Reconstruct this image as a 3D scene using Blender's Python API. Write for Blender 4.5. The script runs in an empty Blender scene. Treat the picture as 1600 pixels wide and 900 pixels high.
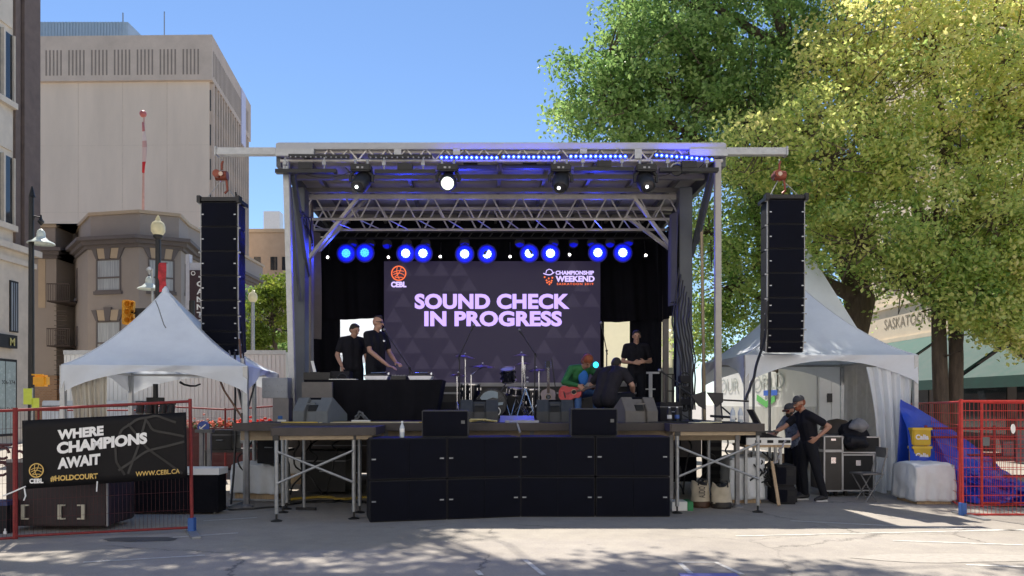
import bpy, bmesh, math, random
import numpy as np
from mathutils import Vector, Matrix
random.seed(7); np.random.seed(7)
S = bpy.context.scene
C = S.collection
R = math.radians
# ------------------------------------------------------------ camera, sky, sun, exposure
cam = bpy.data.objects.new('camera', bpy.data.cameras.new('camera'))
C.objects.link(cam); S.camera = cam
cam.location = (0, 0, 1.55); cam.rotation_euler = (R(90), 0, 0)
cam.data.lens = 27; cam.data.sensor_width = 36; cam.data.shift_y = 182/1600
cam.data.clip_end = 3000; cam.data.clip_start = 0.1
W = bpy.data.worlds.new('World'); S.world = W; W.use_nodes = True
wn = W.node_tree; bg = wn.nodes['Background']
SUN = Vector((-.23, .56, 1)).normalized()
sky = wn.nodes.new('ShaderNodeTexSky'); sky.sky_type = 'NISHITA'; sky.sun_disc = False
sky.sun_elevation = math.asin(SUN.z); sky.sun_rotation = math.atan2(SUN.x, SUN.y)
sky.air_density = 1.0; sky.dust_density = 0.0; sky.ozone_density = 5.0; sky.altitude = 1200
wn.links.new(sky.outputs[0], bg.inputs[0]); bg.inputs[1].default_value = 0.067
sl = bpy.data.objects.new('sun', bpy.data.lights.new('sun', 'SUN')); C.objects.link(sl)
sl.data.energy = 3.4; sl.data.angle = R(0.5); sl.data.color = (1, .93, .82)
sl.rotation_euler = SUN.to_track_quat('Z', 'Y').to_euler()
S.view_settings.view_transform = 'Standard'; S.view_settings.look = 'None'
S.view_settings.exposure = 1.4; S.view_settings.gamma = 1
S.render.engine = 'CYCLES'; S.cycles.use_denoising = True
S.cycles.max_bounces = 8; S.cycles.diffuse_bounces = 6; S.cycles.transparent_max_bounces = 12

# ------------------------------------------------------------ helpers
def P(px, py, Y): return Vector(((px-800)/1200*Y, Y, 1.55+(632-py)/1200*Y))
def X(px, Y): return (px-800)/1200*Y
def Z(py, Y): return 1.55+(632-py)/1200*Y
MATS = {}
def mat(name, col, rough=.6, metal=0, var=.12, scale=6, bump=0, bscale=60, emit=None, es=1, trans=0, stretch=None, spec=.5, dirt=0):
    if name in MATS: return MATS[name]
    m = bpy.data.materials.new(name); m.use_nodes = True; MATS[name] = m
    n = m.node_tree.nodes; l = m.node_tree.links; b = n['Principled BSDF']
    b.inputs['Base Color'].default_value = (*col, 1); b.inputs['Roughness'].default_value = rough
    b.inputs['Metallic'].default_value = metal; b.inputs['Specular IOR Level'].default_value = spec
    tc = n.new('ShaderNodeTexCoord'); vec = tc.outputs['Object']
    if stretch:
        mp = n.new('ShaderNodeMapping'); mp.inputs['Scale'].default_value = stretch
        l.new(vec, mp.inputs[0]); vec = mp.outputs[0]
    if var:
        nz = n.new('ShaderNodeTexNoise'); nz.inputs['Scale'].default_value = scale; nz.inputs['Detail'].default_value = 6
        nz.inputs['Roughness'].default_value = .65
        l.new(vec, nz.inputs['Vector'])
        cr = n.new('ShaderNodeValToRGB'); cr.color_ramp.elements[0].position = .3; cr.color_ramp.elements[1].position = .72
        cr.color_ramp.elements[0].color = (*[c*(1-var) for c in col], 1)
        cr.color_ramp.elements[1].color = (*[min(1, c*(1+var)) for c in col], 1)
        l.new(nz.outputs[0], cr.inputs[0]); l.new(cr.outputs[0], b.inputs['Base Color'])
        mr = n.new('ShaderNodeMapRange'); mr.inputs[3].default_value = max(0, rough-.1); mr.inputs[4].default_value = min(1, rough+.12)
        l.new(nz.outputs[0], mr.inputs[0]); l.new(mr.outputs[0], b.inputs['Roughness'])
    if bump:
        nb = n.new('ShaderNodeTexNoise'); nb.inputs['Scale'].default_value = bscale; nb.inputs['Detail'].default_value = 4
        l.new(vec, nb.inputs['Vector'])
        bp = n.new('ShaderNodeBump'); bp.inputs['Strength'].default_value = bump; bp.inputs['Distance'].default_value = .02
        l.new(nb.outputs[0], bp.inputs['Height']); l.new(bp.outputs[0], b.inputs['Normal'])
    if emit:
        b.inputs['Emission Color'].default_value = (*emit, 1); b.inputs['Emission Strength'].default_value = es
    if trans:
        t = n.new('ShaderNodeBsdfTranslucent'); t.inputs[0].default_value = (*col, 1)
        mx = n.new('ShaderNodeMixShader'); mx.inputs[0].default_value = trans
        out = n['Material Output']
        l.new(b.outputs[0], mx.inputs[1]); l.new(t.outputs[0], mx.inputs[2]); l.new(mx.outputs[0], out.inputs[0])
    return m

class MB:
    def __init__(s): s.v = []; s.f = []
    def add(s, vs, fs):
        b = len(s.v); s.v += [tuple(v) for v in vs]; s.f += [tuple(i+b for i in f) for f in fs]; return s
    def box(s, c, d, rz=0, rx=0, ry=0, M=None):
        c = Vector(c); h = Vector(d)/2
        if M is None: M = Matrix.Rotation(rz, 3, 'Z') @ Matrix.Rotation(ry, 3, 'Y') @ Matrix.Rotation(rx, 3, 'X')
        vs = [c + M @ Vector((x*h.x, y*h.y, z*h.z)) for z in (-1, 1) for y in (-1, 1) for x in (-1, 1)]
        return s.add(vs, [(0,2,3,1),(4,5,7,6),(0,1,5,4),(2,6,7,3),(0,4,6,2),(1,3,7,5)])
    def bb(s, x0, x1, y0, y1, z0, z1): return s.box(((x0+x1)/2,(y0+y1)/2,(z0+z1)/2),(abs(x1-x0),abs(y1-y0),abs(z1-z0)))
    def bar(s, a, b, w, h=None, up=(0,0,1)):
        a = Vector(a); b = Vector(b); d = b-a; L = d.length
        if L < 1e-6: return s
        d.normalize(); up = Vector(up)
        if abs(d.dot(up)) > .98: up = Vector((0,1,0))
        x = d.cross(up).normalized(); z = x.cross(d)
        return s.box((a+b)/2, (w, L, h or w), M=Matrix((x, d, z)).transposed())
    def tube(s, pts, r, n=8, cap=True, r1=None):
        pts = [Vector(p) for p in pts]; rings = []; vs = []; prev = None
        for i, p in enumerate(pts):
            t = (pts[min(i+1, len(pts)-1)]-pts[max(i-1, 0)])
            t = t.normalized() if t.length > 1e-9 else Vector((0,0,1))
            u = prev if prev is not None else (Vector((0,0,1)) if abs(t.z) < .9 else Vector((1,0,0)))
            u = (u - t*u.dot(t));
            u = u.normalized() if u.length > 1e-6 else t.orthogonal().normalized()
            prev = u; w = t.cross(u)
            rr = r if r1 is None else r+(r1-r)*i/(len(pts)-1)
            vs += [p+(u*math.cos(2*math.pi*k/n)+w*math.sin(2*math.pi*k/n))*rr for k in range(n)]
        fs = []
        for i in range(len(pts)-1):
            for k in range(n):
                k2 = (k+1) % n; fs.append((i*n+k, i*n+k2, (i+1)*n+k2, (i+1)*n+k))
        if cap: fs.append(tuple(range(n))[::-1]); fs.append(tuple((len(pts)-1)*n+k for k in range(n)))
        return s.add(vs, fs)
    def cyl(s, a, b, r, n=16, r1=None): return s.tube([a, b], r, n, True, r1)
    def lathe(s, prof, c, axis=(0,0,1), n=24, cap=True):
        ax = Vector(axis).normalized(); u = ax.orthogonal().normalized(); w = ax.cross(u); c = Vector(c)
        vs = [c+ax*h+(u*math.cos(2*math.pi*k/n)+w*math.sin(2*math.pi*k/n))*r for r, h in prof for k in range(n)]
        fs = [(i*n+k, i*n+(k+1)%n, (i+1)*n+(k+1)%n, (i+1)*n+k) for i in range(len(prof)-1) for k in range(n)]
        if cap: fs.append(tuple(range(n))[::-1]); fs.append(tuple((len(prof)-1)*n+k for k in range(n)))
        return s.add(vs, fs)
    def ell(s, c, r, n=16, m=10, M=None):
        c = Vector(c); r = Vector(r) if hasattr(r, '__len__') else Vector((r,r,r)); vs = []
        for i in range(m+1):
            th = math.pi*i/m
            for k in range(n):
                p = Vector((math.sin(th)*math.cos(2*math.pi*k/n)*r.x, math.sin(th)*math.sin(2*math.pi*k/n)*r.y, math.cos(th)*r.z))
                vs.append(c + (M @ p if M else p))
        fs = [(i*n+k, (i+1)*n+k, (i+1)*n+(k+1)%n, i*n+(k+1)%n) for i in range(m) for k in range(n)]
        return s.add(vs, fs)
    def prism(s, poly, origin, ex, ey, ez, depth):
        """poly 2D in (ex,ez) plane extruded along ey by depth"""
        o = Vector(origin); ex = Vector(ex); ey = Vector(ey); ez = Vector(ez); n = len(poly)
        vs = [o+ex*a+ez*b for a, b in poly]+[o+ex*a+ez*b+ey*depth for a, b in poly]
        fs = [tuple(range(n)), tuple(range(n, 2*n))[::-1]]+[(i, i+n, (i+1)%n+n, (i+1)%n) for i in range(n)]
        return s.add(vs, fs)
    def quad(s, a, b, c, d): return s.add([a,b,c,d], [(0,1,2,3)])
    def build(s, name, m, parent=None, smooth=False, bevel=0, solid=0, kind=None, off=None):
        me = bpy.data.meshes.new(name)
        o0 = Vector(off) if off is not None else (world_loc(parent) if parent else Vector((0,0,0)))
        if parent is None and off is None and s.v:
            a = np.array(s.v); o0 = Vector(((a[:,0].min()+a[:,0].max())/2, (a[:,1].min()+a[:,1].max())/2, a[:,2].min()))
        me.from_pydata([tuple(Vector(v)-o0) for v in s.v], [], s.f)
        if bevel or smooth:
            bm = bmesh.new(); bm.from_mesh(me); bmesh.ops.remove_doubles(bm, verts=bm.verts, dist=1e-6)
            bmesh.ops.recalc_face_normals(bm, faces=bm.faces)
            if bevel:
                es = [e for e in bm.edges if len(e.link_faces) == 2 and e.calc_face_angle(0) > .6]
                bmesh.ops.bevel(bm, geom=es, offset=bevel, segments=2, affect='EDGES', clamp_overlap=True)
            bm.to_mesh(me); bm.free()
        else:
            bm = bmesh.new(); bm.from_mesh(me); bmesh.ops.recalc_face_normals(bm, faces=bm.faces); bm.to_mesh(me); bm.free()
        if smooth:
            me.polygons.foreach_set('use_smooth', [True]*len(me.polygons))
            me.set_sharp_from_angle(angle=R(40))
        me.materials.append(m)
        o = bpy.data.objects.new(name, me); C.objects.link(o)
        if parent: o.parent = parent
        else: o.location = o0
        if solid:
            md = o.modifiers.new('solid', 'SOLIDIFY'); md.thickness = solid; md.offset = 0
        if kind: o['kind'] = kind
        return o
def world_loc(o):
    p = Vector((0,0,0))
    while o: p += o.location; o = o.parent
    return p
def tag(o, label, cat, group=None):
    o['label'] = label; o['category'] = cat
    if group: o['group'] = group
    return o
def thing(name, label, cat, loc=(0,0,0), group=None):
    o = bpy.data.objects.new(name, None); C.objects.link(o); o.location = loc; o.empty_display_size = .1
    return tag(o, label, cat, group)
def dup(o, loc, rz=0, label=None, group=None, sc=None):
    def cp(a, par):
        c = a.copy(); C.objects.link(c)
        if par: c.parent = par
        for ch in list(a.children): cp(ch, c)
        return c
    c = cp(o, None); c.location = loc; c.rotation_euler = (0,0,rz)
    if sc: c.scale = (sc,sc,sc) if not hasattr(sc, '__len__') else sc
    if label: c['label'] = label
    if group: c['group'] = group; o['group'] = group
    return c
def sag(a, b, d, n=12):
    a = Vector(a); b = Vector(b)
    return [a.lerp(b, i/n)-Vector((0,0,d*4*(i/n)*(1-i/n))) for i in range(n+1)]
def wiggle(pts, amp, seed=0, n=5, z=None):
    rnd = random.Random(seed); out = []
    pts = [Vector(p) for p in pts]
    for i in range(len(pts)-1):
        for k in range(n):
            p = pts[i].lerp(pts[i+1], k/n)
            if i or k: p = p+Vector((rnd.uniform(-amp,amp), rnd.uniform(-amp,amp), 0))
            out.append(p)
    out.append(pts[-1])
    # smooth (Catmull)
    res = []
    for i in range(len(out)-1):
        p0 = out[max(i-1,0)]; p1 = out[i]; p2 = out[i+1]; p3 = out[min(i+2,len(out)-1)]
        for t in (0,.33,.66):
            res.append(.5*((2*p1)+(p2-p0)*t+(2*p0-5*p1+4*p2-p3)*t*t+(3*p1-p0-3*p2+p3)*t**3))
    res.append(out[-1])
    return res
def text(name, s, m, parent, o, ex, ez, bold=.02, proud=None, spacing=1.0, name2=None):
    cu = bpy.data.curves.new('t', 'FONT'); cu.body = s; cu.offset = bold; cu.space_character = spacing; cu.resolution_u = 4
    ob = bpy.data.objects.new('t', cu); C.objects.link(ob)
    dg = bpy.context.evaluated_depsgraph_get(); dg.update()
    me = bpy.data.meshes.new_from_object(ob.evaluated_get(dg)); me.name = name
    bpy.data.objects.remove(ob)
    n = len(me.vertices); a = np.empty(n*3); me.vertices.foreach_get('co', a); a = a.reshape(-1,3)
    lo = a.min(0); hi = a.max(0); u = (a[:,0]-lo[0])/(hi[0]-lo[0]); v = (a[:,1]-lo[1])/(hi[1]-lo[1])
    ex = Vector(ex); ez = Vector(ez); nn = ex.cross(ez).normalized()
    base = Vector(o)-world_loc(parent)+nn*(.003 if proud is None else proud)
    q = np.array(base)[None]+u[:,None]*np.array(ex)[None]+v[:,None]*np.array(ez)[None]
    me.vertices.foreach_set('co', q.ravel()); me.materials.clear(); me.materials.append(m); me.update()
    ob = bpy.data.objects.new(name, me); C.objects.link(ob); ob.parent = parent
    return ob
def ring_mb(b, c, r, w, ex, ez, a0=0, a1=360, n=28, proud=.004):
    """flat arc stroke in a plane"""
    c = Vector(c); ex = Vector(ex).normalized(); ez = Vector(ez).normalized(); nn = ex.cross(ez)*proud
    vs = []
    for i in range(n+1):
        t = R(a0+(a1-a0)*i/n); d = ex*math.cos(t)+ez*math.sin(t)
        vs += [c+nn+d*(r-w/2), c+nn+d*(r+w/2)]
    return b.add(vs, [(2*i, 2*i+1, 2*i+3, 2*i+2) for i in range(n)])
def stroke(b, pts, w, nn):
    pts = [Vector(p) for p in pts]; nn = Vector(nn).normalized(); vs = []
    for i, p in enumerate(pts):
        t = (pts[min(i+1,len(pts)-1)]-pts[max(i-1,0)]).normalized(); q = t.cross(nn)*w/2
        vs += [p+q, p-q]
    return b.add(vs, [(2*i, 2*i+1, 2*i+3, 2*i+2) for i in range(len(pts)-1)])
def ball_logo(parent, c, r, ex, ez, m, name='ball_logo'):
    b = MB(); ring_mb(b, c, r, r*.17, ex, ez)
    c = Vector(c); ex = Vector(ex).normalized(); ez = Vector(ez).normalized(); nn = ex.cross(ez)
    def q(x, y): return c+ex*x*r+ez*y*r+nn*.004
    def arc(p0, p1, p2, w=.1):
        pts = []
        for i in range(11):
            t = i/10; pts.append((1-t)**2*Vector(p0)+2*t*(1-t)*Vector(p1)+t*t*Vector(p2))
        stroke(b, [q(*p) for p in pts], r*w, nn)
    arc((-.8,.1),(-.1,.55),(.75,.25)); arc((-.6,-.55),(.2,-.1),(.35,.85)); arc((-.75,-.2),(.1,.3),(.8,-.3))
    arc((-.2,.85),(-.45,.1),(.1,-.85)); arc((-.5,-.65),(.1,-.5),(.6,-.6))
    return b.build(name, m, parent)

# ------------------------------------------------------------ shared materials
M_alu = mat('aluminium', (.42,.43,.44), .42, .55, .15, 8)
M_alud = mat('aluminium_worn', (.22,.22,.23), .5, .4, .25, 6)
M_galv = mat('galvanised_steel', (.33,.34,.35), .45, .6, .2, 14)
M_blk = mat('black_plastic', (.018,.018,.02), .5, 0, .2, 10)
M_blkm = mat('black_metal', (.02,.02,.022), .4, .3, .2, 10)
M_grille = mat('speaker_grille', (.0035,.0042,.010), .8, 0, .35, 1.6, bump=.35, bscale=300, spec=.15)
M_cab = mat('cabinet_paint', (.009,.009,.013), .6, 0, .25, 5, bump=.25, bscale=220, spec=.3)
M_cloth = mat('black_cloth', (.009,.009,.012), .95, 0, .25, 3, bump=.5, bscale=9, spec=.1)
M_deck = mat('deck_plywood', (.04,.034,.032), .7, 0, .4, 3, stretch=(1,6,1))
M_brown = mat('brown_steel', (.055,.045,.042), .6, 0, .3, 4)
M_white = mat('white_paint', (.75,.75,.73), .5, 0, .06, 4)
M_chrome = mat('chrome', (.7,.7,.72), .18, 1, .08, 10)
M_cable = mat('black_cable', (.012,.012,.013), .55, 0, 0)
M_ycable = mat('yellow_cable', (.5,.36,.06), .5, 0, .1)
M_gray = mat('grey_plastic', (.10,.105,.11), .5, 0, .15)
M_monitor = mat('monitor_casing', (.034,.037,.042), .5, 0, .2, 8, bump=.3, bscale=150)
M_red = mat('red_fence_paint', (.48,.03,.022), .42, .1, .25, 20)
M_redd = mat('red_fence_wire', (.46,.035,.025), .5, .1, .2, 20)
M_redd2 = mat('shaded_red_fence_paint', (.2,.018,.018), .6, .1, .3, 20)  # darker copy of the fence red, the left side's shade put into the colour
M_vinyl = mat('white_tent_vinyl', (.80,.86,.94), .45, 0, .09, 2.2, trans=.22, bump=.35, bscale=2.6)
M_vinyl2 = mat('tent_valance_vinyl', (.74,.78,.83), .5, 0, .07, 2, trans=.25, bump=.5, bscale=2.6)
M_cover = mat('white_fabric_cover', (.62,.64,.66), .85, 0, .1, 3, bump=.8, bscale=5)
M_rubber = mat('rubber', (.015,.015,.015), .8, 0, .1)
M_wood = mat('pine_wood', (.42,.3,.18), .6, 0, .25, 4, stretch=(10,10,1))
M_screen_w = mat('white_lettering', (.8,.8,.8), .6, 0, 0)
M_gold = mat('gold_lettering', (.62,.42,.12), .6, 0, .1)
# ------------------------------------------------------------ ground
def ground_mat():
    m = bpy.data.materials.new('street_paving'); m.use_nodes = True; n = m.node_tree.nodes; l = m.node_tree.links; b = n['Principled BSDF']
    tc = n.new('ShaderNodeTexCoord')
    def noise(sc, det=6, ro=.6, vec=None):
        q = n.new('ShaderNodeTexNoise'); q.inputs['Scale'].default_value = sc; q.inputs['Detail'].default_value = det; q.inputs['Roughness'].default_value = ro
        l.new(vec or tc.outputs['Object'], q.inputs['Vector']); return q
    def ramp(inp, a, b_, ca, cb):
        r = n.new('ShaderNodeValToRGB'); r.color_ramp.elements[0].position = a; r.color_ramp.elements[1].position = b_
        r.color_ramp.elements[0].color = (*ca, 1); r.color_ramp.elements[1].color = (*cb, 1); l.new(inp, r.inputs[0]); return r
    def mix(t, f, a, b_):
        x = n.new('ShaderNodeMix'); x.data_type = 'RGBA'; x.blend_type = t
        if isinstance(f, float): x.inputs[0].default_value = f
        else: l.new(f, x.inputs[0])
        l.new(a, x.inputs[6]); l.new(b_, x.inputs[7]); return x.outputs[2]
    big = ramp(noise(.35, 7, .65).outputs[0], .3, .7, (.29,.26,.225), (.39,.355,.31))
    fine = ramp(noise(45, 4, .8).outputs[0], .25, .75, (.72,.72,.72), (1.18,1.18,1.18))
    c = mix('MULTIPLY', .8, big.outputs[0], fine.outputs[0])
    med = ramp(noise(3, 8, .75).outputs[0], .35, .7, (.82,.82,.84), (1.06,1.06,1.04))
    c = mix('MULTIPLY', .9, c, med.outputs[0])
    # dark speckle stains (old gum, oil)
    v = n.new('ShaderNodeTexVoronoi'); v.inputs['Scale'].default_value = 1.3; l.new(tc.outputs['Object'], v.inputs['Vector'])
    st = ramp(v.outputs['Distance'], .02, .06, (.55,.55,.55), (1,1,1)); c = mix('MULTIPLY', .7, c, st.outputs[0])
    # cracks
    wob = noise(2.2, 9, .8); mp = n.new('ShaderNodeMix'); mp.data_type = 'RGBA'; mp.inputs[0].default_value = .3
    l.new(tc.outputs['Object'], mp.inputs[6]); l.new(wob.outputs['Color'], mp.inputs[7])
    cv = n.new('ShaderNodeTexVoronoi'); cv.feature = 'DISTANCE_TO_EDGE'; cv.inputs['Scale'].default_value = .42
    l.new(mp.outputs[2], cv.inputs['Vector'])
    msk = noise(.5, 2); add = n.new('ShaderNodeMath'); add.operation = 'MULTIPLY'
    mr = n.new('ShaderNodeMapRange'); mr.inputs[1].default_value = .46; mr.inputs[2].default_value = .6
    l.new(msk.outputs[0], mr.inputs[0])
    ck = ramp(cv.outputs['Distance'], .0012, .0048, (1,1,1), (0,0,0)); l.new(ck.outputs[0], add.inputs[0]); l.new(mr.outputs[0], add.inputs[1])
    dk = n.new('ShaderNodeRGB'); dk.outputs[0].default_value = (.06,.055,.05,1)
    c = mix('MIX', add.outputs[0], c, dk.outputs[0])
    l.new(c, b.inputs['Base Color']); b.inputs['Roughness'].default_value = .88
    bp = n.new('ShaderNodeBump'); bp.inputs['Strength'].default_value = .5; bp.inputs['Distance'].default_value = .006
    l.new(noise(120, 3, .7).outputs[0], bp.inputs['Height']); l.new(bp.outputs[0], b.inputs['Normal'])
    return m
g = MB()
g.quad((-900,-60,0),(900,-60,0),(900,1500,0),(-900,1500,0)).build('street', ground_mat(), kind='structure', off=(0,0,0))
M_line = mat('worn_road_paint', (.55,.53,.49), .8, 0, .35, 9)
def line(pts, w, name='road_marking'):
    b = MB(); stroke(b, [(x, y, .004) for x, y in pts], w, (0,0,1)); o = b.build(name, M_line); o['kind'] = 'structure'; return o
def G(px, py): Y = 1860/(py-632); return (X(px, Y), Y)
for a in ([G(318,814), G(402,809)], [G(270,840), G(372,833)], [G(130,879), G(320,868)], [G(1150,838), G(1600,828)][::-1], [G(1395,845), G(1600,852)], [G(1235,814), G(1480,826), G(1600,829)],
          [G(1065,879), G(1118,879), G(1160,898)], [G(1062,880), G(1080,897)], [G(745,892), G(752,899)], [G(1510,883), G(1600,886)], [G(820,875), G(850,899)]):
    line(a, .05)

b = MB(); rnd = random.Random(4); cx0, cy0 = G(222,843); b.add([(cx0+.42*(1+.12*rnd.uniform(-1,1))*math.cos(k*.35), cy0+.16*(1+.15*rnd.uniform(-1,1))*math.sin(k*.35), .004) for k in range(18)], [tuple(range(18))]); b.build('tar_patch', mat('tar_patch', (.10,.095,.09), .9, 0, .3, 20, bump=.6), kind='structure')
b = MB(); cx0, cy0 = G(1480,872); b.add([(cx0+.9*(1+.1*rnd.uniform(-1,1))*math.cos(k*.35), cy0+.25*(1+.2*rnd.uniform(-1,1))*math.sin(k*.35), .004) for k in range(18)], [tuple(range(18))]); b.build('tar_patch', mat('pale_patch', (.36,.33,.29), .9, 0, .15, 12, bump=.5), kind='structure')
# ------------------------------------------------------------ building helpers
def wallbox(b, A, B, u0, u1, z0, z1, out, back=.05):
    """a box on the vertical wall plane A->B (plan points), from u0 to u1 metres along, standing `out` proud; outside is to the right of A->B"""
    A = Vector((*A, 0)); B = Vector((*B, 0)); d = (B-A).normalized(); n = Vector((d.y, -d.x, 0))
    c = A+d*(u0+u1)/2+n*(out-back)/2+Vector((0,0,(z0+z1)/2))
    return b.box(c, (u1-u0, out+back, z1-z0), M=Matrix((d, -n, Vector((0,0,1)))).transposed())
def seglen(A, B): return (Vector(B)-Vector(A)).length
def polywall(b, pts, z0, z1):
    b.prism([(p[0], p[1]) for p in pts], (0,0,z0), (1,0,0), (0,0,1), (0,1,0), z1-z0); return b
def offset_poly(pts, d):
    out = []; n = len(pts)
    for i in range(n):
        a = Vector(pts[i-1]); p = Vector(pts[i]); c = Vector(pts[(i+1)%n])
        e1 = (p-a).normalized(); e2 = (c-p).normalized(); n1 = Vector((e1.y,-e1.x)); n2 = Vector((e2.y,-e2.x))
        k = (n1+n2); k = k/max(.3, k.dot(n1)) ; out.append(tuple(p+k*d))
    return out
M_conc = mat('concrete_panel', (.64,.53,.43), .85, 0, .09, .35, bump=.2, bscale=3, stretch=(1,1,.22))
M_conc2 = mat('ribbed_concrete', (.52,.43,.36), .9, 0, .12, .6, bump=.5, bscale=8)
M_dkslot = mat('louver_shadow_gap', (.24,.20,.17), .9, 0, .1)
M_glassd = mat('dark_window_glass', (.02,.025,.03), .08, 0, 0, spec=.8)
M_glassl = mat('pale_window_glass', (.34,.38,.42), .15, 0, .35, 3, stretch=(9,9,.25))
M_metalbl = mat('ribbed_blue_metal', (.33,.42,.50), .5, .2, .08, 1)
M_stucco = mat('taupe_stucco', (.31,.275,.25), .9, 0, .07, 1, bump=.15, bscale=20)
M_stucco_l = mat('cream_stucco', (.45,.36,.26), .9, 0, .06, 2)
M_trim = mat('grey_brown_trim', (.13,.115,.115), .8, 0, .1, 3)
M_stone = mat('pale_limestone', (.68,.60,.50), .8, 0, .12, 1.5, bump=.25, bscale=9)
M_bstone = mat('brown_stone_pier', (.16,.12,.105), .85, 0, .2, 2, bump=.3, bscale=12)
def brick_mat(name, c1, c2, mortar, sc=3.0):
    m = bpy.data.materials.new(name); m.use_nodes = True; n = m.node_tree.nodes; l = m.node_tree.links
    tc = n.new('ShaderNodeTexCoord'); mp = n.new('ShaderNodeMapping'); mp.inputs['Rotation'].default_value = (R(90),0,0)
    br = n.new('ShaderNodeTexBrick'); br.inputs['Scale'].default_value = sc
    for k, c in (('Color1', c1), ('Color2', c2), ('Mortar', mortar)): br.inputs[k].default_value = (*c, 1)
    l.new(tc.outputs['Object'], mp.inputs[0]); l.new(mp.outputs[0], br.inputs['Vector']); l.new(br.outputs[0], n['Principled BSDF'].inputs['Base Color'])
    n['Principled BSDF'].inputs['Roughness'].default_value = .9; return m
M_brick = brick_mat('tan_brick', (.33,.21,.13), (.27,.165,.10), (.3,.25,.2))
M_tanbr = mat('tan_brick_far', (.42,.33,.25), .9, 0, .1, 1)

# ---- tall concrete tower
T = thing('concrete_tower', 'tall windowless beige concrete tower with slotted top band behind the bay-windowed building', 'building', (-36, 78, 0))
fl, fr, br_ = (-52, 70.5), (-27.6, 70), (-29.6, 85.8); bl = (-52, 86)
pts = [fl, fr, br_, bl]
polywall(MB(), pts, 0, 34.9).build('wall', M_conc, T)
b = MB()
for k in range(1,6): wallbox(b, fl, fr, k*4.1, k*4.1+.05, 1, 30.95, .012)
for k in range(1,5): wallbox(b, fl, fr, .1, 24.3, 31.3-k*6.1, 31.34-k*6.1, .01)
b.build('panel_joint', mat('joint_shadow_gap', (.58,.48,.39), .9), T)
op = offset_poly(pts, .35); polywall(MB(), op, 31.0, 35.1).build('top_band', M_conc2, T)
b = MB(); Lf = seglen(op[0], op[1])
for k in range(8):
    u1 = Lf-.9-k*2.1
    for j in range(5): wallbox(b, op[0], op[1], u1-.3-j*.34-.13, u1-.3-j*.34, 31.5, 33.8, .02)
Lr = seglen(op[1], op[2])
for k in range(30): wallbox(b, op[1], op[2], .5+k*.5, .68+k*.5, 31.5, 33.8, .02)
b.build('louver_slots', M_dkslot, T)
b = MB(); nb = MB(); Lr = seglen(pts[1], pts[2])
for k in range(16): wallbox(b, pts[1], pts[2], .3+k*.98, .55+k*.98, 1, 30.95, .35)
b.build('pier_row', M_conc2, T)
for j in range(9):
    b = MB()
    z = 3.2+j*3.15
    wallbox(b, pts[1], pts[2], .2, Lr-.2, z, z+1.9, .08)
    b.build('window', M_glassd, T)
b = MB(); b.bb(-52, -37.5, 75, 82, 34.9, 38.9)
for k in range(48): b.bb(-52+k*.3, -51.9+k*.3, 74.93, 75, 34.9, 38.9)
b.build('penthouse', M_metalbl, T)
b = MB(); b.cyl((-38.5,76,38.9),(-38.5,76,40.3),.06); b.build('antenna', M_galv, T); b = MB(); b.cyl((-33.5,74,35.4),(-33.5,74,39.4),.05); b.bb(-33.8,-33.2,73.8,74.2,35.4,35.9)
b.build('antenna', M_galv, T)
b = MB(); wallbox(b, op[1], op[2], 11.6, 13.6, 29.2, 35.0, .1); b.build('sign_panel', mat('pale_violet_panel', (.55,.55,.72), .6), T)

# ---- taupe building with the octagonal bay
Bd = thing('bay_building', 'taupe stucco building with projecting faceted bay, dark cornice and cream keystones', 'building', (-20, 40, 0))
wl = [(-34,38.5), (X(88,38.5),38.5), (X(88,38.5)+.05,40.2), (X(116,40.2),40.2), (X(120,38.5),38.5)]
bay = [(X(122,38.2),38.2), (X(137,36.2),36.2), (X(217,35.6),35.6), (X(283,36.4),36.4), (X(298,38.4),38.4)]
foot = wl+bay+[(X(298,38.4),50), (-34,50)]
polywall(MB(), foot, 3.0, 9.3).build('wall', M_stucco, Bd)
polywall(MB(), offset_poly(foot, -.12), 9.3, 10.45).build('parapet', M_stucco, Bd)
polywall(MB(), offset_poly(foot, -.02), 10.45, 10.6).build('parapet_cap', M_stucco_l, Bd)
b = MB()
for d, z0, z1 in ((.12,8.85,9.0),(.3,9.0,9.18),(.5,9.18,9.34)): polywall(b, offset_poly(foot, d), z0, z1)
b.build('cornice', M_trim, Bd)
polywall(MB(), offset_poly(foot, .05), 0, 3.0).build('brick_base', M_brick, Bd)
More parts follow.
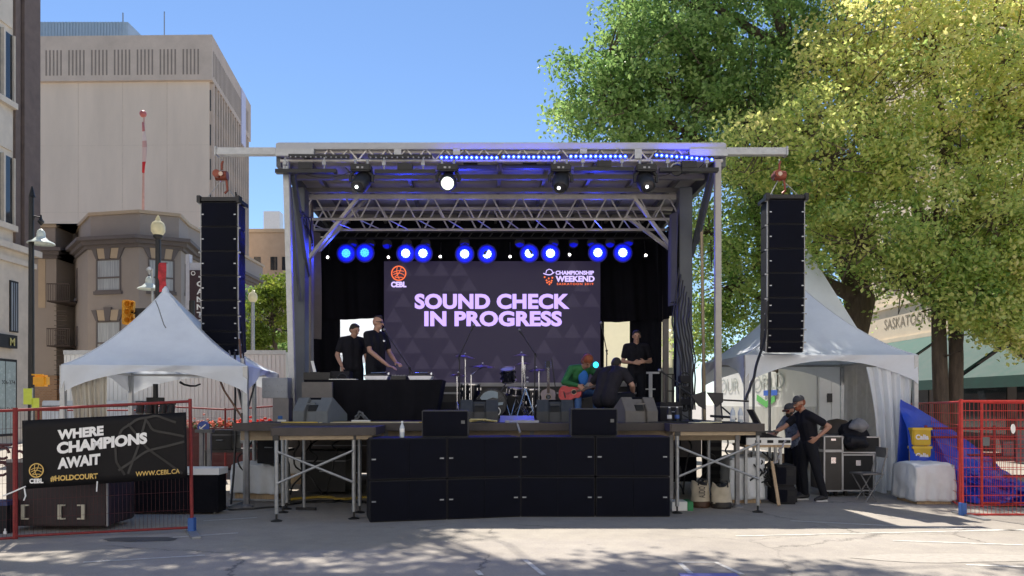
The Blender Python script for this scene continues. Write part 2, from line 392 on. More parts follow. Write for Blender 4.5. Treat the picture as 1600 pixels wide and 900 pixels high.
def bay_window(A, B, uc, z0, z1, w, gl):
    f = MB(); wallbox(f, A, B, uc-w/2-.07, uc+w/2+.07, z0-.05, z0, .1); wallbox(f, A, B, uc-w/2-.07, uc-w/2, z0, z1, .04); wallbox(f, A, B, uc+w/2, uc+w/2+.07, z0, z1, .04)
    wallbox(f, A, B, uc-w/2, uc+w/2, z1-.06, z1, .04); wallbox(f, A, B, uc-w/2, uc+w/2, z0+(z1-z0)*.38, z0+(z1-z0)*.38+.07, .05)
    wallbox(f, A, B, uc-w/2-.15, uc+w/2+.15, z0-.2, z0-.05, .12)
    fo = f.build('window', M_trim, Bd)
    p = MB(); wallbox(p, A, B, uc-w/2, uc+w/2, z0, z1-.06, .012); p.build('pane', gl, fo)
    if w > .8:
        k = MB(); A3 = Vector((*A,0)); d = (Vector((*B,0))-A3).normalized(); nn = Vector((d.y,-d.x,0)); base = A3+nn*.08
        for s in (-1, 1): k.prism([(uc+s*.13, z1+.03),(uc+s*w*.42, z1+.03),(uc+s*(w*.5), z1+.52),(uc+s*.19, z1+.52)], base, d, -nn, (0,0,1), .1)
        k.build('lintel', M_stucco_l, Bd)
        k = MB()
        k.prism([(uc-.12,z1),(uc+.12,z1),(uc+.2,z1+.64),(uc-.2,z1+.64)], base+nn*.03, d, -nn, (0,0,1), .1)
        for s in (-1, 1): k.prism([(uc+s*w*.43, z1),(uc+s*(w*.5+.03), z1),(uc+s*(w*.5+.28), z1+.52),(uc+s*(w*.5+.02), z1+.52)], base+nn*.02, d, -nn, (0,0,1), .1)
        k.build('keystone', M_trim, Bd)
for zz in ((6.9,8.35),(3.75,5.45)):
    bay_window(bay[1], bay[2], 1.15, zz[0], zz[1]+(.0 if zz[0] > 5 else 0), 1.2, M_glassl)
    bay_window(bay[2], bay[3], .95, zz[0], zz[1], 1.0, M_glassl)
    bay_window(bay[3], bay[4], 1.1, zz[0]+.1, zz[1], .5, M_glassd)
    bay_window((X(120,38.5),38.52), (X(122,38.2),38.2), .1, zz[0], zz[1], .3, M_glassd)
for z in (4.4, 6.6):
    b = MB(); x0, x1 = X(88,38.5), X(123,38.5); b.bb(x0, x1, 37.7, 39.9, z, z+.06)
    for k in range(14): b.bb(x0+k*.085, x0+k*.085+.02, 37.7, 37.72, z, z+.85)
    b.bb(x0, x1, 37.68, 37.73, z+.85, z+.9)
    for k in range(9): b.bar((x0+.2, 38.0, z-2.1+k*.24), (x0+.8, 38.0, z-2.1+k*.24), .03)
    b.build('fire_escape', mat('rusty_iron', (.06,.045,.04), .7), Bd)
b = MB(); wallbox(b, (X(57,38.5),38.5), (X(88,38.5),38.5), .1, .45, 6.4, 9.0, .02); b.build('pale_panel', M_stucco_l, Bd)

# ---- distant building right of the tower
D = thing('distant_tan_building', 'distant low tan brick building with small dark windows right of the tower', 'building', (-28, 92, 0))
MB().bb(-36, -22, 90, 104, 0, 22.0).build('wall', M_tanbr, D)
for i in range(6):
    for j in range(5):
        x = -31.6+i*1.35+(.6 if i > 1 else 0); z = 17.3-j*3.6
        MB().bb(x, x+.8, 89.96, 90.1, z, z+1.55).build('window', M_glassd, D)
MB().bb(-36.2, -21.8, 89.8, 104, 21.7, 22.1).build('parapet', M_stucco_l, D)
D2 = thing('rooftop_plant_building', 'far pale blue building with white roof plant rising above the tan building', 'building', (-37, 120, 0))
MB().bb(-46, -30, 120, 130, 0, 28.2).build('wall', M_metalbl, D2)
MB().bb(-38.5, -36, 119, 121, 28.2, 31.5).build('roof_plant', M_white, D2); MB().bb(-39.5,-36.5,118.5,119,26.5,28.2).build('roof_plant', M_white, D2)

# ---- street-side building at the left edge: facade plane X=-20 facing +X, ends at Y=32.1
Lb = thing('stone_facade_building', 'pale limestone and brown stone building cut off by the left edge', 'building', (-24, 28, 0))
MB().bb(-30, -20, 14, 31.0, 7.9, 26).build('wall', M_stone, Lb)
MB().bb(-30, -20.0, 14, 31.9, 0, 7.7).build('ground_storey', M_stone, Lb)
MB().bb(-30, -19.75, 14, 32.3, 7.7, 7.95).build('cornice', M_stone, Lb)
MB().bb(-30, -19.85, 14, 32.1, 7.2, 7.4).build('string_course', M_stone, Lb)
MB().bb(-30, -19.8, 31.2, 32.25, 7.95, 26).build('corner_pier', M_bstone, Lb)
fa = [(-20,14),(-20,31.9)]
for z0 in (8.7, 13.6, 18.5, 23.4):
    for k, yy in enumerate((30.05, 27.6, 25.1)):
        f = MB(); wallbox(f, *fa, yy-14-.72, yy-14+.72, z0-.25, z0-.02, .22); wallbox(f, *fa, yy-14-.05, yy-14+.05, z0, z0+2.7, .16)
        wallbox(f, *fa, yy-14-.75, yy-14-.67, z0, z0+2.7, .1); wallbox(f, *fa, yy-14+.67, yy-14+.75, z0, z0+2.7, .1)
        w = f.build('window', M_stone, Lb)
        g = MB(); wallbox(g, *fa, yy-14-.67, yy-14-.05, z0, z0+2.7, .012); wallbox(g, *fa, yy-14+.05, yy-14+.67, z0, z0+2.7, .012); g.build('pane', M_glassd, w)
        r_ = MB(); wallbox(r_, *fa, yy-14-.6, yy-14+.6, z0+2.95, z0+4.4, .07); r_.build('carved_panel', M_stone, w)
b = MB()
for yy in (30.95, 28.75, 26.3): b.bb(-20.05, -19.9, yy-.16, yy+.16, 7.95, 26)
b.build('brown_pilaster', M_bstone, Lb)
f = MB(); wallbox(f, *fa, 30.55-14, 31.05-14, 4.45, 6.5, .05); w = f.build('window', M_blkm, Lb)
g = MB(); wallbox(g, *fa, 30.6-14, 31.0-14, 4.5, 6.42, .07); g.build('pane', M_glassl, w)
g = MB()
for k in range(3): wallbox(g, *fa, 30.68+k*.12-14, 30.7+k*.12-14, 4.5, 6.42, .09)
g.build('window_bars', M_blkm, w)
g = MB(); wallbox(g, *fa, 29.5-14, 30.75-14, 3.78, 4.3, .2); s = g.build('shop_sign', M_blkm, Lb)
text('lettering', 'M', mat('sign_yellow', (.6,.55,.2), .5), s, (-19.77, 30.25, 3.88), (0,.3,0), (0,0,.3), .03)
f = MB(); wallbox(f, *fa, 27.5-14, 30.95-14, .3, 3.35, .05); w = f.build('shop_window', M_blkm, Lb)
g = MB(); wallbox(g, *fa, 27.6-14, 30.2-14, .4, 3.25, .07); wallbox(g, *fa, 30.25-14, 30.85-14, .4, 3.25, .07); g.build('pane', mat('frosted_glass', (.42,.5,.48), .25), w)
text('lettering', '306-374', M_blk, w, (-19.93, 30.0, 2.35), (0,.8,0), (0,0,.16), .01)
text('lettering', 'Hair Stylist', M_blk, w, (-19.93, 29.9, 1.25), (0,.9,0), (0,0,.2), .01)

# ---- right street wall: cream facade X=15.5
Rb = thing('cream_shopfront_building', 'cream stone street facade with green awnings behind the right-hand trees', 'building', (18, 32, 0))
M_cream = mat('cream_stone', (.62,.53,.40), .85, 0, .1, .8, bump=.2, bscale=6)
MB().bb(15.5, 26, 15, 34.2, 4.0, 15.0).build('wall', M_cream, Rb)
MB().bb(15.8, 26, 15, 34.2, 0, 4.0).build('shopfront_wall', M_trim, Rb)
fa = [(15.5,34.2),(15.5,15)]
f = MB(); wallbox(f, *fa, 0, 19.2, 4.2, 5.45, .12); wallbox(f, *fa, 0, 19.2, 5.45, 5.6, .2); wallbox(f, *fa, 0, 19.2, 4.05, 4.2, .2); s = f.build('fascia', M_cream, Rb)
text('lettering', 'SASKATOON', mat('engraved_letters', (.22,.18,.13), .8), s, (15.37, 31.7, 4.62), (0,-3.4,0), (0,0,.42), .0)
for k in range(3):
    for z0 in (6.3, 10.3):
        f = MB(); wallbox(f, *fa, 2.2+k*4.8, 4.4+k*4.8, z0, z0+2.5, .08); w = f.build('window', M_cream, Rb)
        g = MB(); wallbox(g, *fa, 2.3+k*4.8, 4.3+k*4.8, z0+.1, z0+2.4, .1); g.build('pane', M_glassd, w)
for k in range(4):
    g = MB(); wallbox(g, (15.8,34.2), (15.8,15), 1+k*4.6, 5.1+k*4.6, .6, 2.9, .03); g.build('shop_window', M_glassd, Rb)
M_green = mat('green_awning_canvas', (.004,.060,.045), .75, 0, .2, 3)
M_green2 = mat('dark_green_awning_canvas', (.003,.040,.032), .75, 0, .2, 3)
for k, (y0, y1) in enumerate(((31.8,27.2),(26.8,22.3),(21.9,17.4))):
    a = thing('awning', ['farthest bright green canvas awning under the stone lettering', 'middle dark green canvas awning behind the paired tree trunks', 'nearest dark green canvas awning at the right edge'][k], 'awning', (15.4, (y0+y1)/2, 2.6), 'green awnings over the shopfronts')
    b = MB(); b.prism([(0,4.1),(-2.6,2.3),(-2.6,2.0),(-2.55,2.0),(-2.55,2.27),(0,4.05)], (15.38,y0,0), (1,0,0), (0,-1,0), (0,0,1), y0-y1); b.build('canvas', M_green if k == 0 else M_green2, a)
    for yy in (y0-.05, y1+.05, (y0+y1)/2): b = MB(); b.tube([(15.4,yy,2.6),(12.9,yy,2.1)], .02); b.tube([(15.4,yy,4.0),(12.9,yy,2.12)], .02); b.build('frame_arm', M_galv, a)

# ---- white site trailers behind the tents
M_wtr = mat('white_trailer_skin', (.72,.72,.70), .5, 0, .06, 1.2)
t = thing('white_site_trailer', 'long white ribbed trailer behind the left tent and flowers', 'trailer', (-7.4, 19, 0))
b = MB(); b.bb(-10.5, -5.3, 18, 20.5, .5, 2.78)
for k in range(52): b.bb(-10.48+k*.1, -10.44+k*.1, 17.985, 18.01, .55, 2.7)
b.build('body', M_wtr, t); MB().bb(-10.5,-5.3,17.97,18.0,2.72,2.82).build('roof_rail', M_alu, t)
b = MB(); b.bb(-10,-5.8,18.1,20.4,.0,.5); b.build('skirt', M_blkm, t)
t = thing('white_event_trailer', 'grey-white ribbed trailer dappled by sun behind the sound crew', 'trailer', (8, 21, 0))
b = MB(); b.bb(6.9, 7.9, 17.4, 26.3, .3, 3.0)
for k in range(88): b.bb(6.885, 6.91, 17.45+k*.1, 17.49+k*.1, .35, 1.5)
b.build('body', M_wtr, t)
text('lettering', 'OUR WORLD', mat('grey_lettering', (.42,.45,.43), .6), t, (6.88, 25.4, 1.95), (0,-6.0,0), (0,0,.42), .0)
text('lettering', 'CONNECTING', mat('grey_lettering', (.42,.45,.43), .6), t, (6.88, 24.0, 2.55), (0,-4.0,0), (0,0,.14), .0)
b = MB(); stroke(b, [(6.88,21.6,1.75),(6.88,20.8,1.55),(6.88,20.1,1.72)], .18, (-1,0,0)); b.build('green_mark', mat('lime_vinyl', (.1,.45,.08), .5), t)
b = MB(); stroke(b, [(6.875,21.0,1.86),(6.875,19.9,1.86)], .14, (-1,0,0)); b.build('blue_mark', mat('blue_vinyl', (.01,.10,.55), .5), t)
t = thing('white_hoarding', 'bright white panelled hoarding beside the road case under the right tent', 'hoarding', (9.2, 17, 0))
b = MB(); b.bb(7.0, 7.9, 17.3, 17.36, .1, 2.5); b.bb(6.92,7.0,17.28,17.38,0,2.55)
for k in range(3): b.bb(7.2+k*.25, 7.22+k*.25, 17.285, 17.3, .1, 2.5)
b.build('board', M_wtr, t)
for q in ((7.1,7.2,17.26,17.3,1.6,1.8),(7.45,7.57,17.26,17.3,1.3,1.5),(7.7,7.78,17.26,17.3,1.75,1.9)): MB().bb(*q).build('socket_box', M_blk, t)
# canopy tent and stand-in bright wall behind the stage seen in the curtain openings
t = thing('white_canopy', 'pale canopy tent behind the stage seen left of the screen', 'tent', (-5.2, 24, 0))
b = MB(); b.add([(-6.2,22.5,3.0),(-2.4,22.5,3.0),(-2.4,27,3.0),(-6.2,27,3.0),(-4.6,24.7,5.3)], [(0,1,4),(1,2,4),(2,3,4),(3,0,4)]); b.build('canopy', M_vinyl, t, solid=.01)
b = MB()
for x, y in ((-6.2,22.5),(-2.4,22.5),(-2.4,27),(-6.2,27)): MB().cyl((x,y,0),(x,y,3.0),.04).build('pole', M_galv, t)
t = thing('bright_wall_sheet', 'translucent fabric wall standing in for a sunlit building behind the stage, right of the screen', 'tent', (4.4, 24, 0))
b = MB(); b.bb(2.3, 4.6, 22.0, 22.05, 2.6, 4.35); b.build('wall', mat('backlit_white_fabric', (.85,.82,.7), .6, trans=.7), t)  # added translucent wall, bright with sun from behind, in place of a building
b = MB(); b.bb(2.3, 4.6, 22.0, 22.05, 0, 2.6); b.build('skirting', mat('grey_fabric', (.3,.31,.32), .8), t)
for x in (2.3, 4.6): MB().cyl((x,22.1,0),(x,22.1,4.35),.05).build('pole', M_galv, t)

# ---- unseen block behind the camera, pale and close to bounce sun forward
bk = thing('bounce_block', 'unseen pale street block behind the viewer, placed to bounce sun onto the scene', 'building', (0,-17,0))
M_bkw = mat('bounce_block_wall', (.80,.77,.72), .85, 0, .08, .5)
MB().bb(-45,45,-34,-15,0,25).build('wall', M_bkw, bk)
for i in range(18):
    for z in (4.5, 8.5, 12.5, 16.5, 20.5): MB().bb(-43+i*5,-41+i*5,-15.02,-14.96,z,z+1.9).build('window', M_glassd, bk)
# ------------------------------------------------------------ street furniture at left
def blackpole(b, x, y, z0, z1, r): b.lathe([(r*2.2,z0),(r*2.2,z0+.1),(r*1.5,z0+.35),(r*1.1,z0+.6),(r,z0+.7),(r*.75,z1)], (x,y,0), n=12)
def bell(par, x, y, z):
    MB().lathe([(.03,z+.42),(.09,z+.36),(.11,z+.28),(.11,z+.2),(.2,z+.1),(.34,z+.03),(.36,z),(.33,z)], (x,y,0), n=20, cap=False).build('lamp_shade', mat('pale_green_enamel', (.6,.66,.62), .3), par, smooth=True, solid=.01)
lp = thing('street_lamp', 'black pole with a white bell shade at the left edge', 'street lamp', (X(49,22), 22, 0))
b = MB(); blackpole(b, X(49,22), 22, 0, Z(305,22), .09); b.lathe([(.09,0),(.02,.3)], (X(50,22),22,Z(305,22)-.05)); b.build('pole', M_blkm, lp)
xs = X(64,22); b = MB(); b.tube([(X(50,22),22,Z(348,22)),(X(54,22),22,Z(338,22)),(xs,22,Z(340,22)),(xs,22,Z(352,22))], .025); b.lathe([(.02,0),(.09,.1),(.03,.2),(.02,.3)], (xs,22,Z(352,22))); b.build('arm', M_blkm, lp)
bell(lp, xs, 22, Z(381,22))
lp = thing('street_lamp', 'black pole with cream acorn globe and red banner above the left tent', 'street lamp', (X(247,23), 23, 0))
b = MB(); blackpole(b, X(247,23), 23, 0, Z(372,23), .1); b.lathe([(.08,0),(.14,.06),(.14,.12),(.08,.16)], (X(247,23),23,Z(374,23))); b.build('pole', M_blkm, lp)
z = Z(368,23); MB().lathe([(.12,z),(.2,z+.12),(.2,z+.28),(.16,z+.38),(.08,z+.44),(.07,z+.5),(.04,z+.56),(.01,z+.62)], (X(247,23),23,0)).build('globe', mat('cream_globe', (.75,.7,.5), .3, trans=.3), lp, smooth=True)
b = MB(); b.bar((X(247,23),23,Z(411,23)),(X(262,23),23,Z(411,23)),.02); b.build('banner_bracket', M_blkm, lp)
b = MB(); stroke(b, [(X(255,23),22.95,Z(411,23)),(X(256,23),22.9,Z(425,23)),(X(254,23),22.95,Z(440,23)),(X(256,23),22.95,Z(456,23))], .24, (0,-1,0)); b.build('banner', mat('red_banner', (.45,.03,.04), .7, var=.6, scale=5), lp, solid=.006)
lp = thing('street_lamp', 'white bell shade lamp on a thin pole left of the globe lamp', 'street lamp', (X(232,25), 25, 0))
b = MB(); b.cyl((X(238,25),25,0),(X(238,25),25,Z(420,25)),.035); b.lathe([(.02,0),(.06,.1),(.1,.15),(.03,.25)], (X(233,25),25,Z(429,25))); b.build('pole', M_alu, lp)
bell(lp, X(233,25), 25, Z(452,25))
lp = thing('street_lamp', 'far globe lamp on a grey pole before the small tree', 'street lamp', (X(395,30), 30, 0))
b = MB(); blackpole(b, X(395,30), 30, 0, Z(471,30), .09); b.build('pole', M_galv, lp)
z = Z(472,30); MB().lathe([(.1,z),(.17,z+.1),(.18,z+.22),(.13,z+.34),(.05,z+.4),(.02,z+.5)], (X(395,30),30,0)).build('globe', mat('cream_globe', (.75,.7,.5), .3, trans=.3), lp, smooth=True)
lp = thing('street_lamp', 'small dark lantern post right of the far globe lamp', 'street lamp', (X(403,36), 36, 0))
b = MB(); b.cyl((X(403,36),36,0),(X(403,36),36,Z(515,36)),.05); b.build('pole', M_blkm, lp); z = Z(515,36)
MB().lathe([(.08,z),(.17,z+.1),(.2,z+.4),(.22,z+.42),(.02,z+.62)], (X(403,36),36,0), n=6).build('lantern', M_blkm, lp)
M_amber = mat('amber_signal_paint', (.75,.36,.02), .5, 0, .08)
ts = thing('traffic_signal', 'yellow-orange traffic signal on a dark arm left of the tent peak', 'traffic light', (X(300,28), 28, 0))
def sig(par, px, py0, py1, w, Y):
    b = MB(); x = X(px,Y); b.bb(x-w/2, x+w/2, Y-.12, Y+.12, Z(py1,Y), Z(py0,Y)); b.build('housing', M_amber, par, bevel=.03)
    h = (Z(py0,Y)-Z(py1,Y))/3
    for k in range(3):
        v = MB(); zc = Z(py1,Y)+h*(k+.5); v.tube([(x+.05,Y-.12,zc),(x+.18,Y-.34,zc-.02)], w*.42, 14, False); v.build('visor', M_amber, par, solid=.01)
sig(ts, 198, 469, 507, .26, 28)
sig(ts, 206, 470, 505, .18, 28.1)
b = MB(); b.bar((X(205,28),28,Z(489,28)),(X(300,28),28,Z(486,28)),.08); b.cyl((X(300,28),28,0),(X(300,28),28,Z(470,28)),.1); b.build('mast_arm', M_blkm, ts)
MB().bb(X(213,28), X(284,28), 27.9, 27.94, Z(497,28), Z(482,28)).build('street_name_board', M_blkm, ts)
ps = thing('pedestrian_signal', 'orange pedestrian signal box beside the left edge pole', 'traffic light', (X(62,21), 21, 0))
MB().bb(X(55,21), X(76,21), 20.85, 21.1, Z(604,21), Z(586,21)).build('housing', M_amber, ps, bevel=.05)
b = MB(); b.bb(X(57,21), X(74,21), 20.78, 20.85, Z(588,21)+.02, Z(586,21)+.02); b.build('visor', M_amber, ps)
MB().tube([(X(50,21),21.1,Z(592,21)),(X(57,21),21,Z(592,21))], .03).build('bracket', M_blkm, ps)
sg = thing('hi_vis_sign', 'yellow-green street sign low beside the left pole', 'sign', (X(52,21.6), 21.6, 0))
b = MB(); b.bb(X(40,21.6), X(53,21.6), 21.5, 21.52, Z(632,21.6), Z(607,21.6)); b.bb(X(52,21.6), X(63,21.6), 21.53, 21.55, Z(640,21.6), Z(622,21.6)); b.build('plate', mat('fluorescent_yellow', (.55,.65,.08), .5), sg)
MB().cyl((X(50,21.6),21.6,0),(X(50,21.6),21.6,Z(606,21.6)),.03).build('post', M_galv, sg)
eb = thing('utility_cabinet', 'pale grey steel utility cabinet numbered 10907 behind the left tent', 'cabinet', (X(150,17), 17.2, 0))
MB().bb(X(65,17), X(203,17), 17, 17.8, 0, Z(626,17)).build('body', mat('cabinet_grey', (.45,.5,.56), .5), eb, bevel=.02)
text('lettering', '10907', M_blk, eb, (X(75,17), 16.99, Z(640,17)), (.28,0,0), (0,0,.09), .005)
b = MB(); b.bb(X(66,17),X(203,17),16.985,17,Z(636,17),Z(634,17)); b.bb(X(133,17),X(133.6,17),16.985,17,.1,Z(628,17)); b.build('door_seam', M_gray, eb)
fp = thing('flagpole', 'pale pink rooftop flagpole with ball top and limp red and white flag', 'flagpole', (X(223,37.5), 38, 10.4))
x = X(223.5,38); b = MB(); b.cyl((x,38,10.4),(x+.05,38,Z(182,38)),.07,10,.04); b.build('pole', mat('pink_pole', (.55,.33,.28), .5), fp)
MB().ell((x,38,Z(178,38)), .17).build('ball', mat('pink_ball', (.5,.14,.13), .4), fp, smooth=True)
b = MB(); z0 = Z(192,38); zs = [z0-k*.31 for k in range(9)]
ring = []
for k, zz in enumerate(zs):
    wv = .08+.2*math.sin(k/8*math.pi*.95)
    ring.append([(x+.06, 37.95, zz), (x+.06+wv*.5, 37.85+.05*math.sin(k), zz-.03), (x+.06+wv*.1, 37.75, zz-.06), (x+.06+wv, 37.7, zz-.05)])
for k in range(8):
    for j in range(3): b.quad(ring[k][j], ring[k][j+1], ring[k+1][j+1], ring[k+1][j])
fm = mat('flag_cloth', (.6,.08,.08), .8, 0, 0); nt = fm.node_tree; tc_ = [x for x in nt.nodes if x.type == 'TEX_COORD'][0]
sx_ = nt.nodes.new('ShaderNodeSeparateXYZ'); nt.links.new(tc_.outputs['Object'], sx_.inputs[0]); mr_ = nt.nodes.new('ShaderNodeMapRange'); mr_.inputs[1].default_value = zs[-1]-10.4-.1; mr_.inputs[2].default_value = zs[0]-10.4
nt.links.new(sx_.outputs[2], mr_.inputs[0]); cr_2 = nt.nodes.new('ShaderNodeValToRGB'); cr_2.color_ramp.interpolation = 'CONSTANT'; e_ = cr_2.color_ramp.elements; e_[0].color = (.55,.02,.03,1); e_[1].position = .22; e_[1].color = (.66,.5,.48,1)
e3 = e_.new(.5); e3.color = (.6,.36,.34,1); e4 = e_.new(.62); e4.color = (.72,.62,.6,1); e5 = e_.new(.8); e5.color = (.55,.2,.2,1)
nt.links.new(mr_.outputs[0], cr_2.inputs[0]); nt.links.new(cr_2.outputs[0], nt.nodes['Principled BSDF'].inputs['Base Color'])
b.build('flag', fm, fp, smooth=True, solid=.008)
vs = thing('vertical_hotel_sign', 'tall dark maroon vertical sign with stacked white letters behind the left speaker array', 'sign', (X(312,33), 33, 0))
M_mar = mat('maroon_sign_face', (.035,.012,.02), .5)
MB().bb(X(296,33), X(334,33), 33, 33.2, Z(520,33), Z(422,33)).build('board', M_mar, vs)
MB().bb(X(290,33), X(296,33), 33.0, 33.3, 0, Z(397,33)).build('post', mat('pale_post', (.5,.5,.55), .6), vs)
MB().bb(X(293,33), X(334,33), 33.05, 33.2, Z(422,33), Z(410,33)).build('header', mat('pale_post', (.5,.5,.55), .6), vs)
for k, ch in enumerate('CANNTOB'):
    z = Z(448+k*12,33); text('lettering', ch, M_screen_w, vs, (X(307.5,33), 32.99, z), (.28,0,0), (0,0,.24), .03)
b = MB(); ring_mb(b, (X(302,33), 32.99, Z(427,33)), .08, .03, (1,0,0), (0,0,1)); b.build('ring_mark', M_screen_w, vs)
# flower box, blue disc sign, bench letters
fb = thing('flower_planter', 'dark red planter of red and orange flowers before the white trailer', 'planter', (-6.4, 16.6, 0))
MB().bb(-8.2, -4.9, 16.4, 16.9, .2, 1.05).build('box', mat('dark_red_wood', (.09,.02,.02), .7), fb)
def flowers(name, col, n, x0, x1, sd):
    rnd = random.Random(sd); b = MB()
    for _ in range(n):
        c = (rnd.uniform(x0,x1), rnd.uniform(16.4,16.85), 1.08+abs(rnd.gauss(0,.07))); r0 = rnd.uniform(.025,.05)
        b.ell(c, (r0, r0, r0*.7), 6, 4)
    b.build(name, mat(name+'_petal', col, .7), fb)
flowers('red_blossom', (.75,.03,.01), 150, -5.9, -4.95, 1); flowers('orange_blossom', (.8,.2,.12), 60, -6.5, -5.7, 2); flowers('pink_blossom', (.65,.3,.25), 110, -7.9, -6.6, 3)
rnd = random.Random(5); b = MB()
for _ in range(500):
    c = Vector((rnd.uniform(-8.1,-4.95), rnd.uniform(16.38,16.9), rnd.uniform(1.0,1.16))); d = Vector((rnd.uniform(-1,1),rnd.uniform(-1,1),rnd.uniform(0,1))).normalized()*.06; s2 = d.orthogonal().normalized()*.02
    b.quad(c-s2, c+d*.5-s2*1.5, c+d, c+s2)
b.build('foliage', mat('leaf_green', (.05,.11,.02), .7), fb)
ds = thing('blue_disc_sign', 'round blue sign with a white arrow in front of the flowers', 'sign', (X(319,15), 15, 0))
MB().cyl((X(319,15),15,0),(X(319,15),15,Z(668,15)),.02).build('post', M_galv, ds)
MB().cyl((X(319,15),14.96,Z(667,15)),(X(319,15),14.98,Z(667,15)),.115,28).build('disc', mat('sign_blue', (.01,.05,.3), .4), ds)
b = MB(); zc = Z(667,15); xc = X(319,15); stroke(b, [(xc-.06,14.955,zc-.04),(xc+.05,14.955,zc+.05)], .02, (0,-1,0)); stroke(b, [(xc-.07,14.955,zc+.01),(xc-.06,14.955,zc-.04),(xc+.0,14.955,zc-.05)], .02, (0,-1,0)); b.build('arrow', M_screen_w, ds)

# ------------------------------------------------------------ trees
def leaf_mat(name, cols, trans=.5):
    m = bpy.data.materials.new(name); m.use_nodes = True; n = m.node_tree.nodes; l = m.node_tree.links; n.remove(n['Principled BSDF'])
    at = n.new('ShaderNodeAttribute'); at.attribute_name = 'tint'
    cr = n.new('ShaderNodeValToRGB'); cr.color_ramp.elements[0].color = (*cols[0],1); cr.color_ramp.elements[-1].color = (*cols[-1],1)
    for i, c in enumerate(cols[1:-1]): e = cr.color_ramp.elements.new((i+1)/(len(cols)-1)); e.color = (*c,1)
    l.new(at.outputs['Fac'], cr.inputs[0])
    d = n.new('ShaderNodeBsdfDiffuse'); t = n.new('ShaderNodeBsdfTranslucent'); g = n.new('ShaderNodeBsdfGlossy'); g.inputs['Roughness'].default_value = .35; g.inputs[0].default_value = (.6,.6,.6,1)
    mx = n.new('ShaderNodeMixShader'); mx.inputs[0].default_value = trans; m2 = n.new('ShaderNodeMixShader'); m2.inputs[0].default_value = .035
    l.new(cr.outputs[0], d.inputs[0]); l.new(cr.outputs[0], t.inputs[0]); l.new(d.outputs[0], mx.inputs[1]); l.new(t.outputs[0], mx.inputs[2]); l.new(mx.outputs[0], m2.inputs[1]); l.new(g.outputs[0], m2.inputs[2])
    l.new(m2.outputs[0], n['Material Output'].inputs[0]); return m
M_bark = mat('bark', (.12,.09,.07), .95, 0, .4, 3, bump=1, bscale=14, stretch=(4,4,.8))
def tree(label, base, limbs, blobs, nleaf, size, lm, seed, group='street trees', lean=None, clump=.55, tintbias=0, cull=None, name='street_tree', tgrad=0):
    """limbs: list of (points, r0, r1); blobs: list of (centre, radii, weight)"""
    rs = np.random.RandomState(seed); t = thing(name, label, 'tree', base, group)
    b = MB()
    for pts, r0, r1 in limbs:
        b.tube(pts, r0, 10, True, r1)
    # clump centres
    ws = np.array([w for _, _, w in blobs], float); ws /= ws.sum(); cc = []; per = 64
    ncl = nleaf//per
    for (c, r, w), k in zip(blobs, (ws*ncl).astype(int)):
        d = rs.normal(size=(k,3)); d /= np.linalg.norm(d, axis=1)[:,None]
        rad = rs.uniform(.06, 1, k)**.3*(1+.12*np.sin(3*d[:,0]*2+seed)+.10*np.sin(5*d[:,2]+2*d[:,1]*3+seed*2))
        cc.append(np.array(c)+d*rad[:,None]*np.array(r))
    cc = np.concatenate(cc)
    # twigs from limb points to clumps
    lp_ = np.array([tuple(p) for pts, r0, r1 in limbs for p in pts[1:]])
    for i in range(0, len(cc), 2):
        k = np.argmin(((lp_-cc[i])**2).sum(1)*(1+rs.uniform(0,.6,len(lp_)))); a = Vector(lp_[k]); e = Vector(cc[i]); mid = a.lerp(e,.5)+Vector(rs.normal(0,.25,3))-Vector((0,0,.1))
        b.tube([a, mid, e], .024, 4, False, .005)
    b.build('trunk', M_bark, t, smooth=True)
    n = len(cc)*per
    sc = rs.uniform(.55,1.35,len(cc))*clump*.88
    off = np.clip(rs.normal(0, 1, (len(cc),per,3)),-1.7,1.7)*sc[:,None,None]*np.array([.62,.62,.34]); off[:,:,2] -= .12*(off[:,:,0]**2+off[:,:,1]**2)
    p = (cc[:,None,:]+off).reshape(-1,3)
    nm = rs.normal(0,1,(n,3))+np.array([0,0,.7]); nm /= np.linalg.norm(nm,axis=1)[:,None]
    a = np.cross(nm, rs.normal(0,1,(n,3))); a /= np.linalg.norm(a,axis=1)[:,None]; bb = np.cross(nm, a)
    sz = size*rs.uniform(.6,1.25,n)[:,None]
    v0 = p-a*sz*.5; v1 = p-bb*sz*.30-a*sz*.05+nm*sz*.06; v2 = p+a*sz*.55; v3 = p+bb*sz*.30-a*sz*.05+nm*sz*.06
    V = np.stack([v0,v1,v2,v3],1).reshape(-1,3)-np.array(base)
    me = bpy.data.meshes.new('crown'); me.vertices.add(4*n); me.vertices.foreach_set('co', V.ravel().astype(np.float32))
    me.loops.add(4*n); me.loops.foreach_set('vertex_index', np.arange(4*n, dtype=np.int32)); me.polygons.add(n)
    me.polygons.foreach_set('loop_start', (np.arange(n)*4).astype(np.int32)); me.update(calc_edges=True)
    at = me.attributes.new('tint', 'FLOAT', 'FACE')
    zz = cc[:,2]; tc = np.repeat(rs.normal(.5+tintbias,.15,len(cc))+tgrad*(zz-zz.mean()), per)+rs.normal(0,.13,n)
    at.data.foreach_set('value', np.clip(tc,0,1).astype(np.float32)); me.validate()
    me.materials.append(lm); o = bpy.data.objects.new('crown', me); C.objects.link(o); o.parent = t
    return t
LM_green = leaf_mat('green_elm_leaves', [(.09,.18,.06),(.19,.33,.10),(.31,.46,.15),(.44,.56,.20)], .55)
LM_yel = leaf_mat('yellowing_leaves', [(.21,.37,.10),(.43,.57,.16),(.68,.74,.24),(.86,.82,.32),(.88,.74,.33)], .6)
LM_mid = leaf_mat('olive_green_leaves', [(.15,.31,.08),(.32,.48,.14),(.50,.62,.20),(.66,.70,.26)], .55)
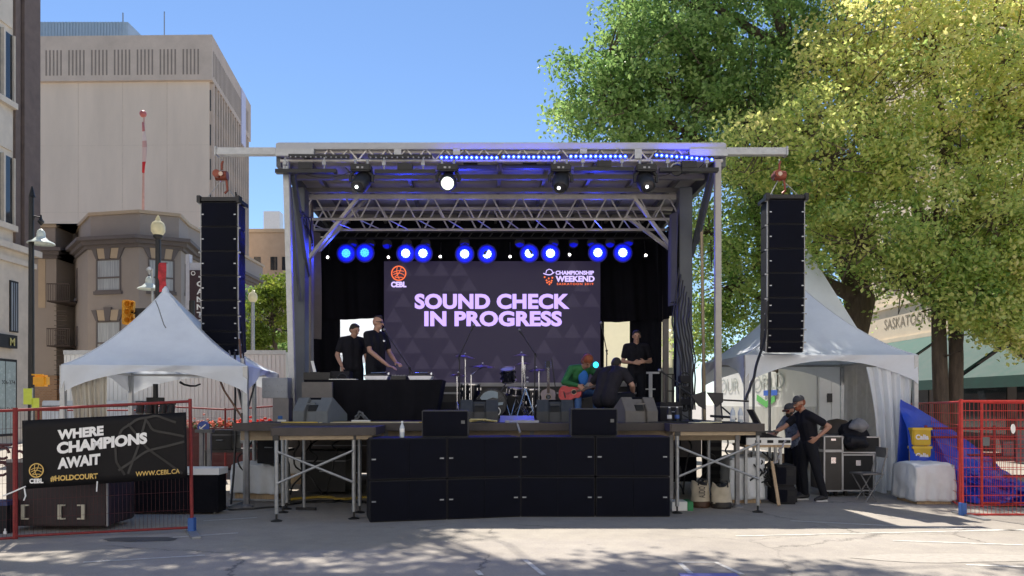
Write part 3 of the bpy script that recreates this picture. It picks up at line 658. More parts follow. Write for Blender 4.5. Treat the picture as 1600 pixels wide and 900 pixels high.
def V(px, py, Y): return tuple(P(px, py, Y))
tree('tall dense green tree whose crown rises behind the stage roof', (8.15, 19, 0),
     [([(8.15,19,0),(8.1,19,1.9),V(1345,470,19),V(1330,400,19.3)],.42,.3), ([V(1335,440,19.2),V(1280,330,19.5),V(1180,200,19.8),V(1080,90,20)],.26,.08), ([V(1335,440,19.2),V(1300,260,19.5),V(1230,80,19.8),(6.5,20,13)],.22,.08),
      ([V(1300,380,19.5),V(1210,290,19.8),V(1080,210,20),V(960,150,20)],.16,.05), ([V(1180,200,19.8),V(1060,150,20),V(950,90,20)],.12,.04), ([V(1345,470,19),V(1290,440,18.7),V(1200,400,18.4)],.2,.06), ([V(1230,80,19.8),(4.8,20,12.2)],.15,.05), ([V(1330,400,19.3),(9,19.5,7.5),(9.8,20,10.6)],.2,.06)],
     [(V(1112,40,20),(3.16,2.55,2.92),3), (V(930,160,20),(1.30,1.35,1.22),.8), (V(1028,128,20),(1.94,1.88,2.11),1.5), (V(1230,30,20),(2.92,2.40,2.75),2), (V(1110,180,20),(2.75,1.95,1.54),1.6), (V(1270,200,20),(2.11,1.80,2.11),1), (V(1120,-60,20),(2.2,1.6,1.3),.6)],
     72000, .13, LM_green, 11, clump=.46)
tree('low leafy green tree between the stage and the right speaker array', (7.2, 20, 0),
     [([(7.2,20,0),(7.1,20,2.4),V(1210,480,20),V(1190,400,20)],.26,.16), ([V(1210,480,20),V(1150,440,20),V(1110,360,20)],.12,.04), ([V(1190,400,20),V(1180,320,20),V(1150,270,20)],.12,.04), ([V(1210,480,20),V(1260,420,20),V(1300,350,20)],.12,.04)],
     [(V(1150,320,20),(1.6,1.5,1.5),1), (V(1140,440,19.8),(1.5,1.4,1.5),1.1), (V(1210,380,20),(1.7,1.4,1.8),1), (V(1110,510,19.8),(.9,.9,.8),.4), (V(1290,430,20),(1.5,1.3,1.6),.8)],
     30000, .11, LM_mid, 5, clump=.45)
tree('large yellowing tree with twin trunks right of the right speaker array', (9.6, 17, 0),
     [([(9.55,17,0),V(1468,560,17),V(1466,480,17),V(1462,380,17)],.17,.13), ([(9.85,17.1,0),V(1494,560,17),V(1492,470,17),V(1500,360,17)],.16,.12),
      ([V(1462,380,17),V(1400,260,17),V(1330,160,17),V(1290,100,17)],.12,.04), ([V(1500,360,17),V(1540,220,17),V(1570,90,17),(10.6,17,10)],.12,.04), ([V(1462,380,17),V(1480,220,17),V(1450,80,17),(9,17,11)],.12,.04),
      ([V(1466,480,17),V(1410,430,16.8),V(1340,380,16.6)],.09,.03), ([V(1400,260,17),V(1290,250,16.6),V(1190,230,16.5)],.07,.03), ([V(1500,360,17),V(1570,330,16.7),V(1620,280,16.5)],.08,.03), ([V(1330,160,17),V(1250,200,17)],.06,.02)],
     [(V(1420,130,17),(2.8,2.4,1.9),2.2), (V(1300,230,16.8),(2.1,1.9,1.3),1.3), (V(1190,235,16.6),(1.1,1.1,.75),.45), (V(1540,120,17),(2.4,2.2,2.2),1.8), (V(1330,330,16.6),(1.4,1.4,1.3),.8), (V(1450,330,16.6),(2.2,1.8,1.5),1.2), (V(1570,330,16.8),(1.8,1.6,1.7),1), (V(1480,-20,17),(2.6,1.8,1.2),.9), (V(1380,30,17),(1.8,1.8,1.4),.9), (V(1410,415,16.6),(1.0,1.0,.5),.3), (V(1540,440,17),(1.5,1.2,.9),.7), (V(1500,455,16.3),(1.1,.9,.5),.35), (V(1560,490,16),(1.0,.8,.45),.3), (V(1500,400,16.4),(1.6,1.1,.8),.6), (V(1590,380,16.5),(1.2,1,1.1),.6)],
     82000, .108, LM_yel, 23, clump=.47, tintbias=-.02, tgrad=.05)
tree('right edge tree with a low slanting branch over the awnings', (12.2, 16.5, 0),
     [([(12.3,16.5,0),(12.1,16.5,2.2),V(1640,470,16.5),V(1640,300,16.5)],.25,.17), ([V(1660,590,16.5),V(1590,545,16.2),V(1545,500,16),V(1508,476,16)],.14,.05), ([V(1640,300,16.5),V(1590,200,16.5),V(1560,150,16.5)],.12,.04), ([V(1640,470,16.5),V(1580,420,16.2),V(1550,350,16)],.1,.04)],
     [(V(1610,430,16.2),(1.0,1,1.1),.8), (V(1560,500,15.8),(.8,.6,.35),.3), (V(1610,250,16.5),(1.4,1.4,1.8),1), (V(1590,540,15.5),(.5,.5,.4),.25), (V(1620,120,16.5),(1.4,1.3,1.7),.8)],
     15000, .11, LM_yel, 31, clump=.4)
tree('small distant yellow-green tree left of the stage column', (X(430,36), 36, 0),
     [([(X(430,36),36,0),V(432,560,36),V(425,500,36)],.15,.08)],
     [(V(425,500,36),(1.5,1.3,1.7),1), (V(440,460,36),(1.2,1,1),.6), (V(400,540,36),(1,1,.8),.4)], 9000, .16, leaf_mat('lime_leaves', [(.08,.14,.02),(.2,.28,.04),(.34,.36,.06)]), 3, clump=.4)
tree('dark shaded tree beside the distant sign left of the stage', (X(378,44), 44, 0),
     [([(X(378,44),44,0),V(378,520,44)],.15,.08)], [(V(375,510,44),(1.6,1.3,2.4),1), (V(355,540,44),(1,1,1.2),.4), (V(430,545,44),(1.6,1,1),.5)], 8000, .18, LM_green, 4, clump=.45)
# the shade tree just outside the frame, upper left: it dapples the street; its dense left crown is added to shade the tent
tree('tall shade tree outside the left frame edge whose crown dapples the street, with a dense left part added to shade the tent', (-11.5, 13.5, 0),
     [([(-11.5,13.5,0),(-11.3,13.5,6),(-9.5,13.8,10.5),(-6,14,12.6),(-2,14.3,13.2)],.4,.1), ([(-9.5,13.8,10.5),(-7,12.6,13),(-4,12.4,13.6)],.2,.06), ([(-6,14,12.6),(-3,15,14.5),(0,15.4,14.6)],.14,.05), ([(-11.3,13.5,6),(-11,16,10),(-9,18,13)],.25,.08)],
     [((-6.3,14.0,13.0),(2.2,.8,1.1),.4), ((-3.2,14.2,13.6),(2.6,.9,1.2),.75), ((-.2,14.3,13.9),(2.4,.7,1.0),.5), ((-8.6,18.6,14.0),(3.8,2.2,1.6),5), ((-6.3,17.0,13.4),(2.2,1.6,1.2),2.5)], 42000, .17, LM_green, 41, clump=.5)
# ============================================================ THE STAGE
DZ = 1.27
ST = thing('mobile_stage', 'grey mobile concert stage with trussed roof, corner posts and dark deck', 'stage', (-.3, 14.5, 0))
M_roofsk = mat('roof_skin', (.40,.41,.43), .5, .1, .08, 2)
M_ceil = mat('ceiling_panel', (.48,.46,.45), .6, .1, .12, 2)
M_rib = mat('ceiling_rib', (.17,.165,.165), .5, .3, .1)
M_truss = mat('truss_tube', (.55,.53,.51), .4, .35, .15, 6)
M_col = mat('column_steel', (.105,.115,.13), .5, .3, .15, 2)
M_colb = mat('column_cream', (.20,.175,.155), .6, .1, .15, 2)
# roof shell: front 13.0, back 17.8, slightly skewed plan
def rx(u, y): # u 0..1 across at depth y
    t = (y-13)/4.8
    return (-3.95-.25*t)*(1-u)+(3.58-.15*t)*u
b = MB(); b.prism([(rx(0,13),13.0),(rx(1,13),13.0),(rx(1,17.8),17.8),(rx(0,17.8),17.8)], (0,0,5.80), (1,0,0), (0,0,1), (0,1,0), .12)
b.build('roof', M_ceil, ST)
b = MB(); b.bb(-3.97, 3.60, 12.9, 13.0, 5.84, 5.94); b.bb(-3.95,3.58,12.92,13.0,5.935,5.96); b.build('roof_fascia', M_roofsk, ST, bevel=.006)
b = MB(); b.bb(-3.97, -3.32, 12.87, 12.99, 5.72, 5.84); b.build('fascia_plate', M_alu, ST, bevel=.005)
b = MB(); b.bb(2.98, 3.62, 12.87, 12.99, 5.72, 5.84); b.build('fascia_plate', M_alu, ST, bevel=.005)
for x in (-.93, 1.2, 2.12, 2.99-2.0*.0):
    if x > 2.9: continue
    b = MB(); b.bb(x-.06, x+.06, 12.89, 12.93, 5.68, 5.84); b.build('bracket_plate', M_alu, ST)
b = MB(); b.bb(-1.98,-1.86,12.89,12.93,5.66,5.84); b.build('bracket_plate', M_alu, ST)
# front lattice under fascia
b = MB(); b.tube([(-3.9,12.95,5.66),(3.55,12.95,5.66)], .03, 10)
b.build('front_truss_chord', M_truss, ST, smooth=True)
b = MB(); n = 19
for k in range(n):
    x0 = -3.25+k*(6.2/n); x1 = x0+6.2/n; b.bar((x0,12.96,5.67),((x0+x1)/2-.02,12.96,5.84),.022); b.bar(((x0+x1)/2+.02,12.96,5.84),(x1,12.96,5.67),.022)
b.build('front_truss_lattice', M_truss, ST)
# ceiling ribs
for k in range(9):
    u = .06+k*.11; b = MB(); b.prism([(rx(u,13.05)-.03,13.05),(rx(u,13.05)+.03,13.05),(rx(u,17.7)+.03,17.7),(rx(u,17.7)-.03,17.7)], (0,0,5.7), (1,0,0), (0,0,1), (0,1,0), .097); b.build('ceiling_rib', M_rib, ST)
for y in (13.9, 14.75, 16.4):
    b = MB(); b.bb(rx(.01,y), rx(.99,y), y-.05, y+.05, 5.62, 5.70); b.build('ceiling_beam', M_rib, ST)
b = MB()
for s, u in ((-1,0),(1,1)):
    b = MB(); b.prism([(rx(u,13.0)-.04,13.0),(rx(u,13.0)+.04,13.0),(rx(u,17.7)+.04,17.7),(rx(u,17.7)-.04,17.7)], (0,0,5.58), (1,0,0), (0,0,1), (0,1,0), .22); b.build('roof_side_beam', M_col, ST)
# box truss
def truss(x0, x1, yf, yb, zt, zb, n, nm='box_truss'):
    b = MB()
    for y in (yf, yb): b.tube([(x0,y,zb),(x1,y,zb)], .028, 8)
    b.bar((x0,yf,zt),(x1,yf,zt),.07,.09); b.bar((x0,yb,zt),(x1,yb,zt),.06)
    w = (x1-x0)/n
    for y in (yf, yb):
        for k in range(n):
            xa = x0+k*w; b.tube([(xa+.03,y,zb),(xa+w/2-.03,y,zt)], .016, 6); b.tube([(xa+w/2+.03,y,zt),(xa+w-.03,y,zb)], .016, 6)
    for k in range(n):
        xa = x0+k*w; b.tube([(xa,yf,zb),(xa+w/2,yb,zb)], .012, 5)
    return b.build(nm, M_truss, ST)
truss(-4.15, 3.32, 15.0, 15.9, 5.60, 5.17, 13)
# back rail of black truss for the lamps
def P2(*a): return tuple(P(*a))
# side columns
b = MB(); b.bb(-4.12,-3.86,14.3,14.6,DZ,5.6); b.build('column', M_col, ST, bevel=.01)
b = MB(); b.bb(-4.17,-4.0,15.3,15.5,DZ,5.6); b.build('column', M_colb, ST, bevel=.01)
b = MB(); b.bb(3.12,3.36,14.3,14.6,DZ,5.6); b.build('column', M_col, ST, bevel=.01)
b = MB(); b.bb(3.30,3.46,15.3,15.5,DZ,5.6); b.build('column', M_col, ST, bevel=.01)
b = MB(); b.bb(3.33,3.45,16.9,17.0,DZ,4.9); b.build('rear_post', M_colb, ST)
b = MB(); b.bb(-4.62,-4.5,16.9,17.0,DZ,4.9); b.build('rear_post', M_colb, ST)
# front posts
b = MB(); b.bar((-3.80,12.93,5.65),(-3.68,12.93,DZ-.05),.1,.1,(0,1,0)); b.build('front_post', M_alu, ST, bevel=.008)
b = MB(); b.bar((3.46,12.93,5.65),(3.47,12.93,DZ-.3),.105,.1,(0,1,0)); b.build('front_post', mat('worn_cream_post', (.38,.36,.33), .5, .2), ST, bevel=.008)
b = MB(); b.tube([P2(454,345,13.3),P2(455,640,13.3)],.035,8); b.build('thin_post', M_galv, ST)
b = MB(); b.tube([P2(1096,350,14),P2(1101,660,14)],.03,8); b.build('thin_post', mat('brass_post', (.35,.28,.18), .5, .3), ST)
# diagonal hydraulic arms at roof corners
b = MB(); b.bar(P2(458,272,13.2),P2(482,430,14.6),.07,.1,(0,1,0)); b.tube([P2(450,268,13.1),P2(468,470,14.2)],.035,8); b.build('hydraulic_arm', M_col, ST)
b = MB(); b.bar(P2(1112,268,13.2),P2(1080,400,14.6),.07,.1,(0,1,0)); b.tube([P2(1117,270,13.1),P2(1090,380,14.2)],.03,8); b.build('hydraulic_arm', M_col, ST)
# knee braces
for a in ((484,402,15.2,562,306,15.0),(487,404,15.9,572,312,15.9)):
    b = MB(); b.bar(P2(*a[:3]),P2(*a[3:]),.06,.1,(0,1,0)); b.build('knee_brace', M_truss, ST)
for a in ((1058,399,15.2,988,306,15.0),(1056,396,15.9,978,338,15.9)):
    b = MB(); b.bar(P2(*a[:3]),P2(*a[3:]),.06,.1,(0,1,0)); b.build('knee_brace', M_truss, ST)
# hoist beams to the sides
b = MB(); b.bb(-4.97,-3.97,12.88,13.0,5.745,5.865); b.bb(-4.99,-4.96,12.86,13.02,5.73,5.88); b.build('hoist_beam', M_alu, ST, bevel=.006)
b = MB(); b.bb(3.60,4.62,12.88,13.0,5.745,5.865); b.bb(4.60,4.63,12.86,13.02,5.73,5.88); b.build('hoist_beam', M_alu, ST, bevel=.006)
# deck and its edge, chassis
b = MB(); b.bb(-4.15,3.5,11.45,17.8,DZ-.06,DZ); b.build('deck', M_deck, ST)
b = MB(); b.bb(-4.15,3.5,11.40,11.45,DZ-.11,DZ+.005); b.build('deck_edge', M_brown, ST)
b = MB(); b.bb(-4.1,3.45,11.6,11.7,DZ-.26,DZ-.12); b.bb(-4.1,3.45,13.4,13.5,DZ-.3,DZ-.08); b.build('deck_beam', mat('tan_beam', (.32,.25,.17), .6, .1, .2), ST)
b = MB(); b.bb(-4.4,3.6,14.6,14.8,.55,1.1); b.bb(-4.4,3.6,16.6,16.8,.55,1.1)
for x in (-3,-1,1,3): b.bb(x-.05,x+.05,14.8,16.6,.6,1.0)
b.build('chassis', M_brown, ST)
for x in (-1.6, -.6):
    for y in (14.45, 16.95): MB().lathe([(.2,-.12),(.38,-.12),(.4,-.06),(.4,.06),(.38,.12),(.2,.12)], (x,y,.4), (0,1,0), 24).build('wheel', M_rubber, ST)
for x in (-4.0,-1.9,.3,2.4,3.4):
    for y in (11.6, 13.6): b = MB(); b.bar((x,y,DZ-.1),(x,y,.03),.06); b.lathe([(.09,0),(.09,.02),(.03,.05)], (x,y,0), n=12); b.build('deck_leg', M_alud, ST)
# rear riser with pale edges
RI = thing('rear_riser', 'long low riser with pale metal edge strips across the stage back', 'riser', (-.5, 16.6, DZ))
b = MB(); b.bb(-3.6,2.6,16.2,16.95,DZ,DZ+.66); b.build('body', M_blkm, RI)
b = MB(); b.bb(-3.62,2.62,16.17,16.95,DZ+.66,DZ+.74); b.bb(-3.62,2.62,16.17,16.2,DZ+.5,DZ+.54); b.build('edge_strip', mat('brushed_edge', (.28,.28,.29), .45, .3), RI)
# curtains
def curtain(name, label, x0, x1, z0f, z1, y, m, amp=.05, freq=9, seed=0, group=None, thing_cat='curtain'):
    b = MB(); n = max(8, int((x1-x0)*36)); mrows = 14; rnd = random.Random(seed); ph = rnd.uniform(0,6)
    for j in range(mrows+1):
        for i in range(n+1):
            x = x0+(x1-x0)*i/n; zb = z0f(x) if callable(z0f) else z0f; z = zb+(z1-zb)*j/mrows; k = 1-.5*j/mrows
            yy = y+amp*k*math.sin(x*freq+ph+.6*math.sin(x*2.3+j*.15))+amp*.4*math.sin(x*freq*2.7+j*.2)
            b.v.append((x, yy, z))
    for j in range(mrows):
        for i in range(n): a = j*(n+1)+i; b.f.append((a,a+1,a+n+2,a+n+1))
    o = b.build(name, m, None, smooth=True); tag(o, label, thing_cat, group); return o
M_curt = mat('black_drape', (.008,.008,.012), .95, 0, .2, 2, spec=.15)
M_curtg = mat('grey_drape', (.10,.10,.115), .9, 0, .15, 2)
zt = 5.25; yb = 17.45
curtain('back_curtain', 'wide black drape closing the stage back above and behind the screen', X(485,yb), X(1038,yb), lambda x: Z(500,yb)+.05*math.sin(x*2.1)+ (.06 if x < -2 else 0), zt, yb, M_curt, group='black stage drapes')
curtain('back_curtain', 'narrow black drape left of the opening behind the DJs', X(480,yb+.1), X(531,yb+.1), DZ, Z(490,yb), yb+.1, M_curt, seed=2, group='black stage drapes')
curtain('back_curtain', 'narrow black drape right of the bright opening by the standing man', X(984,yb+.1), X(1034,yb+.1), DZ, Z(490,yb), yb+.1, M_curt, seed=3, group='black stage drapes')
curtain('back_curtain', 'black drape hidden behind the lower half of the video screen', X(596,yb+.1), X(944,yb+.1), DZ, Z(490,yb), yb+.1, M_curt, seed=3, group='black stage drapes')
# side drapes running in depth
def side_drape(name, label, x0, y0, x1, y1, z0, z1, m, seed, amp=.05):
    b = MB(); n = 50; d = Vector((x1-x0, y1-y0)); L = d.length; d.normalize(); nn = Vector((d.y,-d.x)); ph = seed
    for j in range(9):
        for i in range(n+1):
            s = L*i/n; k = amp*math.sin(s*11+ph+.4*math.sin(j*.5+s)); b.v.append((x0+d.x*s+nn.x*k, y0+d.y*s+nn.y*k, z0+(z1-z0)*j/8))
    for j in range(8):
        for i in range(n): a = j*(n+1)+i; b.f.append((a,a+1,a+n+2,a+n+1))
    o = b.build(name, m, None, smooth=True); tag(o, label, 'curtain', 'side drapes of the stage'); return o
side_drape('side_curtain', 'black drape along the stage left side behind the DJ desk', -4.25, 15.5, -4.6, 17.4, DZ, 5.3, M_curt, 1)
side_drape('side_curtain', 'long black drape along the stage right side', 3.3, 15.6, 3.36, 17.4, 3.4, 5.3, M_curt, 4)
side_drape('side_curtain', 'light grey bunched drape hanging at the right front column', 2.98, 14.1, 3.1, 14.9, 3.45, 5.1, M_curtg, 2, .07)
side_drape('side_curtain', 'dark narrow drape below the grey bunched drape', 3.12, 14.6, 3.22, 15.2, 1.9, 3.5, M_curt, 3, .04)
side_drape('side_curtain', 'grey-brown drape strip beside the left cream column', -4.05, 15.55, -3.98, 15.9, 2.9, 5.1, mat('taupe_drape', (.15,.13,.12), .9), 3, .05)
# grey control box at the left front post
cb = thing('control_box', 'riveted pale grey steel box with blue sticker on the left stage corner', 'control box', (-3.95, 12.7, DZ))
MB().bb(X(409,12.6),X(449,12.6),12.6,12.9,Z(622,12.6),Z(590,12.6)).build('upper_housing', mat('box_grey', (.32,.34,.37), .5, .2), cb, bevel=.01)
MB().bb(X(424,12.55),X(449,12.55),12.62,12.95,Z(668,12.55),Z(622,12.6)).build('pedestal', mat('box_grey_dark', (.22,.21,.21), .6), cb)
b = MB()
for x in (414,420,433,440,445):
    for y in (594,603,612): b.cyl(P2(x,y,12.6),tuple(P(x,y,12.6)+Vector((0,-.012,0))),.008,8)
b.build('rivet_row', M_galv, cb)
b = MB(); b.bb(X(431,12.5),X(438,12.5),12.61,12.615,Z(655,12.5),Z(650,12.5)); b.build('sticker', mat('sticker_blue', (.02,.12,.4), .5), cb)
b = MB(); b.bb(X(430,12.5),X(444,12.5),12.612,12.617,Z(666,12.5),Z(656,12.5)); b.build('notice', M_white, cb)

# ------------------------------------------------------------ LED screen
YS = 17.0
sc = thing('video_screen', 'large dark LED screen reading SOUND CHECK IN PROGRESS at the back of the stage', 'screen', (X(769,YS), YS+.06, Z(600,YS)))
x0, x1, z0, z1 = X(600,YS), X(938,YS), Z(602,YS), Z(408,YS)
def em(name, col, s=1):
    m = bpy.data.materials.new(name); m.use_nodes = True; n = m.node_tree.nodes; b_ = n['Principled BSDF']; b_.inputs['Base Color'].default_value = (.01,.01,.01,1)
    b_.inputs['Emission Color'].default_value = (*col,1); b_.inputs['Emission Strength'].default_value = s; b_.inputs['Roughness'].default_value = .6; return m
MB().bb(x0,x1,YS+.003,YS+.12,z0,z1).build('panel', em('screen_dark', (.012,.009,.025), .55), sc)
M_tri = em('screen_triangle', (.020,.016,.034), .6); b = MB(); tw = (x1-x0)/11.5; th = (z1-z0)/8
rnd = random.Random(3)
for r_ in range(8):
    for c in range(12):
        if rnd.random() < .7:
            xx = x0+tw*.02+c*tw-(tw/2 if r_ % 2 else 0); zz = z0+r_*th
            if xx < x0 or xx+tw*.96 > x1: continue
            if r_ > 2 and 4 < c < 9: continue
            b.add([(xx+.02,YS,zz+.02),(xx+tw*.96,YS,zz+.02),(xx+tw/2,YS,zz+th*.97)], [(0,1,2)])
b.build('triangle_pattern', M_tri, sc)
M_lil = em('screen_lilac', (.40,.28,.78), .74); M_org = em('screen_orange', (.75,.13,.04), .6); M_lw = em('screen_white', (.5,.4,.8), .65)
def st_text(s, px0, px1, py0, py1, m, bold=.035, sp=1.0):
    o = P(px0, py1, YS); text('lettering', s, m, sc, o, (X(px1,YS)-X(px0,YS),0,0), (0,0,Z(py0,YS)-Z(py1,YS)), bold, .006, sp)
st_text('SOUND CHECK', 648, 890, 459, 483, M_lil, .045, 1.03); st_text('IN PROGRESS', 663, 878, 486, 510, M_lil, .045, 1.03)
st_text('CEBL', 611, 635, 440, 449, M_lw, .05); ball_logo(sc, P(623,427,YS), X(634,YS)-X(623,YS), (1,0,0), (0,0,1), M_org)
st_text('CHAMPIONSHIP', 868, 928, 423, 429.5, M_lw, .045); st_text('WEEKEND', 868, 929, 431, 440.5, M_lw, .045); st_text('SASKATOON 2019', 870, 927, 442, 445.5, M_org, .02, 1.25)
b = MB(); nn = (0,-1,0)
stroke(b, [P(849+i*1.9,427+2.4*math.sin(i/9*math.pi)+(0 if i < 6 else -(i-6)*.6),YS-.006) for i in range(10)], .022, nn)
stroke(b, [P(853,427,YS-.006),P(854,422.5,YS-.006),P(858,420.5,YS-.006),P(862,422,YS-.006),P(864,427,YS-.006)], .018, nn)
b.build('hat_emblem', M_lw, sc)
b = MB()
for x, y in ((851,433),(854,438),(855,441.5),(857.5,435),(858,440),(858.5,444),(863,434),(862,438.5),(861,441.5)): b.box(tuple(P(x,y,YS-.008)), (.035,.002,.035), ry=R(45))
b.build('diamond_emblem', M_org, sc)

# ------------------------------------------------------------ lighting rig
def ledmat(name, col, s): return em(name, col, s)
M_ledb = ledmat('led_blue', (.02,.05,1), 5); M_ledc = ledmat('led_core', (.35,.6,1), 9); M_ledoff = mat('led_off', (.35,.35,.37), .3)
def led_bar(px0, py0, px1, py1, Y, lit, label):
    a = P(px0,py0,Y); e = P(px1,py1,Y); t = thing('led_strip_light', label, 'stage light', tuple(a), 'led strip lights along the roof front')
    b = MB(); b.bar(a+Vector((-.04,.05,.03)), e+Vector((.04,.05,.03)), .07, .05); b.build('housing', M_blkm, t)
    proto = None
    for k in range(12):
        c = a.lerp(e, k/11)
        if proto is None:
            proto = MB().ell(tuple(c), (.028,.014,.028) if lit else (.014,.01,.014), 10, 6).build('led', M_ledb if lit else M_ledoff, t, smooth=True)
            p0 = c
            if lit: core = MB().ell(tuple(c+Vector((0,-.006,0))), (.014,.009,.014), 8, 5).build('led_core', M_ledc, proto, off=world_loc(proto))
        else:
            o = proto.copy(); C.objects.link(o); o.parent = t; o.location = Vector(c)-p0
            if lit: o2 = core.copy(); C.objects.link(o2); o2.parent = o
led_bar(454,245,541,246,12.8,False,'unlit led strip at the roof front left corner')
led_bar(579,246,671,246,12.8,False,'unlit led strip between the left two moving heads')
led_bar(690,246,776,246.5,12.8,True,'leftmost of the blue lit led strips, above the white glaring light')
led_bar(787,245,873,246,12.8,True,'blue lit led strip left of the third moving head')
led_bar(892,244.5,977,244.5,12.8,True,'blue lit led strip between the two right moving heads')
led_bar(1026,242.5,1112,249.5,12.8,True,'tilted blue lit led strip at the roof front right corner')
def area(name, loc, tgt, e, col, sz, par, spot=None):
    L = bpy.data.lights.new(name, 'SPOT' if spot else 'AREA'); L.energy = e; L.color = col
    if spot: L.spot_size = R(spot); L.spot_blend = .6; L.shadow_soft_size = .08
    else: L.shape = 'RECTANGLE'; L.size = sz[0]; L.size_y = sz[1]
    o = bpy.data.objects.new(name, L); C.objects.link(o); o.parent = par
    o.location = Vector(loc)-world_loc(par); o.rotation_euler = (Vector(tgt)-Vector(loc)).to_track_quat('-Z','Y').to_euler(); return o
def light_batten(px0, px1, py, Y, label):
    t = thing('light_batten', label, 'stage light', (X(px0,Y),Y,Z(py,Y)), 'dark battens slung under the roof front')
    b = MB(); b.bb(X(px0,Y),X(px1,Y),Y-.05,Y+.06,Z(py+3,Y),Z(py-3,Y)); b.build('housing', M_blkm, t)
    b = MB(); xm = X((px0+px1)/2,Y); b.bb(xm-.12,xm+.12,Y-.06,Y+.05,Z(py-3,Y),Z(py-13,Y)); b.build('power_pack', M_blkm, t)
    b = MB()
    for x in (xm-.35, xm+.3): b.tube([(x,Y,Z(py,Y)),(x,Y,Z(252,12.95))], .012); b.bb(x-.03,x+.03,Y-.03,Y+.03,Z(py-16,Y),Z(py-10,Y))
    b.build('hanger', M_galv, t)
light_batten(431,526,268,12.75,'dark batten at the far left of the roof front'); light_batten(586,680,269,12.75,'dark batten left of the white glaring light')
light_batten(695,776,262,13.1,'dark batten behind the leftmost blue strip'); light_batten(785,870,261,13.1,'dark batten behind the second blue strip')
light_batten(897,990,265,12.75,'dark batten between the two right moving heads'); light_batten(1030,1122,266,12.75,'dark batten at the far right of the roof front')
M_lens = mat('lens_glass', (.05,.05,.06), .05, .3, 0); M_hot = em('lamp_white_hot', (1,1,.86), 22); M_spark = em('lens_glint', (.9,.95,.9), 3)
def moving_head(px, label, lit, tilt):
    Y = 12.75; x = X(px,Y); zt = Z(254,Y); t = thing('moving_head_light', label, 'stage light', (x,Y,zt-.5), 'moving head lights on the roof truss')
    b = MB(); b.bb(x-.17,x+.17,Y-.12,Y+.12,zt-.17,zt-.05); b.build('base', M_blkm, t, bevel=.02)
    b = MB()
    for s in (-1,1): MB().tube([(x+s*.1,Y,zt-.06),(x+s*.1,Y,zt+.04)], .022).build('clamp', M_galv, t)
    b = MB()
    for s in (-1,1): b.tube([(x+s*.12,Y,zt-.15),(x+s*.185,Y,zt-.22),(x+s*.18,Y,zt-.33)], .028, 8)
    b.build('yoke', M_blkm, t, smooth=True)
    d = Vector(tilt).normalized(); c = Vector((x,Y,zt-.33)); b = MB()
    b.lathe([(.06,-.19),(.12,-.17),(.145,-.05),(.14,.08),(.125,.15),(.11,.17),(.10,.145)], c, d, 20); b.build('head', M_blk, t, smooth=True)
    b = MB(); b.lathe([(.005,.165),(.055,.163),(.062,.157)], c, d, 20, False) if lit else b.lathe([(.005,.16),(.07,.157),(.098,.15)], c, d, 20, False)
    b.build('lens', M_hot if lit else M_lens, t, smooth=True)
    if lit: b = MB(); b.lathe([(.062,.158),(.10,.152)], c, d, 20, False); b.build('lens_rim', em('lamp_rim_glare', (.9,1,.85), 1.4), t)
    if not lit: MB().ell(c+d*.163+Vector((-.02,0,.0)), .026, 10, 6).build('bulb_or_glint', M_spark, t)  # glint on the unlit lens, made as a small glowing bead
    else: area('beam', c+d*.2, c+d*3, 60, (1,1,.9), None, t, 60)
    b = MB(); b.bb(x-.06,x-.02,Y-.123,Y-.118,zt-.13,zt-.1); b.bb(x+.02,x+.05,Y-.123,Y-.118,zt-.13,zt-.1); b.build('display', M_ledoff, t)
moving_head(565,'leftmost moving head light, unlit, tilted down',False,(-.25,-.7,-.65)); moving_head(700,'moving head glaring white toward the camera',True,(.02,-.93,-.36))
moving_head(876,'third moving head light with its lens pointing down left',False,(-.1,-.65,-.75)); moving_head(1009,'rightmost moving head light, unlit',False,(.12,-.75,-.65))
t = thing('par_light', 'small black par can near the roof right corner', 'stage light', (X(1062,12.8),12.8,Z(265,12.8)))
b = MB(); c = P(1058,266,12.8); b.lathe([(.06,-.12),(.09,-.1),(.1,.05),(.09,.1),(.08,.09)], c, (-.3,-.9,-.3), 18); b.build('can', M_blk, t)
b = MB(); ring_mb(b, tuple(c), .12, .02, (1,0,0), (0,0,1), 0, 180); b.tube([tuple(c+Vector((0,0,.11))),(c.x,12.9,Z(252,12.95))], .015); b.build('yoke', M_galv, t)
# back row of beam lamps
LR = thing('lamp_truss', 'black lamp truss across the stage back above the screen', 'truss', (-.45, 16.9, 4.9))
yl = 16.75; b = MB()
for z in (Z(372,yl), Z(362,yl)): b.tube([(X(488,yl),yl,z),(X(1040,yl),yl,z)], .025, 8)
for k in range(34): xa = X(488+k*16.2,yl); b.tube([(xa,yl,Z(372,yl)),(xa+.11,yl,Z(362,yl))], .012, 5)
for px in (520,660,800,940,1030): b.tube([(X(px,yl),yl,Z(362,yl)),(X(px,yl),yl,5.62)], .015, 6)
b.build('chords', M_blkm, LR)
M_bl = em('beam_lamp_face', (.30,.45,1), 3.0); M_halos = [em('halo_blue_%s' % w_, (.0,.006,1), s_) for w_, s_ in (('hot',2.6),('bright',1.3),('mid',.65),('low',.28),('faint',.1))]
M_rim = em('beam_lamp_rim', (.0,.004,1), .5); M_dim = em('dim_blue_lens', (.0,.004,.75), .3); M_ice = em('icy_lamp_face', (.03,.22,.8), 1.6)
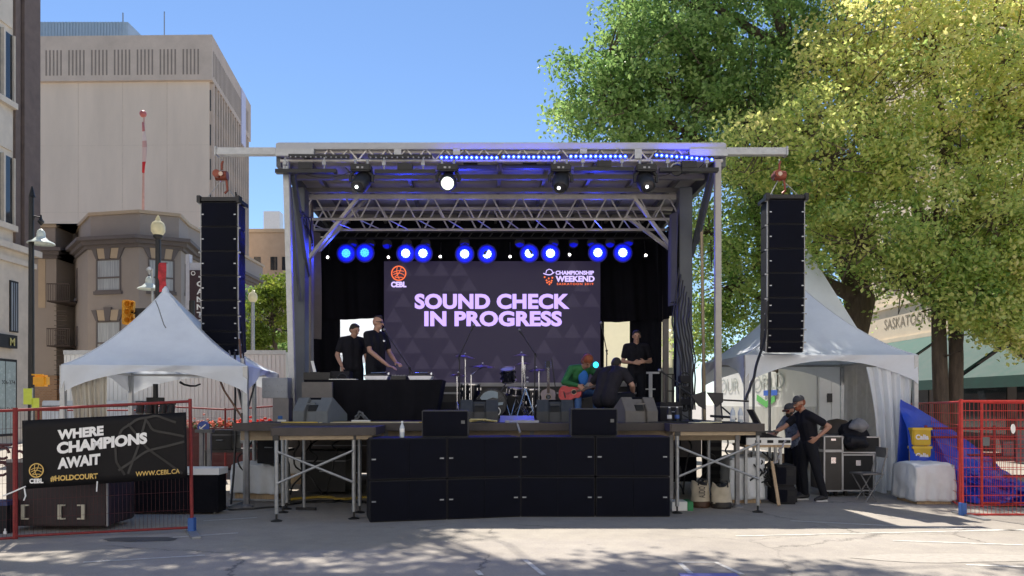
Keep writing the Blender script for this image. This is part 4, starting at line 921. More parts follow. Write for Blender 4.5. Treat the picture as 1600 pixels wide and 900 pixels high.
def beam_lamp(px, py, label, face, part=None):
    Y = 16.5; c = P(px,py,Y); t = thing('beam_light', label, 'stage light', tuple(c), 'blue beam lights above the screen')
    MB().lathe([(.07,.22),(.125,.18),(.14,.0),(.212,.006),(.206,.008)], c, (0,1,0), 24).build('housing', M_blk, t, smooth=True)
    for q_ in range(5): b = MB(); b.lathe([(.085+.024*q_,-.014+.004*q_),(.1085+.024*q_,-.0105+.004*q_)], c, (0,1,0), 28, False); b.build('halo_ring', M_halos[q_], t)  # soft blue halo of the lamp drawn as glowing rings fading outward
    b = MB(); proto = None
    for k in range(19):
        if k == 0: q = (0,0)
        elif k < 7: q = (0.038*math.cos(k*math.pi/3), 0.038*math.sin(k*math.pi/3))
        else: q = (.075*math.cos(k*math.pi/6), .075*math.sin(k*math.pi/6))
        if part and part(q): continue
        p = c+Vector((q[0],-.02,q[1]))
        if proto is None: proto = MB().ell(p, (.0205,.01,.0205), 8, 5).build('led_cell', face, t); p0 = p
        else: o = proto.copy(); C.objects.link(o); o.parent = t; o.location = p-p0
    b = MB(); b.tube([c+Vector((-.15,.08,0)),c+Vector((-.15,.1,.16)),c+Vector((0,.15,.26)),c+Vector((.15,.1,.16)),c+Vector((.15,.08,0))], .013, 6); b.build('yoke', M_blkm, t)
    return t
names = ['first','second','third','fourth','fifth','sixth','seventh','eighth','ninth','tenth']
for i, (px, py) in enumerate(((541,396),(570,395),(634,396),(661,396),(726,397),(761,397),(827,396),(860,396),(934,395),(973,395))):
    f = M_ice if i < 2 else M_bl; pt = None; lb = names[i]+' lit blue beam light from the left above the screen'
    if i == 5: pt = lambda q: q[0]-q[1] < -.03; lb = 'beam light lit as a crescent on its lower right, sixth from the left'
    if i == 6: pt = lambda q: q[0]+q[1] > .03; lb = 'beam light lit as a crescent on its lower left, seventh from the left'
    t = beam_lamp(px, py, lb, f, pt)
    if i in (0,2,4,6,8): area('wash', P(px,py+1,16.35), P(px,py+60,13), 34, (.03,.05,1), None, t, 120)
for i, (px, py) in enumerate(((551,381),(578,381),(605,382),(636,381),(665,381),(726,380),(812,380),(865,380),(896,380),(925,380),(953,380),(982,378))):
    Y = 16.85; c = P(px,py,Y); t = thing('dim_blue_light', ['leftmost dim blue lamp of the upper row above the beam lights','dim blue lamp above the second lit beam light','lone dim blue lamp between the second and third lit beam lights','dim blue lamp above the third lit beam light','dim blue lamp above the fourth lit beam light','dim blue lamp above the fifth lit beam light','dim blue lamp up left of the seventh crescent beam light','dim blue lamp above the eighth lit beam light','lone dim blue lamp between the eighth and ninth lit beam lights','dim blue lamp up left of the ninth lit beam light','dim blue lamp between the ninth and tenth lit beam lights','rightmost dim blue lamp of the upper row'][i], 'stage light', tuple(c), 'dim blue lamps behind the beam lights')
    MB().lathe([(.06,.15),(.1,.12),(.115,0),(.105,-.01)], c, (0,1,0), 20).build('housing', M_blk, t); b = MB(); b.lathe([(.002,-.012),(.1,-.006)], c, (0,1,-.2), 20, False); b.build('lens', M_dim, t)
M_pin = em('pin_spot_face', (1,.95,.9), 6)
for i, (px, py) in enumerate(((512,402),(607,402),(688,401),(797,401),(890,398),(1009,399))):
    Y = 16.55; c = P(px,py,Y); t = thing('pin_spot', 'tiny white pin spot, %s from the left below the blue lamps' % names[i], 'stage light', tuple(c), 'white pin spots above the screen')
    MB().lathe([(.03,.12),(.045,.1),(.045,0),(.04,-.005)], c, (0,1,0), 14).build('can', M_blk, t); MB().ell(c+Vector((0,-.008,0)), (.026,.01,.026), 10, 6).build('bulb_or_glint', M_pin, t)
    b = MB(); b.tube([c+Vector((0,.06,.04)), c+Vector((0,.2,.35))], .01); b.build('bracket', M_blkm, t)
# blue strips spill on the ceiling
for px in (733, 830, 935, 1068): pass
tb = [o for o in C.objects if o.name.startswith('led_strip_light')]
for o in tb[2:]:
    p = o.location; area('blue_spill', (p.x+.42, 12.78, p.z+.0), (p.x+.42, 12.9, p.z-.3+.5), 2.2, (.02,.03,1), (.9,.03), o)
# cables on the rig
for i, (a, e, s) in enumerate((((470,270),(560,262),.12),((540,262),(590,270),.15),((640,268),(700,258),.1),((880,258),(950,262),.1),((1000,262),(1060,262),.14),((1050,262),(1100,255),.12),((560,300),(566,262),.05))):
    o = MB().tube(sag(P(a[0],a[1],12.85), P(e[0],e[1],12.85), s), .008, 5).build('rig_cable', M_cable); tag(o, 'thin black cable under the roof front, '+['at its far left','dipping left of the leftmost moving head','left of the white glaring light','right of the third moving head','right of the rightmost moving head','by the small par can','above the leftmost moving head'][i], 'cable', 'cables looping under the roof front')
rnd = random.Random(8)
for i in range(5):
    o = MB().tube(wiggle([P(462+i*2,300+i*10,13.6), P(470+i*4,340,14), P(484+i,365+i*5,14.6)], .015, i), .012, 5).build('bundled_cable', M_cable); tag(o, names[i]+' from the top of the black cables down the left roof arm', 'cable', 'cables down the left roof arm')
for i in range(7):
    o = MB().tube(wiggle([P(1061+i*3,420+i*9,13.9), P(1050+i*4.5,500,13.8), P(1062+i*4,560,13.6), P(1068+i*3,640,13.3)], .012, i+10), .014, 6).build('bundled_cable', M_cable); tag(o, names[i]+' from the left of the thick black cables dropping by the right column', 'cable', 'cables down the right column')
# ============================================================ FOREGROUND EQUIPMENT
M_badge = mat('silver_badge', (.45,.47,.5), .4, .3, .1)
# ---- subwoofers (local frame: width x, front at y=0 facing -Y)
def make_sub():
    t = thing('subwoofer', 'black double subwoofer', 'speaker', (0,0,0))
    b = MB(); b.bb(-.512,.512,.012,.62,.003,.549); b.build('cabinet', M_cab, t, bevel=.008, off=(0,0,0))
    g = MB(); g.bb(-.498,-.003,0,.014,.02,.534); g.bb(.003,.498,0,.014,.02,.534); g.build('grille', M_grille, t, off=(0,0,0))
    for x in (-.46, .44):
        b = MB(); b.bb(x-.03,x+.03,-.004,.001,.262,.285); o = b.build('badge', mat('badge_plate', (.06,.07,.09), .5), t, off=(0,0,0))
        b = MB()
        for k in range(4): b.bb(x-.024+k*.013,x-.016+k*.013,-.0055,-.004,.267,.280)
        b.build('badge_mark', M_badge, o, off=(0,0,0))
    return t
sub0 = make_sub()
ax = Vector((X(575,10.05),10.05)); cx_ = Vector((X(813,10.57),10.57)); dx_ = (cx_-ax).normalized(); ang = math.atan2(dx_.y, dx_.x)
cen = [ax+dx_*.535, ax+dx_*1.562, cx_+Vector((.516,0)), cx_+Vector((1.552,0))]; an = [ang, ang, 0, 0]
used = [False]
cols = ['leftmost', 'second from left', 'third from left', 'rightmost']
for j in range(2):
    for i in range(4):
        lab = 'black wide subwoofer in the %s row before the stage, %s of its row' % (('bottom','top')[j], cols[i])
        loc = (cen[i].x, cen[i].y, j*.556)
        if not used[0]: sub0.location = loc; sub0.rotation_euler = (0,0,an[i]); sub0['label'] = lab; used[0] = True; sub0['group'] = 'subwoofers stacked before the stage'
        else: dup(sub0, loc, an[i], lab, 'subwoofers stacked before the stage')
# ---- front fill speakers on the subs
def fill_speaker(px0, px1, py0, py1, Y, label, rz=0):
    x0, x1 = X(px0,Y), X(px1,Y); h = Z(py0,Y)-1.106; w = x1-x0; xc = (x0+x1)/2
    t = thing('front_fill_speaker', label, 'speaker', (xc,Y,1.106), 'black front fill speakers on the subwoofers')
    b = MB(); b.prism([(-w/2,0),(w/2,0),(w/2,h),(-w/2,h)], (xc,Y+.02,1.106), (1,0,0), (0,1,0), (0,0,1), .4); b.build('cabinet', M_monitor, t, bevel=.012)
    b = MB(); b.bb(xc-w/2+.015,xc+w/2-.015,Y,Y+.025,1.12,1.106+h-.018); b.build('grille', M_grille, t, bevel=.004)
    b = MB(); b.bb(xc+w/2-.1,xc+w/2-.05,Y-.003,Y,1.106+h*.5,1.106+h*.62); b.build('badge', M_gray, t)
    t.rotation_euler.z = rz; return t
fill_speaker(659,732,641,683,10.45,'black front fill speaker lying on the left subwoofers',.04); fill_speaker(892,965,638,681,10.7,'black front fill speaker lying on the right subwoofers',-.02)
# ---- line arrays
def line_array(pxc, Y, ptop, label, side, pxh):
    xc = X(pxc,Y); zt = Z(ptop,Y); t = thing('line_array_speaker', label, 'speaker', (xc,Y,zt), 'line arrays hanging at the stage sides')
    w = .6; b = MB(); b.bb(xc-w/2-.03,xc+w/2+.03,Y-.02,Y+.5,zt-.07,zt); b.bb(xc-w/2-.06,xc-w/2,Y-.05,Y+.1,zt-.1,zt+.02); b.bb(xc+w/2,xc+w/2+.06,Y-.05,Y+.1,zt-.1,zt+.02); b.build('rigging_frame', M_blkm, t, bevel=.006)
    z = zt-.085; y = Y; hs = [.415,.41,.41,.415,.25,.27,.215,.19]; tl = [0,0,.0,.01,.05,.09,.14,.2]
    for i, (h, a) in enumerate(zip(hs, tl)):
        M = Matrix.Rotation(a, 3, 'X'); o = Vector((xc, y, z)); ey = M @ Vector((0,1,0)); ez = M @ Vector((0,0,1))
        b = MB(); b.prism([(-w/2,-h+.006),(w/2,-h+.006),(w/2,0),(-w/2,0)], o, (1,0,0), ey, ez, .42); c = b.build('cabinet', M_cab, t, bevel=.006)
        b = MB(); b.prism([(-w/2+.012,-h+.018),(w/2-.012,-h+.018),(w/2-.012,-.012),(-w/2+.012,-.012)], o-ey*.008, (1,0,0), ey, ez, .012); b.build('grille', M_grille, c)
        b = MB()
        for s in (-1, 1): b.prism([(s*(w/2-.03)-.018,-h*.5-.009),(s*(w/2-.03)+.018,-h*.5-.009),(s*(w/2-.03)+.018,-h*.5+.009),(s*(w/2-.03)-.018,-h*.5+.009)], o-ey*.011, (1,0,0), ey, ez, .004)
        b.build('badge', M_badge, c)
        b = MB()
        for s in (-1, 1): b.bar(o+Vector((s*(w/2+.012),0,0))+ey*.04, o+Vector((s*(w/2+.012),0,0))+ey*.04-ez*(h-.01), .02, .03, (0,1,0)); b.prism([(s*(w/2+.035)-.02,-.025),(s*(w/2+.035)+.02,-.025),(s*(w/2+.035)+.02,.0),(s*(w/2+.035)-.02,.0)], o+ey*.02, (1,0,0), ey, ez, .03)
        b.build('rigging_arm', M_galv, c)
        z -= h*math.cos(a)+.002; y += h*math.sin(a)*.6
    b = MB()
    for s in (-1, 1): b.tube([(xc+s*.25,Y+.1,zt),(X(pxh,Y),Y+.1,zt+.32)], .008, 5)
    b.build('sling', M_galv, t)
    # chain hoist
    zc = Z(272,Y); xh = X(pxh,Y)
    c = thing('chain_hoist', 'orange-brown electric chain hoist above the %s line array' % side, 'hoist', (xh,Y+.1,zc), 'chain hoists over the line arrays')
    b = MB(); b.cyl((xh-.1,Y+.1,zc),(xh+.1,Y+.1,zc),.082,20); b.cyl((xh-.05,Y-.03,zc+.01),(xh-.05,Y+.2,zc+.01),.066,18); b.build('motor', mat('hoist_orange', (.24,.06,.035), .4, .3, .25), c, bevel=.008)
    b = MB(); b.lathe([(.001,-.012),(.036,-.01),(.036,0)], (xh+.03 if side == 'left' else xh-.03,Y-.025,zc), (0,1,0), 16); b.build('label_plate', mat('hoist_label', (.6,.45,.35), .4), c)
    b = MB(); b.tube([(xh,Y+.1,zc+.1),(xh,Y+.1,zc+.2),(xh+.02,Y+.1,zc+.25)], .02); b.tube([(xh,Y+.1,zc-.1),(xh,Y+.1,zt+.3)], .012); b.tube([(xh+.08,Y+.1,zc-.08),(xh+.1,Y+.1,zc-.25),(xh+.05,Y+.1,zc-.3)], .02); b.build('hook', mat('hoist_orange', (.42,.10,.045)), c)
    b = MB()
    for k in range(int((5.75-zc-.2)/.045)): b.lathe([(.008,-.02),(.014,0),(.008,.02)], (xh,Y+.1,zc+.22+k*.045), (0,0,1), 6)
    b.build('chain', M_galv, c)
    return t
line_array(342,12.95,308,'long black line array hanging left of the stage','left',343); line_array(1229,12.95,304,'long black line array hanging right of the stage','right',1221)
# wires from the arrays
def wire(name, pts, r, label, m=None, cat='cable', group=None, w=0, sd=0):
    p = [Vector(q) for q in pts]
    o = MB().tube(wiggle(p, w, sd, 4) if w else p, r, 6).build(name, m or M_cable); tag(o, label, cat, group); return o
wire('hanging_cable', [P(368,300,13.1),P(373,420,13.2),P(376,500,13.2),P(379,640,13)], .016, 'black cable down the right side of the left line array', w=.03)
wire('hanging_cable', [P(1203,320,13.1),P(1201,430,13.1),P(1196,520,12.9),P(1178,590,12.4),P(1165,625,12.3)], .022, 'thick black cable falling left from the right line array to the tent', w=.02, sd=2)
wire('hanging_cable', [P(367,550,12.6),P(368,640,12.4),P(366,720,12.2),P(360,800,11.9)], .018, 'vertical black cable below the left line array to the street', w=.01, sd=3)
wire('guy_strap', [P(326,548,12.7),P(350,610,12.4),P(380,655,12.0)], .016, 'brown rope from the bottom of the left line array to the lifting stand', mat('brown_rope', (.16,.09,.06), .9), 'rope')
wire('guy_strap', [P(358,548,12.7),P(372,610,12.4),P(381,650,12.0)], .012, 'grey rope from the left line array to the lifting stand', mat('grey_rope', (.2,.2,.2), .9), 'rope')
wire('guy_strap', [P(374,530,12.7),P(380,600,12.4),P(384,650,12.0)], .018, 'rusty rope dropping nearest the stage to the lifting stand', mat('brown_rope', (.16,.09,.06), .9), 'rope')
wire('floor_cable', [P(360,800,11.9), (X(352,11.6),11.55,.012),(X(368,11.3),11.2,.012),(X(420,11.3),11.5,.012),(X(470,12),12,.012)], .014, 'black cable looping on the street beside the lifting stand', w=.03, sd=4)
# lifting stand
ls = thing('lifting_stand', 'grey tubular lifting stand with splayed struts left of the stage', 'stand', (X(386,12),12,0))
b = MB(); b.tube([P(387,797,12),P(383,652,12)], .035); b.tube([P(383,652,12),P(379,560,12)], .045); b.build('mast', M_galv, ls, smooth=True)
b = MB(); b.tube([P(383,655,12.02),P(398,600,12.2)], .015); b.tube([P(383,655,12.02),P(372,600,12.2)], .015); b.cyl(P(383,664,12),P(383,645,12),.06); b.build('strut', M_blkm, ls)
b = MB()
for a in (20, 140, 260): b.tube([(X(387,12),12,.06),(X(387,12)+.55*math.cos(R(a)),12+.55*math.sin(R(a)),.02)], .018)
b.build('foot', M_galv, ls)
p2 = thing('tent_side_post', 'plain grey post standing between the lifting stand and the stage', 'post', (X(400,12.6),12.6,0)); MB().cyl((X(398,12.6),12.6,0),(X(397,12.6),12.6,Z(590,12.6)),.035).build('tube', M_galv, p2)

# ---- extension platforms
def platform(label, pts, zt, legs, braces, grp='extension platforms at the stage corners'):
    c = sum((Vector(p) for p in pts), Vector((0,0)))/4
    t = thing('stage_platform', label, 'platform', (c.x,c.y,0), grp)
    MB().prism(pts, (0,0,zt-.045), (1,0,0), (0,0,1), (0,1,0), .04).build('deck_board', M_deck, t)
    b = MB()
    for i in range(4): b.bar((*pts[i],zt-.055),(*pts[(i+1)%4],zt-.055),.04,.11)
    b.build('frame', M_brown, t)
    b = MB()
    for i in range(4): b.bar((*Vector(pts[i]).lerp(c,.07),zt-.14),(*Vector(pts[(i+1)%4]).lerp(c,.07),zt-.14),.03,.05)
    b.build('under_rail', mat('tan_beam', (.32,.25,.17)), t)
    for x, y in legs:
        b = MB(); b.cyl((x,y,.1),(x,y,zt-.11),.028,10)
        for k in range(14): b.cyl((x,y-.0285,.2+k*.07),(x,y-.027,.2+k*.07),.008,6)
        l_ = b.build('leg', M_galv, t); b = MB(); b.cyl((x,y,0.012),(x,y,.1),.014); b.lathe([(.075,0),(.075,.012),(.02,.03)], (x,y,0), n=14); b.build('foot', M_blkm, l_)
        b = MB(); b.bb(x-.04,x+.04,y-.045,y+.04,zt-.17,zt-.1); b.build('bracket', M_blkm, l_)
    for a, e in braces:
        MB().tube([a, e], .017, 8).build('brace', M_galv, t)
    return t
xl, xr = X(432,10.18), X(553,10.4)
platform('left extension platform with crossed braces before the stage corner', [(-3.17,10.15),(-1.86,10.38),(-1.9,11.38),(-3.3,11.36)], 1.245,
         [(xl,10.18),(xr,10.4),(X(442,11.0),11.0),(X(562,11.0),11.0),(X(450,11.36)-.02,11.36)], [((xl,10.17,.93),(xr,10.37,.5)),((xl,10.17,.5),(xr,10.37,.93))])
xl, xr = X(1058,10.95), X(1184,11.05)
platform('right extension platform with crossed braces and clutter on top', [(2.26,10.9),(3.6,11.0),(3.62,12.3),(3.52,11.39),(2.3,11.39)][:2]+[(3.6,11.99),(2.3,11.99)], 1.275,
         [(xl,10.95),(xr,11.05),(X(1154,11.7),11.75),(X(1107,11.9),11.9)], [((xl,10.92,.95),(xr,11.0,.48)),((xl,10.92,.52),(xr,11.0,1.0))])
# ---- pagoda tents
def tent(label, L, u, v, w, d, ze, zp, zval, cat='tent', legs=True, peakoff=(0,0)):
    """L front-left corner plan, u width dir, v depth dir"""
    L = Vector(L); u = Vector(u); v = Vector(v); c = L+u*w/2+v*d/2+Vector(peakoff)
    t = thing('pagoda_tent', label, cat, (c.x,c.y,0), 'white pagoda tents beside the stage')
    b = MB(); n = 16; m = 16; H = zp-ze
    cor = [L, L+u*w, L+u*w+v*d, L+v*d]
    for q in range(4):
        A, B_ = cor[q], cor[(q+1)%4]; base = len(b.v)
        for j in range(m+1):
            t_ = j/m
            for i in range(n+1):
                p = A.lerp(B_, i/n).lerp(c, t_); hh = H*(t_**1.7*.6+t_*.4); s = i/n*2-1
                hh -= .07*(1-t_)*(1-s*s)*math.sin(math.pi*min(1,t_*1.2))
                b.v.append((p.x,p.y,ze+hh))
        for j in range(m):
            for i in range(n): a = base+j*(n+1)+i; b.f.append((a,a+1,a+n+2,a+n+1))
    b.build('canopy', M_vinyl, t, smooth=True)
    for q in range(4): MB().tube([(cor[q].lerp(c,k/12).x, cor[q].lerp(c,k/12).y, ze+H*((k/12)**1.7*.6+(k/12)*.4)+.004) for k in range(13)], .011, 6).build('hip_seam', M_vinyl2, t)
    for q in range(4):
        A, B_ = cor[q], cor[(q+1)%4]; dd = (B_-A).normalized(); nn = Vector((dd.y,-dd.x)); b = MB(); n2 = 40
        for j in range(5):
            for i in range(n2+1):
                s = i/n2; zb = ze-zval*(1-.82*math.sin(math.pi*s)**.75); z = ze+.01+(zb-ze-.01)*j/4; wv = .012*math.sin(s*23+j)+.02*math.sin(s*7)*j/4
                p = A.lerp(B_, s)+nn*(.012+wv); b.v.append((p.x,p.y,z))
        for j in range(4):
            for i in range(n2): a = j*(n2+1)+i; b.f.append((a,a+1,a+n2+2,a+n2+1))
        b.build('valance', M_vinyl2, t, smooth=True)
    for q in range(4):
        p = cor[q].lerp(c, .015); MB().bb(p.x-.035,p.x+.035,p.y-.035,p.y+.035,0,ze).build('leg', M_alu, t)
    b = MB()
    for q in range(4):
        A, B_ = cor[q].lerp(c,.02), cor[(q+1)%4].lerp(c,.02); b.tube([(A.x,A.y,ze-.03),(B_.x,B_.y,ze-.03)], .025)
    b.build('eave_tube', M_alu, t)
    b = MB(); b.lathe([(.07,zp-.1),(.05,zp),(.012,zp+.05)], (c.x,c.y,0), n=12); b.build('peak_cap', M_vinyl, t)
    return t, cor
u = Vector((.990,.140)); v = Vector((-.140,.990)); Rr = Vector((-4.05,11.75)); Lc = Rr-u*2.65
tl, cl = tent('white peaked pagoda tent left of the stage', Lc, u, v, 2.65, 2.9, 2.13, 3.5, .42, peakoff=(-.3,0))
tr, cr_ = tent('white peaked pagoda tent right of the stage over the sound crew', (4.04,13.3), (1,0), (0,1), 2.98, 3.0, 2.40, 3.85, .5)
o = MB().tube([P(243,470,12.6),P(248,482,12.4),P(252,495,12.2),P(256,507,12.0),P(259,512,11.9)], .008).build('peak_rope', mat('grey_rope', (.2,.2,.2))); tag(o, 'thin grey rope lying down the left tent roof', 'rope')
# back tent whose sunlit peak shows behind the right array
t = thing('back_tent', 'sunlit white tent peak just behind the right pagoda tent', 'tent', (6.2,16.4,0))
b = MB(); z0 = 2.9; b.add([(5.5,16.5,z0),(7.6,16.5,z0),(7.6,17.7,z0),(5.5,17.7,z0),(6.25,17.05,3.2),(X(1264,17),17,Z(392,17))], [(0,1,5),(1,2,5),(2,3,5),(3,0,5)]); b.build('canopy', M_vinyl, t)
b = MB()
for x in (5.55,7.55):
    for y in (16.55,17.65): MB().cyl((x,y,0),(x,y,2.9),.03).build('leg', M_alu, t)
# tent drapes
def drape(name, label, p0, p1, z0, z1, m, folds, amp, pinch=0, seed=0):
    p0 = Vector(p0); p1 = Vector(p1); d = (p1-p0); L = d.length; d.normalize(); nn = Vector((d.y,-d.x)); b = MB(); n = 70; rows = 22
    rnd = random.Random(seed); ph = rnd.uniform(0,6)
    for j in range(rows+1):
        t_ = j/rows; z = z1+(z0-z1)*t_; sh = 1-pinch*math.sin(math.pi*min(1, t_*1.0))**1.0*.6
        for i in range(n+1):
            s = i/n; k = amp*(.5+.8*t_)*(math.sin(s*folds*6.28+ph+.7*math.sin(t_*3))+.4*math.sin(s*folds*2.3*6.28+2*t_))
            x = p0+d*(L*(.5+(s-.5)*sh)+pinch*.28*math.sin(math.pi*t_*.5))+nn*k; b.v.append((x.x,x.y,z+.02*math.sin(s*20)*(t_ > .95)))
    for j in range(rows):
        for i in range(n): a = j*(n+1)+i; b.f.append((a,a+1,a+n+2,a+n+1))
    o = b.build(name, m, None, smooth=True); tag(o, label, 'curtain'); return o
drape('tent_curtain', 'white gathered curtain at the right front leg of the right tent', (6.15,13.36), (6.98,13.36), .03, 2.2, M_vinyl2, 4.5, .06, .35, 1)
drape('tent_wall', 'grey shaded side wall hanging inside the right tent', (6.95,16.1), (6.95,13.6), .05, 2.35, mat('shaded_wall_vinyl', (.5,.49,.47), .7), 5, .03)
drape('tent_curtain', 'short cream curtain gathered at the left front leg of the left tent', (-6.62,11.5), (-6.1,11.58), .6, 2.0, mat('cream_curtain', (.62,.58,.50), .8, trans=.3), 6, .04, .2, 3)
# ---- fences
M_redw = mat('shaded_fence_wire', (.07,.012,.014), .6, .1)
def fence(label, TL, TR, BL, BR, post_l=True, post_r=True, nv=28, nh=9, grp='red temporary fence panels', m=M_red, mw=None, foot_r=False, foot_l=False):
    TL, TR, BL, BR = map(Vector, (TL, TR, BL, BR)); t = thing('temporary_fence', label, 'fence', tuple((BL+BR)/2), grp); mw = mw or (M_redd if m is M_red else M_redw); wr = .0034 if m is M_red else .0017
    MB().tube([TL,TR], .017).build('top_rail', m, t); MB().tube([BL,BR], .015).build('bottom_rail', m, t)
    for on, a, c_ in ((post_l,TL,BL),(post_r,TR,BR)):
        if on: e = (a-c_).normalized(); MB().tube([c_-e*.06,a+e*.03], .021, 10).build('post', m, t)
    b = MB()
    for i in range(1, nv): b.tube([BL.lerp(BR,i/nv),TL.lerp(TR,i/nv)], wr, 4, False)
    for j in range(1, nh): b.tube([BL.lerp(TL,j/nh),BR.lerp(TR,j/nh)], wr*1.15, 4, False)
    b.build('wire_mesh', mw, t)
    for on, c_ in ((foot_r,BR),(foot_l,BL)):
        if on:
            b = MB(); b.box((c_.x,c_.y,.09), (.075,.085,.18)); f = b.build('foot_bracket', mat('foot_blue', (.03,.10,.33), .5), t, bevel=.006)
            b = MB(); b.box((c_.x+.05,c_.y-.1,.012), (.1,.75,.02), rz=.5 if on is True and foot_r else 0); b.build('foot_plate', M_galv, f)
    return t
fence('shade-darkened red fence panel carrying the black banner', P(25,641,8.85), P(297,627,9.3), P(25,838,8.85), P(300,824,9.3), True, True, 42, 7, foot_r=True, m=M_redd2)
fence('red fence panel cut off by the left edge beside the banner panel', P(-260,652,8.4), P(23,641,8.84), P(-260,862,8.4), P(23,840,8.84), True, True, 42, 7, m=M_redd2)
fence('bright red fence panel in front of the blue tarpaulin', P(1502,627,10.72), P(1790,627,10.72), P(1504,804,10.72), P(1790,804,10.72), True, True, 44, 12, foot_l=True)
fence('red fence panel receding behind the blue tarpaulin', P(1420,631,14.5), P(1500,628,11.6), P(1420,742,14.5), P(1500,790,11.6), True, True, 26, 9)
fence('second red fence panel standing behind the bright one', P(1534,629,11.6), P(1780,629,11.6), P(1534,786,11.6), P(1780,786,11.6), True, True, 40, 12)
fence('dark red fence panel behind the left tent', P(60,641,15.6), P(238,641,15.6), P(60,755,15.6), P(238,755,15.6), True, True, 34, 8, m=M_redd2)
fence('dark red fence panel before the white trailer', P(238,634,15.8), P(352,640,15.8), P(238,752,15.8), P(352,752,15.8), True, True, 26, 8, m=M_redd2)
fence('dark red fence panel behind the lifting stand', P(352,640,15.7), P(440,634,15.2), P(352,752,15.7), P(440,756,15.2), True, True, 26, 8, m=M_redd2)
for i, px in enumerate((1540, 1582)):
    o = thing('fence_tag', ['white oval tag on the right red fence','second tag half hidden on the red fence'][i], 'tag', tuple(P(1583 if i == 0 else 1541,670 if i == 0 else 690,10.7)))
    c = P(1583 if i == 0 else 1541,670 if i == 0 else 690,10.69)
    if i == 0: b = MB(); b.v=[]; b.f=[]; b.lathe([(.001,-.004),(.05,-.004),(.05,.004)], c, (0,1,0), 24); b.v=[(c.x+(v[0]-c.x)*.62, v[1], c.z+(v[2]-c.z)*1.35) for v in b.v]; b.build('plate', M_white, o)
    else: b = MB(); b.box(tuple(c), (.09,.01,.12)); b.build('plate', M_gray, o)
# ---- the banner
BT = thing('fence_banner', 'black banner reading WHERE CHAMPIONS AWAIT on the left fence', 'banner', tuple(P(165,755,9.0)))
TLb, TRb, BRb, BLb = P(37,657,8.86), P(292,644,9.25), P(295,746,9.25), P(39,764,8.86)
off = Vector((.0,-.03,0)); TLb+=off; TRb+=off; BRb+=off; BLb+=off
b = MB(); n = 40
def bq(s, t_, k=0):
    p = BLb.lerp(BRb, s).lerp(TLb.lerp(TRb, s), t_); return p+Vector((0, .006*math.sin(s*17)*math.cos(t_*3)-k, 0))
for j in range(9):
    for i in range(n+1): b.v.append(tuple(bq(i/n, j/8)))
for j in range(8):
    for i in range(n): a = j*(n+1)+i; b.f.append((a,a+1,a+n+2,a+n+1))
b.build('sheet', mat('banner_vinyl', (.008,.0075,.009), .6, 0, .25, 2, spec=.2), BT, smooth=True, solid=.003)
def bt_text(s, px0, px1, py0l, py1l, slope, m, bold=.03):
    """px0..px1 at left baseline py1l, cap top py0l; slope dy/dx in pixels"""
    def w(px, py):
        s_ = (px-38)/256; Yd = 8.86+.39*s_-.042; return P(px, py, Yd)
    o = w(px0, py1l); e = w(px1, py1l+slope*(px1-px0)); tp = w(px0, py0l); text('lettering', s, m, BT, o, e-o, tp-o, bold, .004)
bt_text('WHERE', 90, 162, 672, 687.5, -.1, M_screen_w, .055); bt_text('CHAMPIONS', 89, 230, 691.5, 710, -.12, M_screen_w, .055); bt_text('AWAIT', 90, 157, 716, 733.5, -.12, M_screen_w, .055)
bt_text('#HOLDCOURT', 79, 153, 743.5, 753, -.06, M_gold, .04); bt_text('WWW.CEBL.CA', 212, 281, 737, 744.5, -.07, M_gold, .02); bt_text('CEBL', 46, 68, 748, 755.5, -.03, M_screen_w, .05)
ball_logo(BT, P(57,735,8.85), .078, (1,.04,.03), (0,0,1), M_gold)
M_bg = mat('banner_dark_print', (.013,.0125,.013), .5, 0, 0); c = P(230,695,9.08); b = MB(); ring_mb(b, c, .42, .035, (1,.045,.05), (0,0,1)); 
b = MB()
def big(px, py): s_ = (px-38)/256; return P(px, py, 8.82+.39*s_)
for pl in ([(180,700),(190,672),(215,655),(245,650),(275,660)], [(180,700),(182,722),(195,742)], [(200,662),(230,700),(285,740)], [(185,735),(230,705),(288,690)], [(225,652),(240,672),(288,682)], [(228,655),(215,700),(200,740)]):
    pp = [big(*q) for q in pl]; sm = wiggle(pp, 0, 0, 2); stroke(b, sm, .028, (0,-1,0))
b.build('basketball_print', M_bg, BT)
b = MB(); b.tube([P(38,763,8.82),P(40,775,8.8),P(37,782,8.8)], .008); b.tube([P(152,752,8.95),P(151,768,8.95)], .007); b.tube([P(40,760,8.8),P(22,768,8.8),P(5,775,8.78)], .008); b.build('tie', M_screen_w, BT)
# ---- behind the left fence
rc_ = thing('folded_table_case', 'dark case with three pale bracket handles behind the left fence', 'case', (-5.4,9.7,0))
b = MB(); b.bb(X(8,9.4),X(167,9.4),9.4,10.1,.06,.86); b.build('body', mat('dark_maroon_case', (.025,.015,.018), .6, 0, .3), rc_, bevel=.02)
for px in (36, 93, 130):
    b = MB(); x = X(px,9.38); zc = Z(800,9.38); s = -1 if px < 120 else 1
    b.bb(x-.02,x+.02,9.37,9.39,zc-.09,zc+.09); 
    for z in (-.09,.075): b.bb(min(x,x-s*.07),max(x,x-s*.07),9.368,9.392,zc+z,zc+z+.016)
    b.build('bracket_handle', mat('cream_handle', (.5,.47,.38), .6), rc_)
b = MB(); b.bb(X(8,9.38),X(168,9.38),9.395,9.4,.84,.88); b.bb(X(165,9.38),X(168,9.38),9.39,9.41,.06,.86); b.build('edging', M_alud, rc_)
bl = thing('lift_tower', 'black lighting lift tower standing under the left tent behind the banner', 'stand', (X(243,12.6),12.6,0))
b = MB(); b.cyl((X(243,12.6),12.6,0),(X(243,12.6),12.6,Z(600,12.6)),.04); b.build('column', M_blkm, bl)
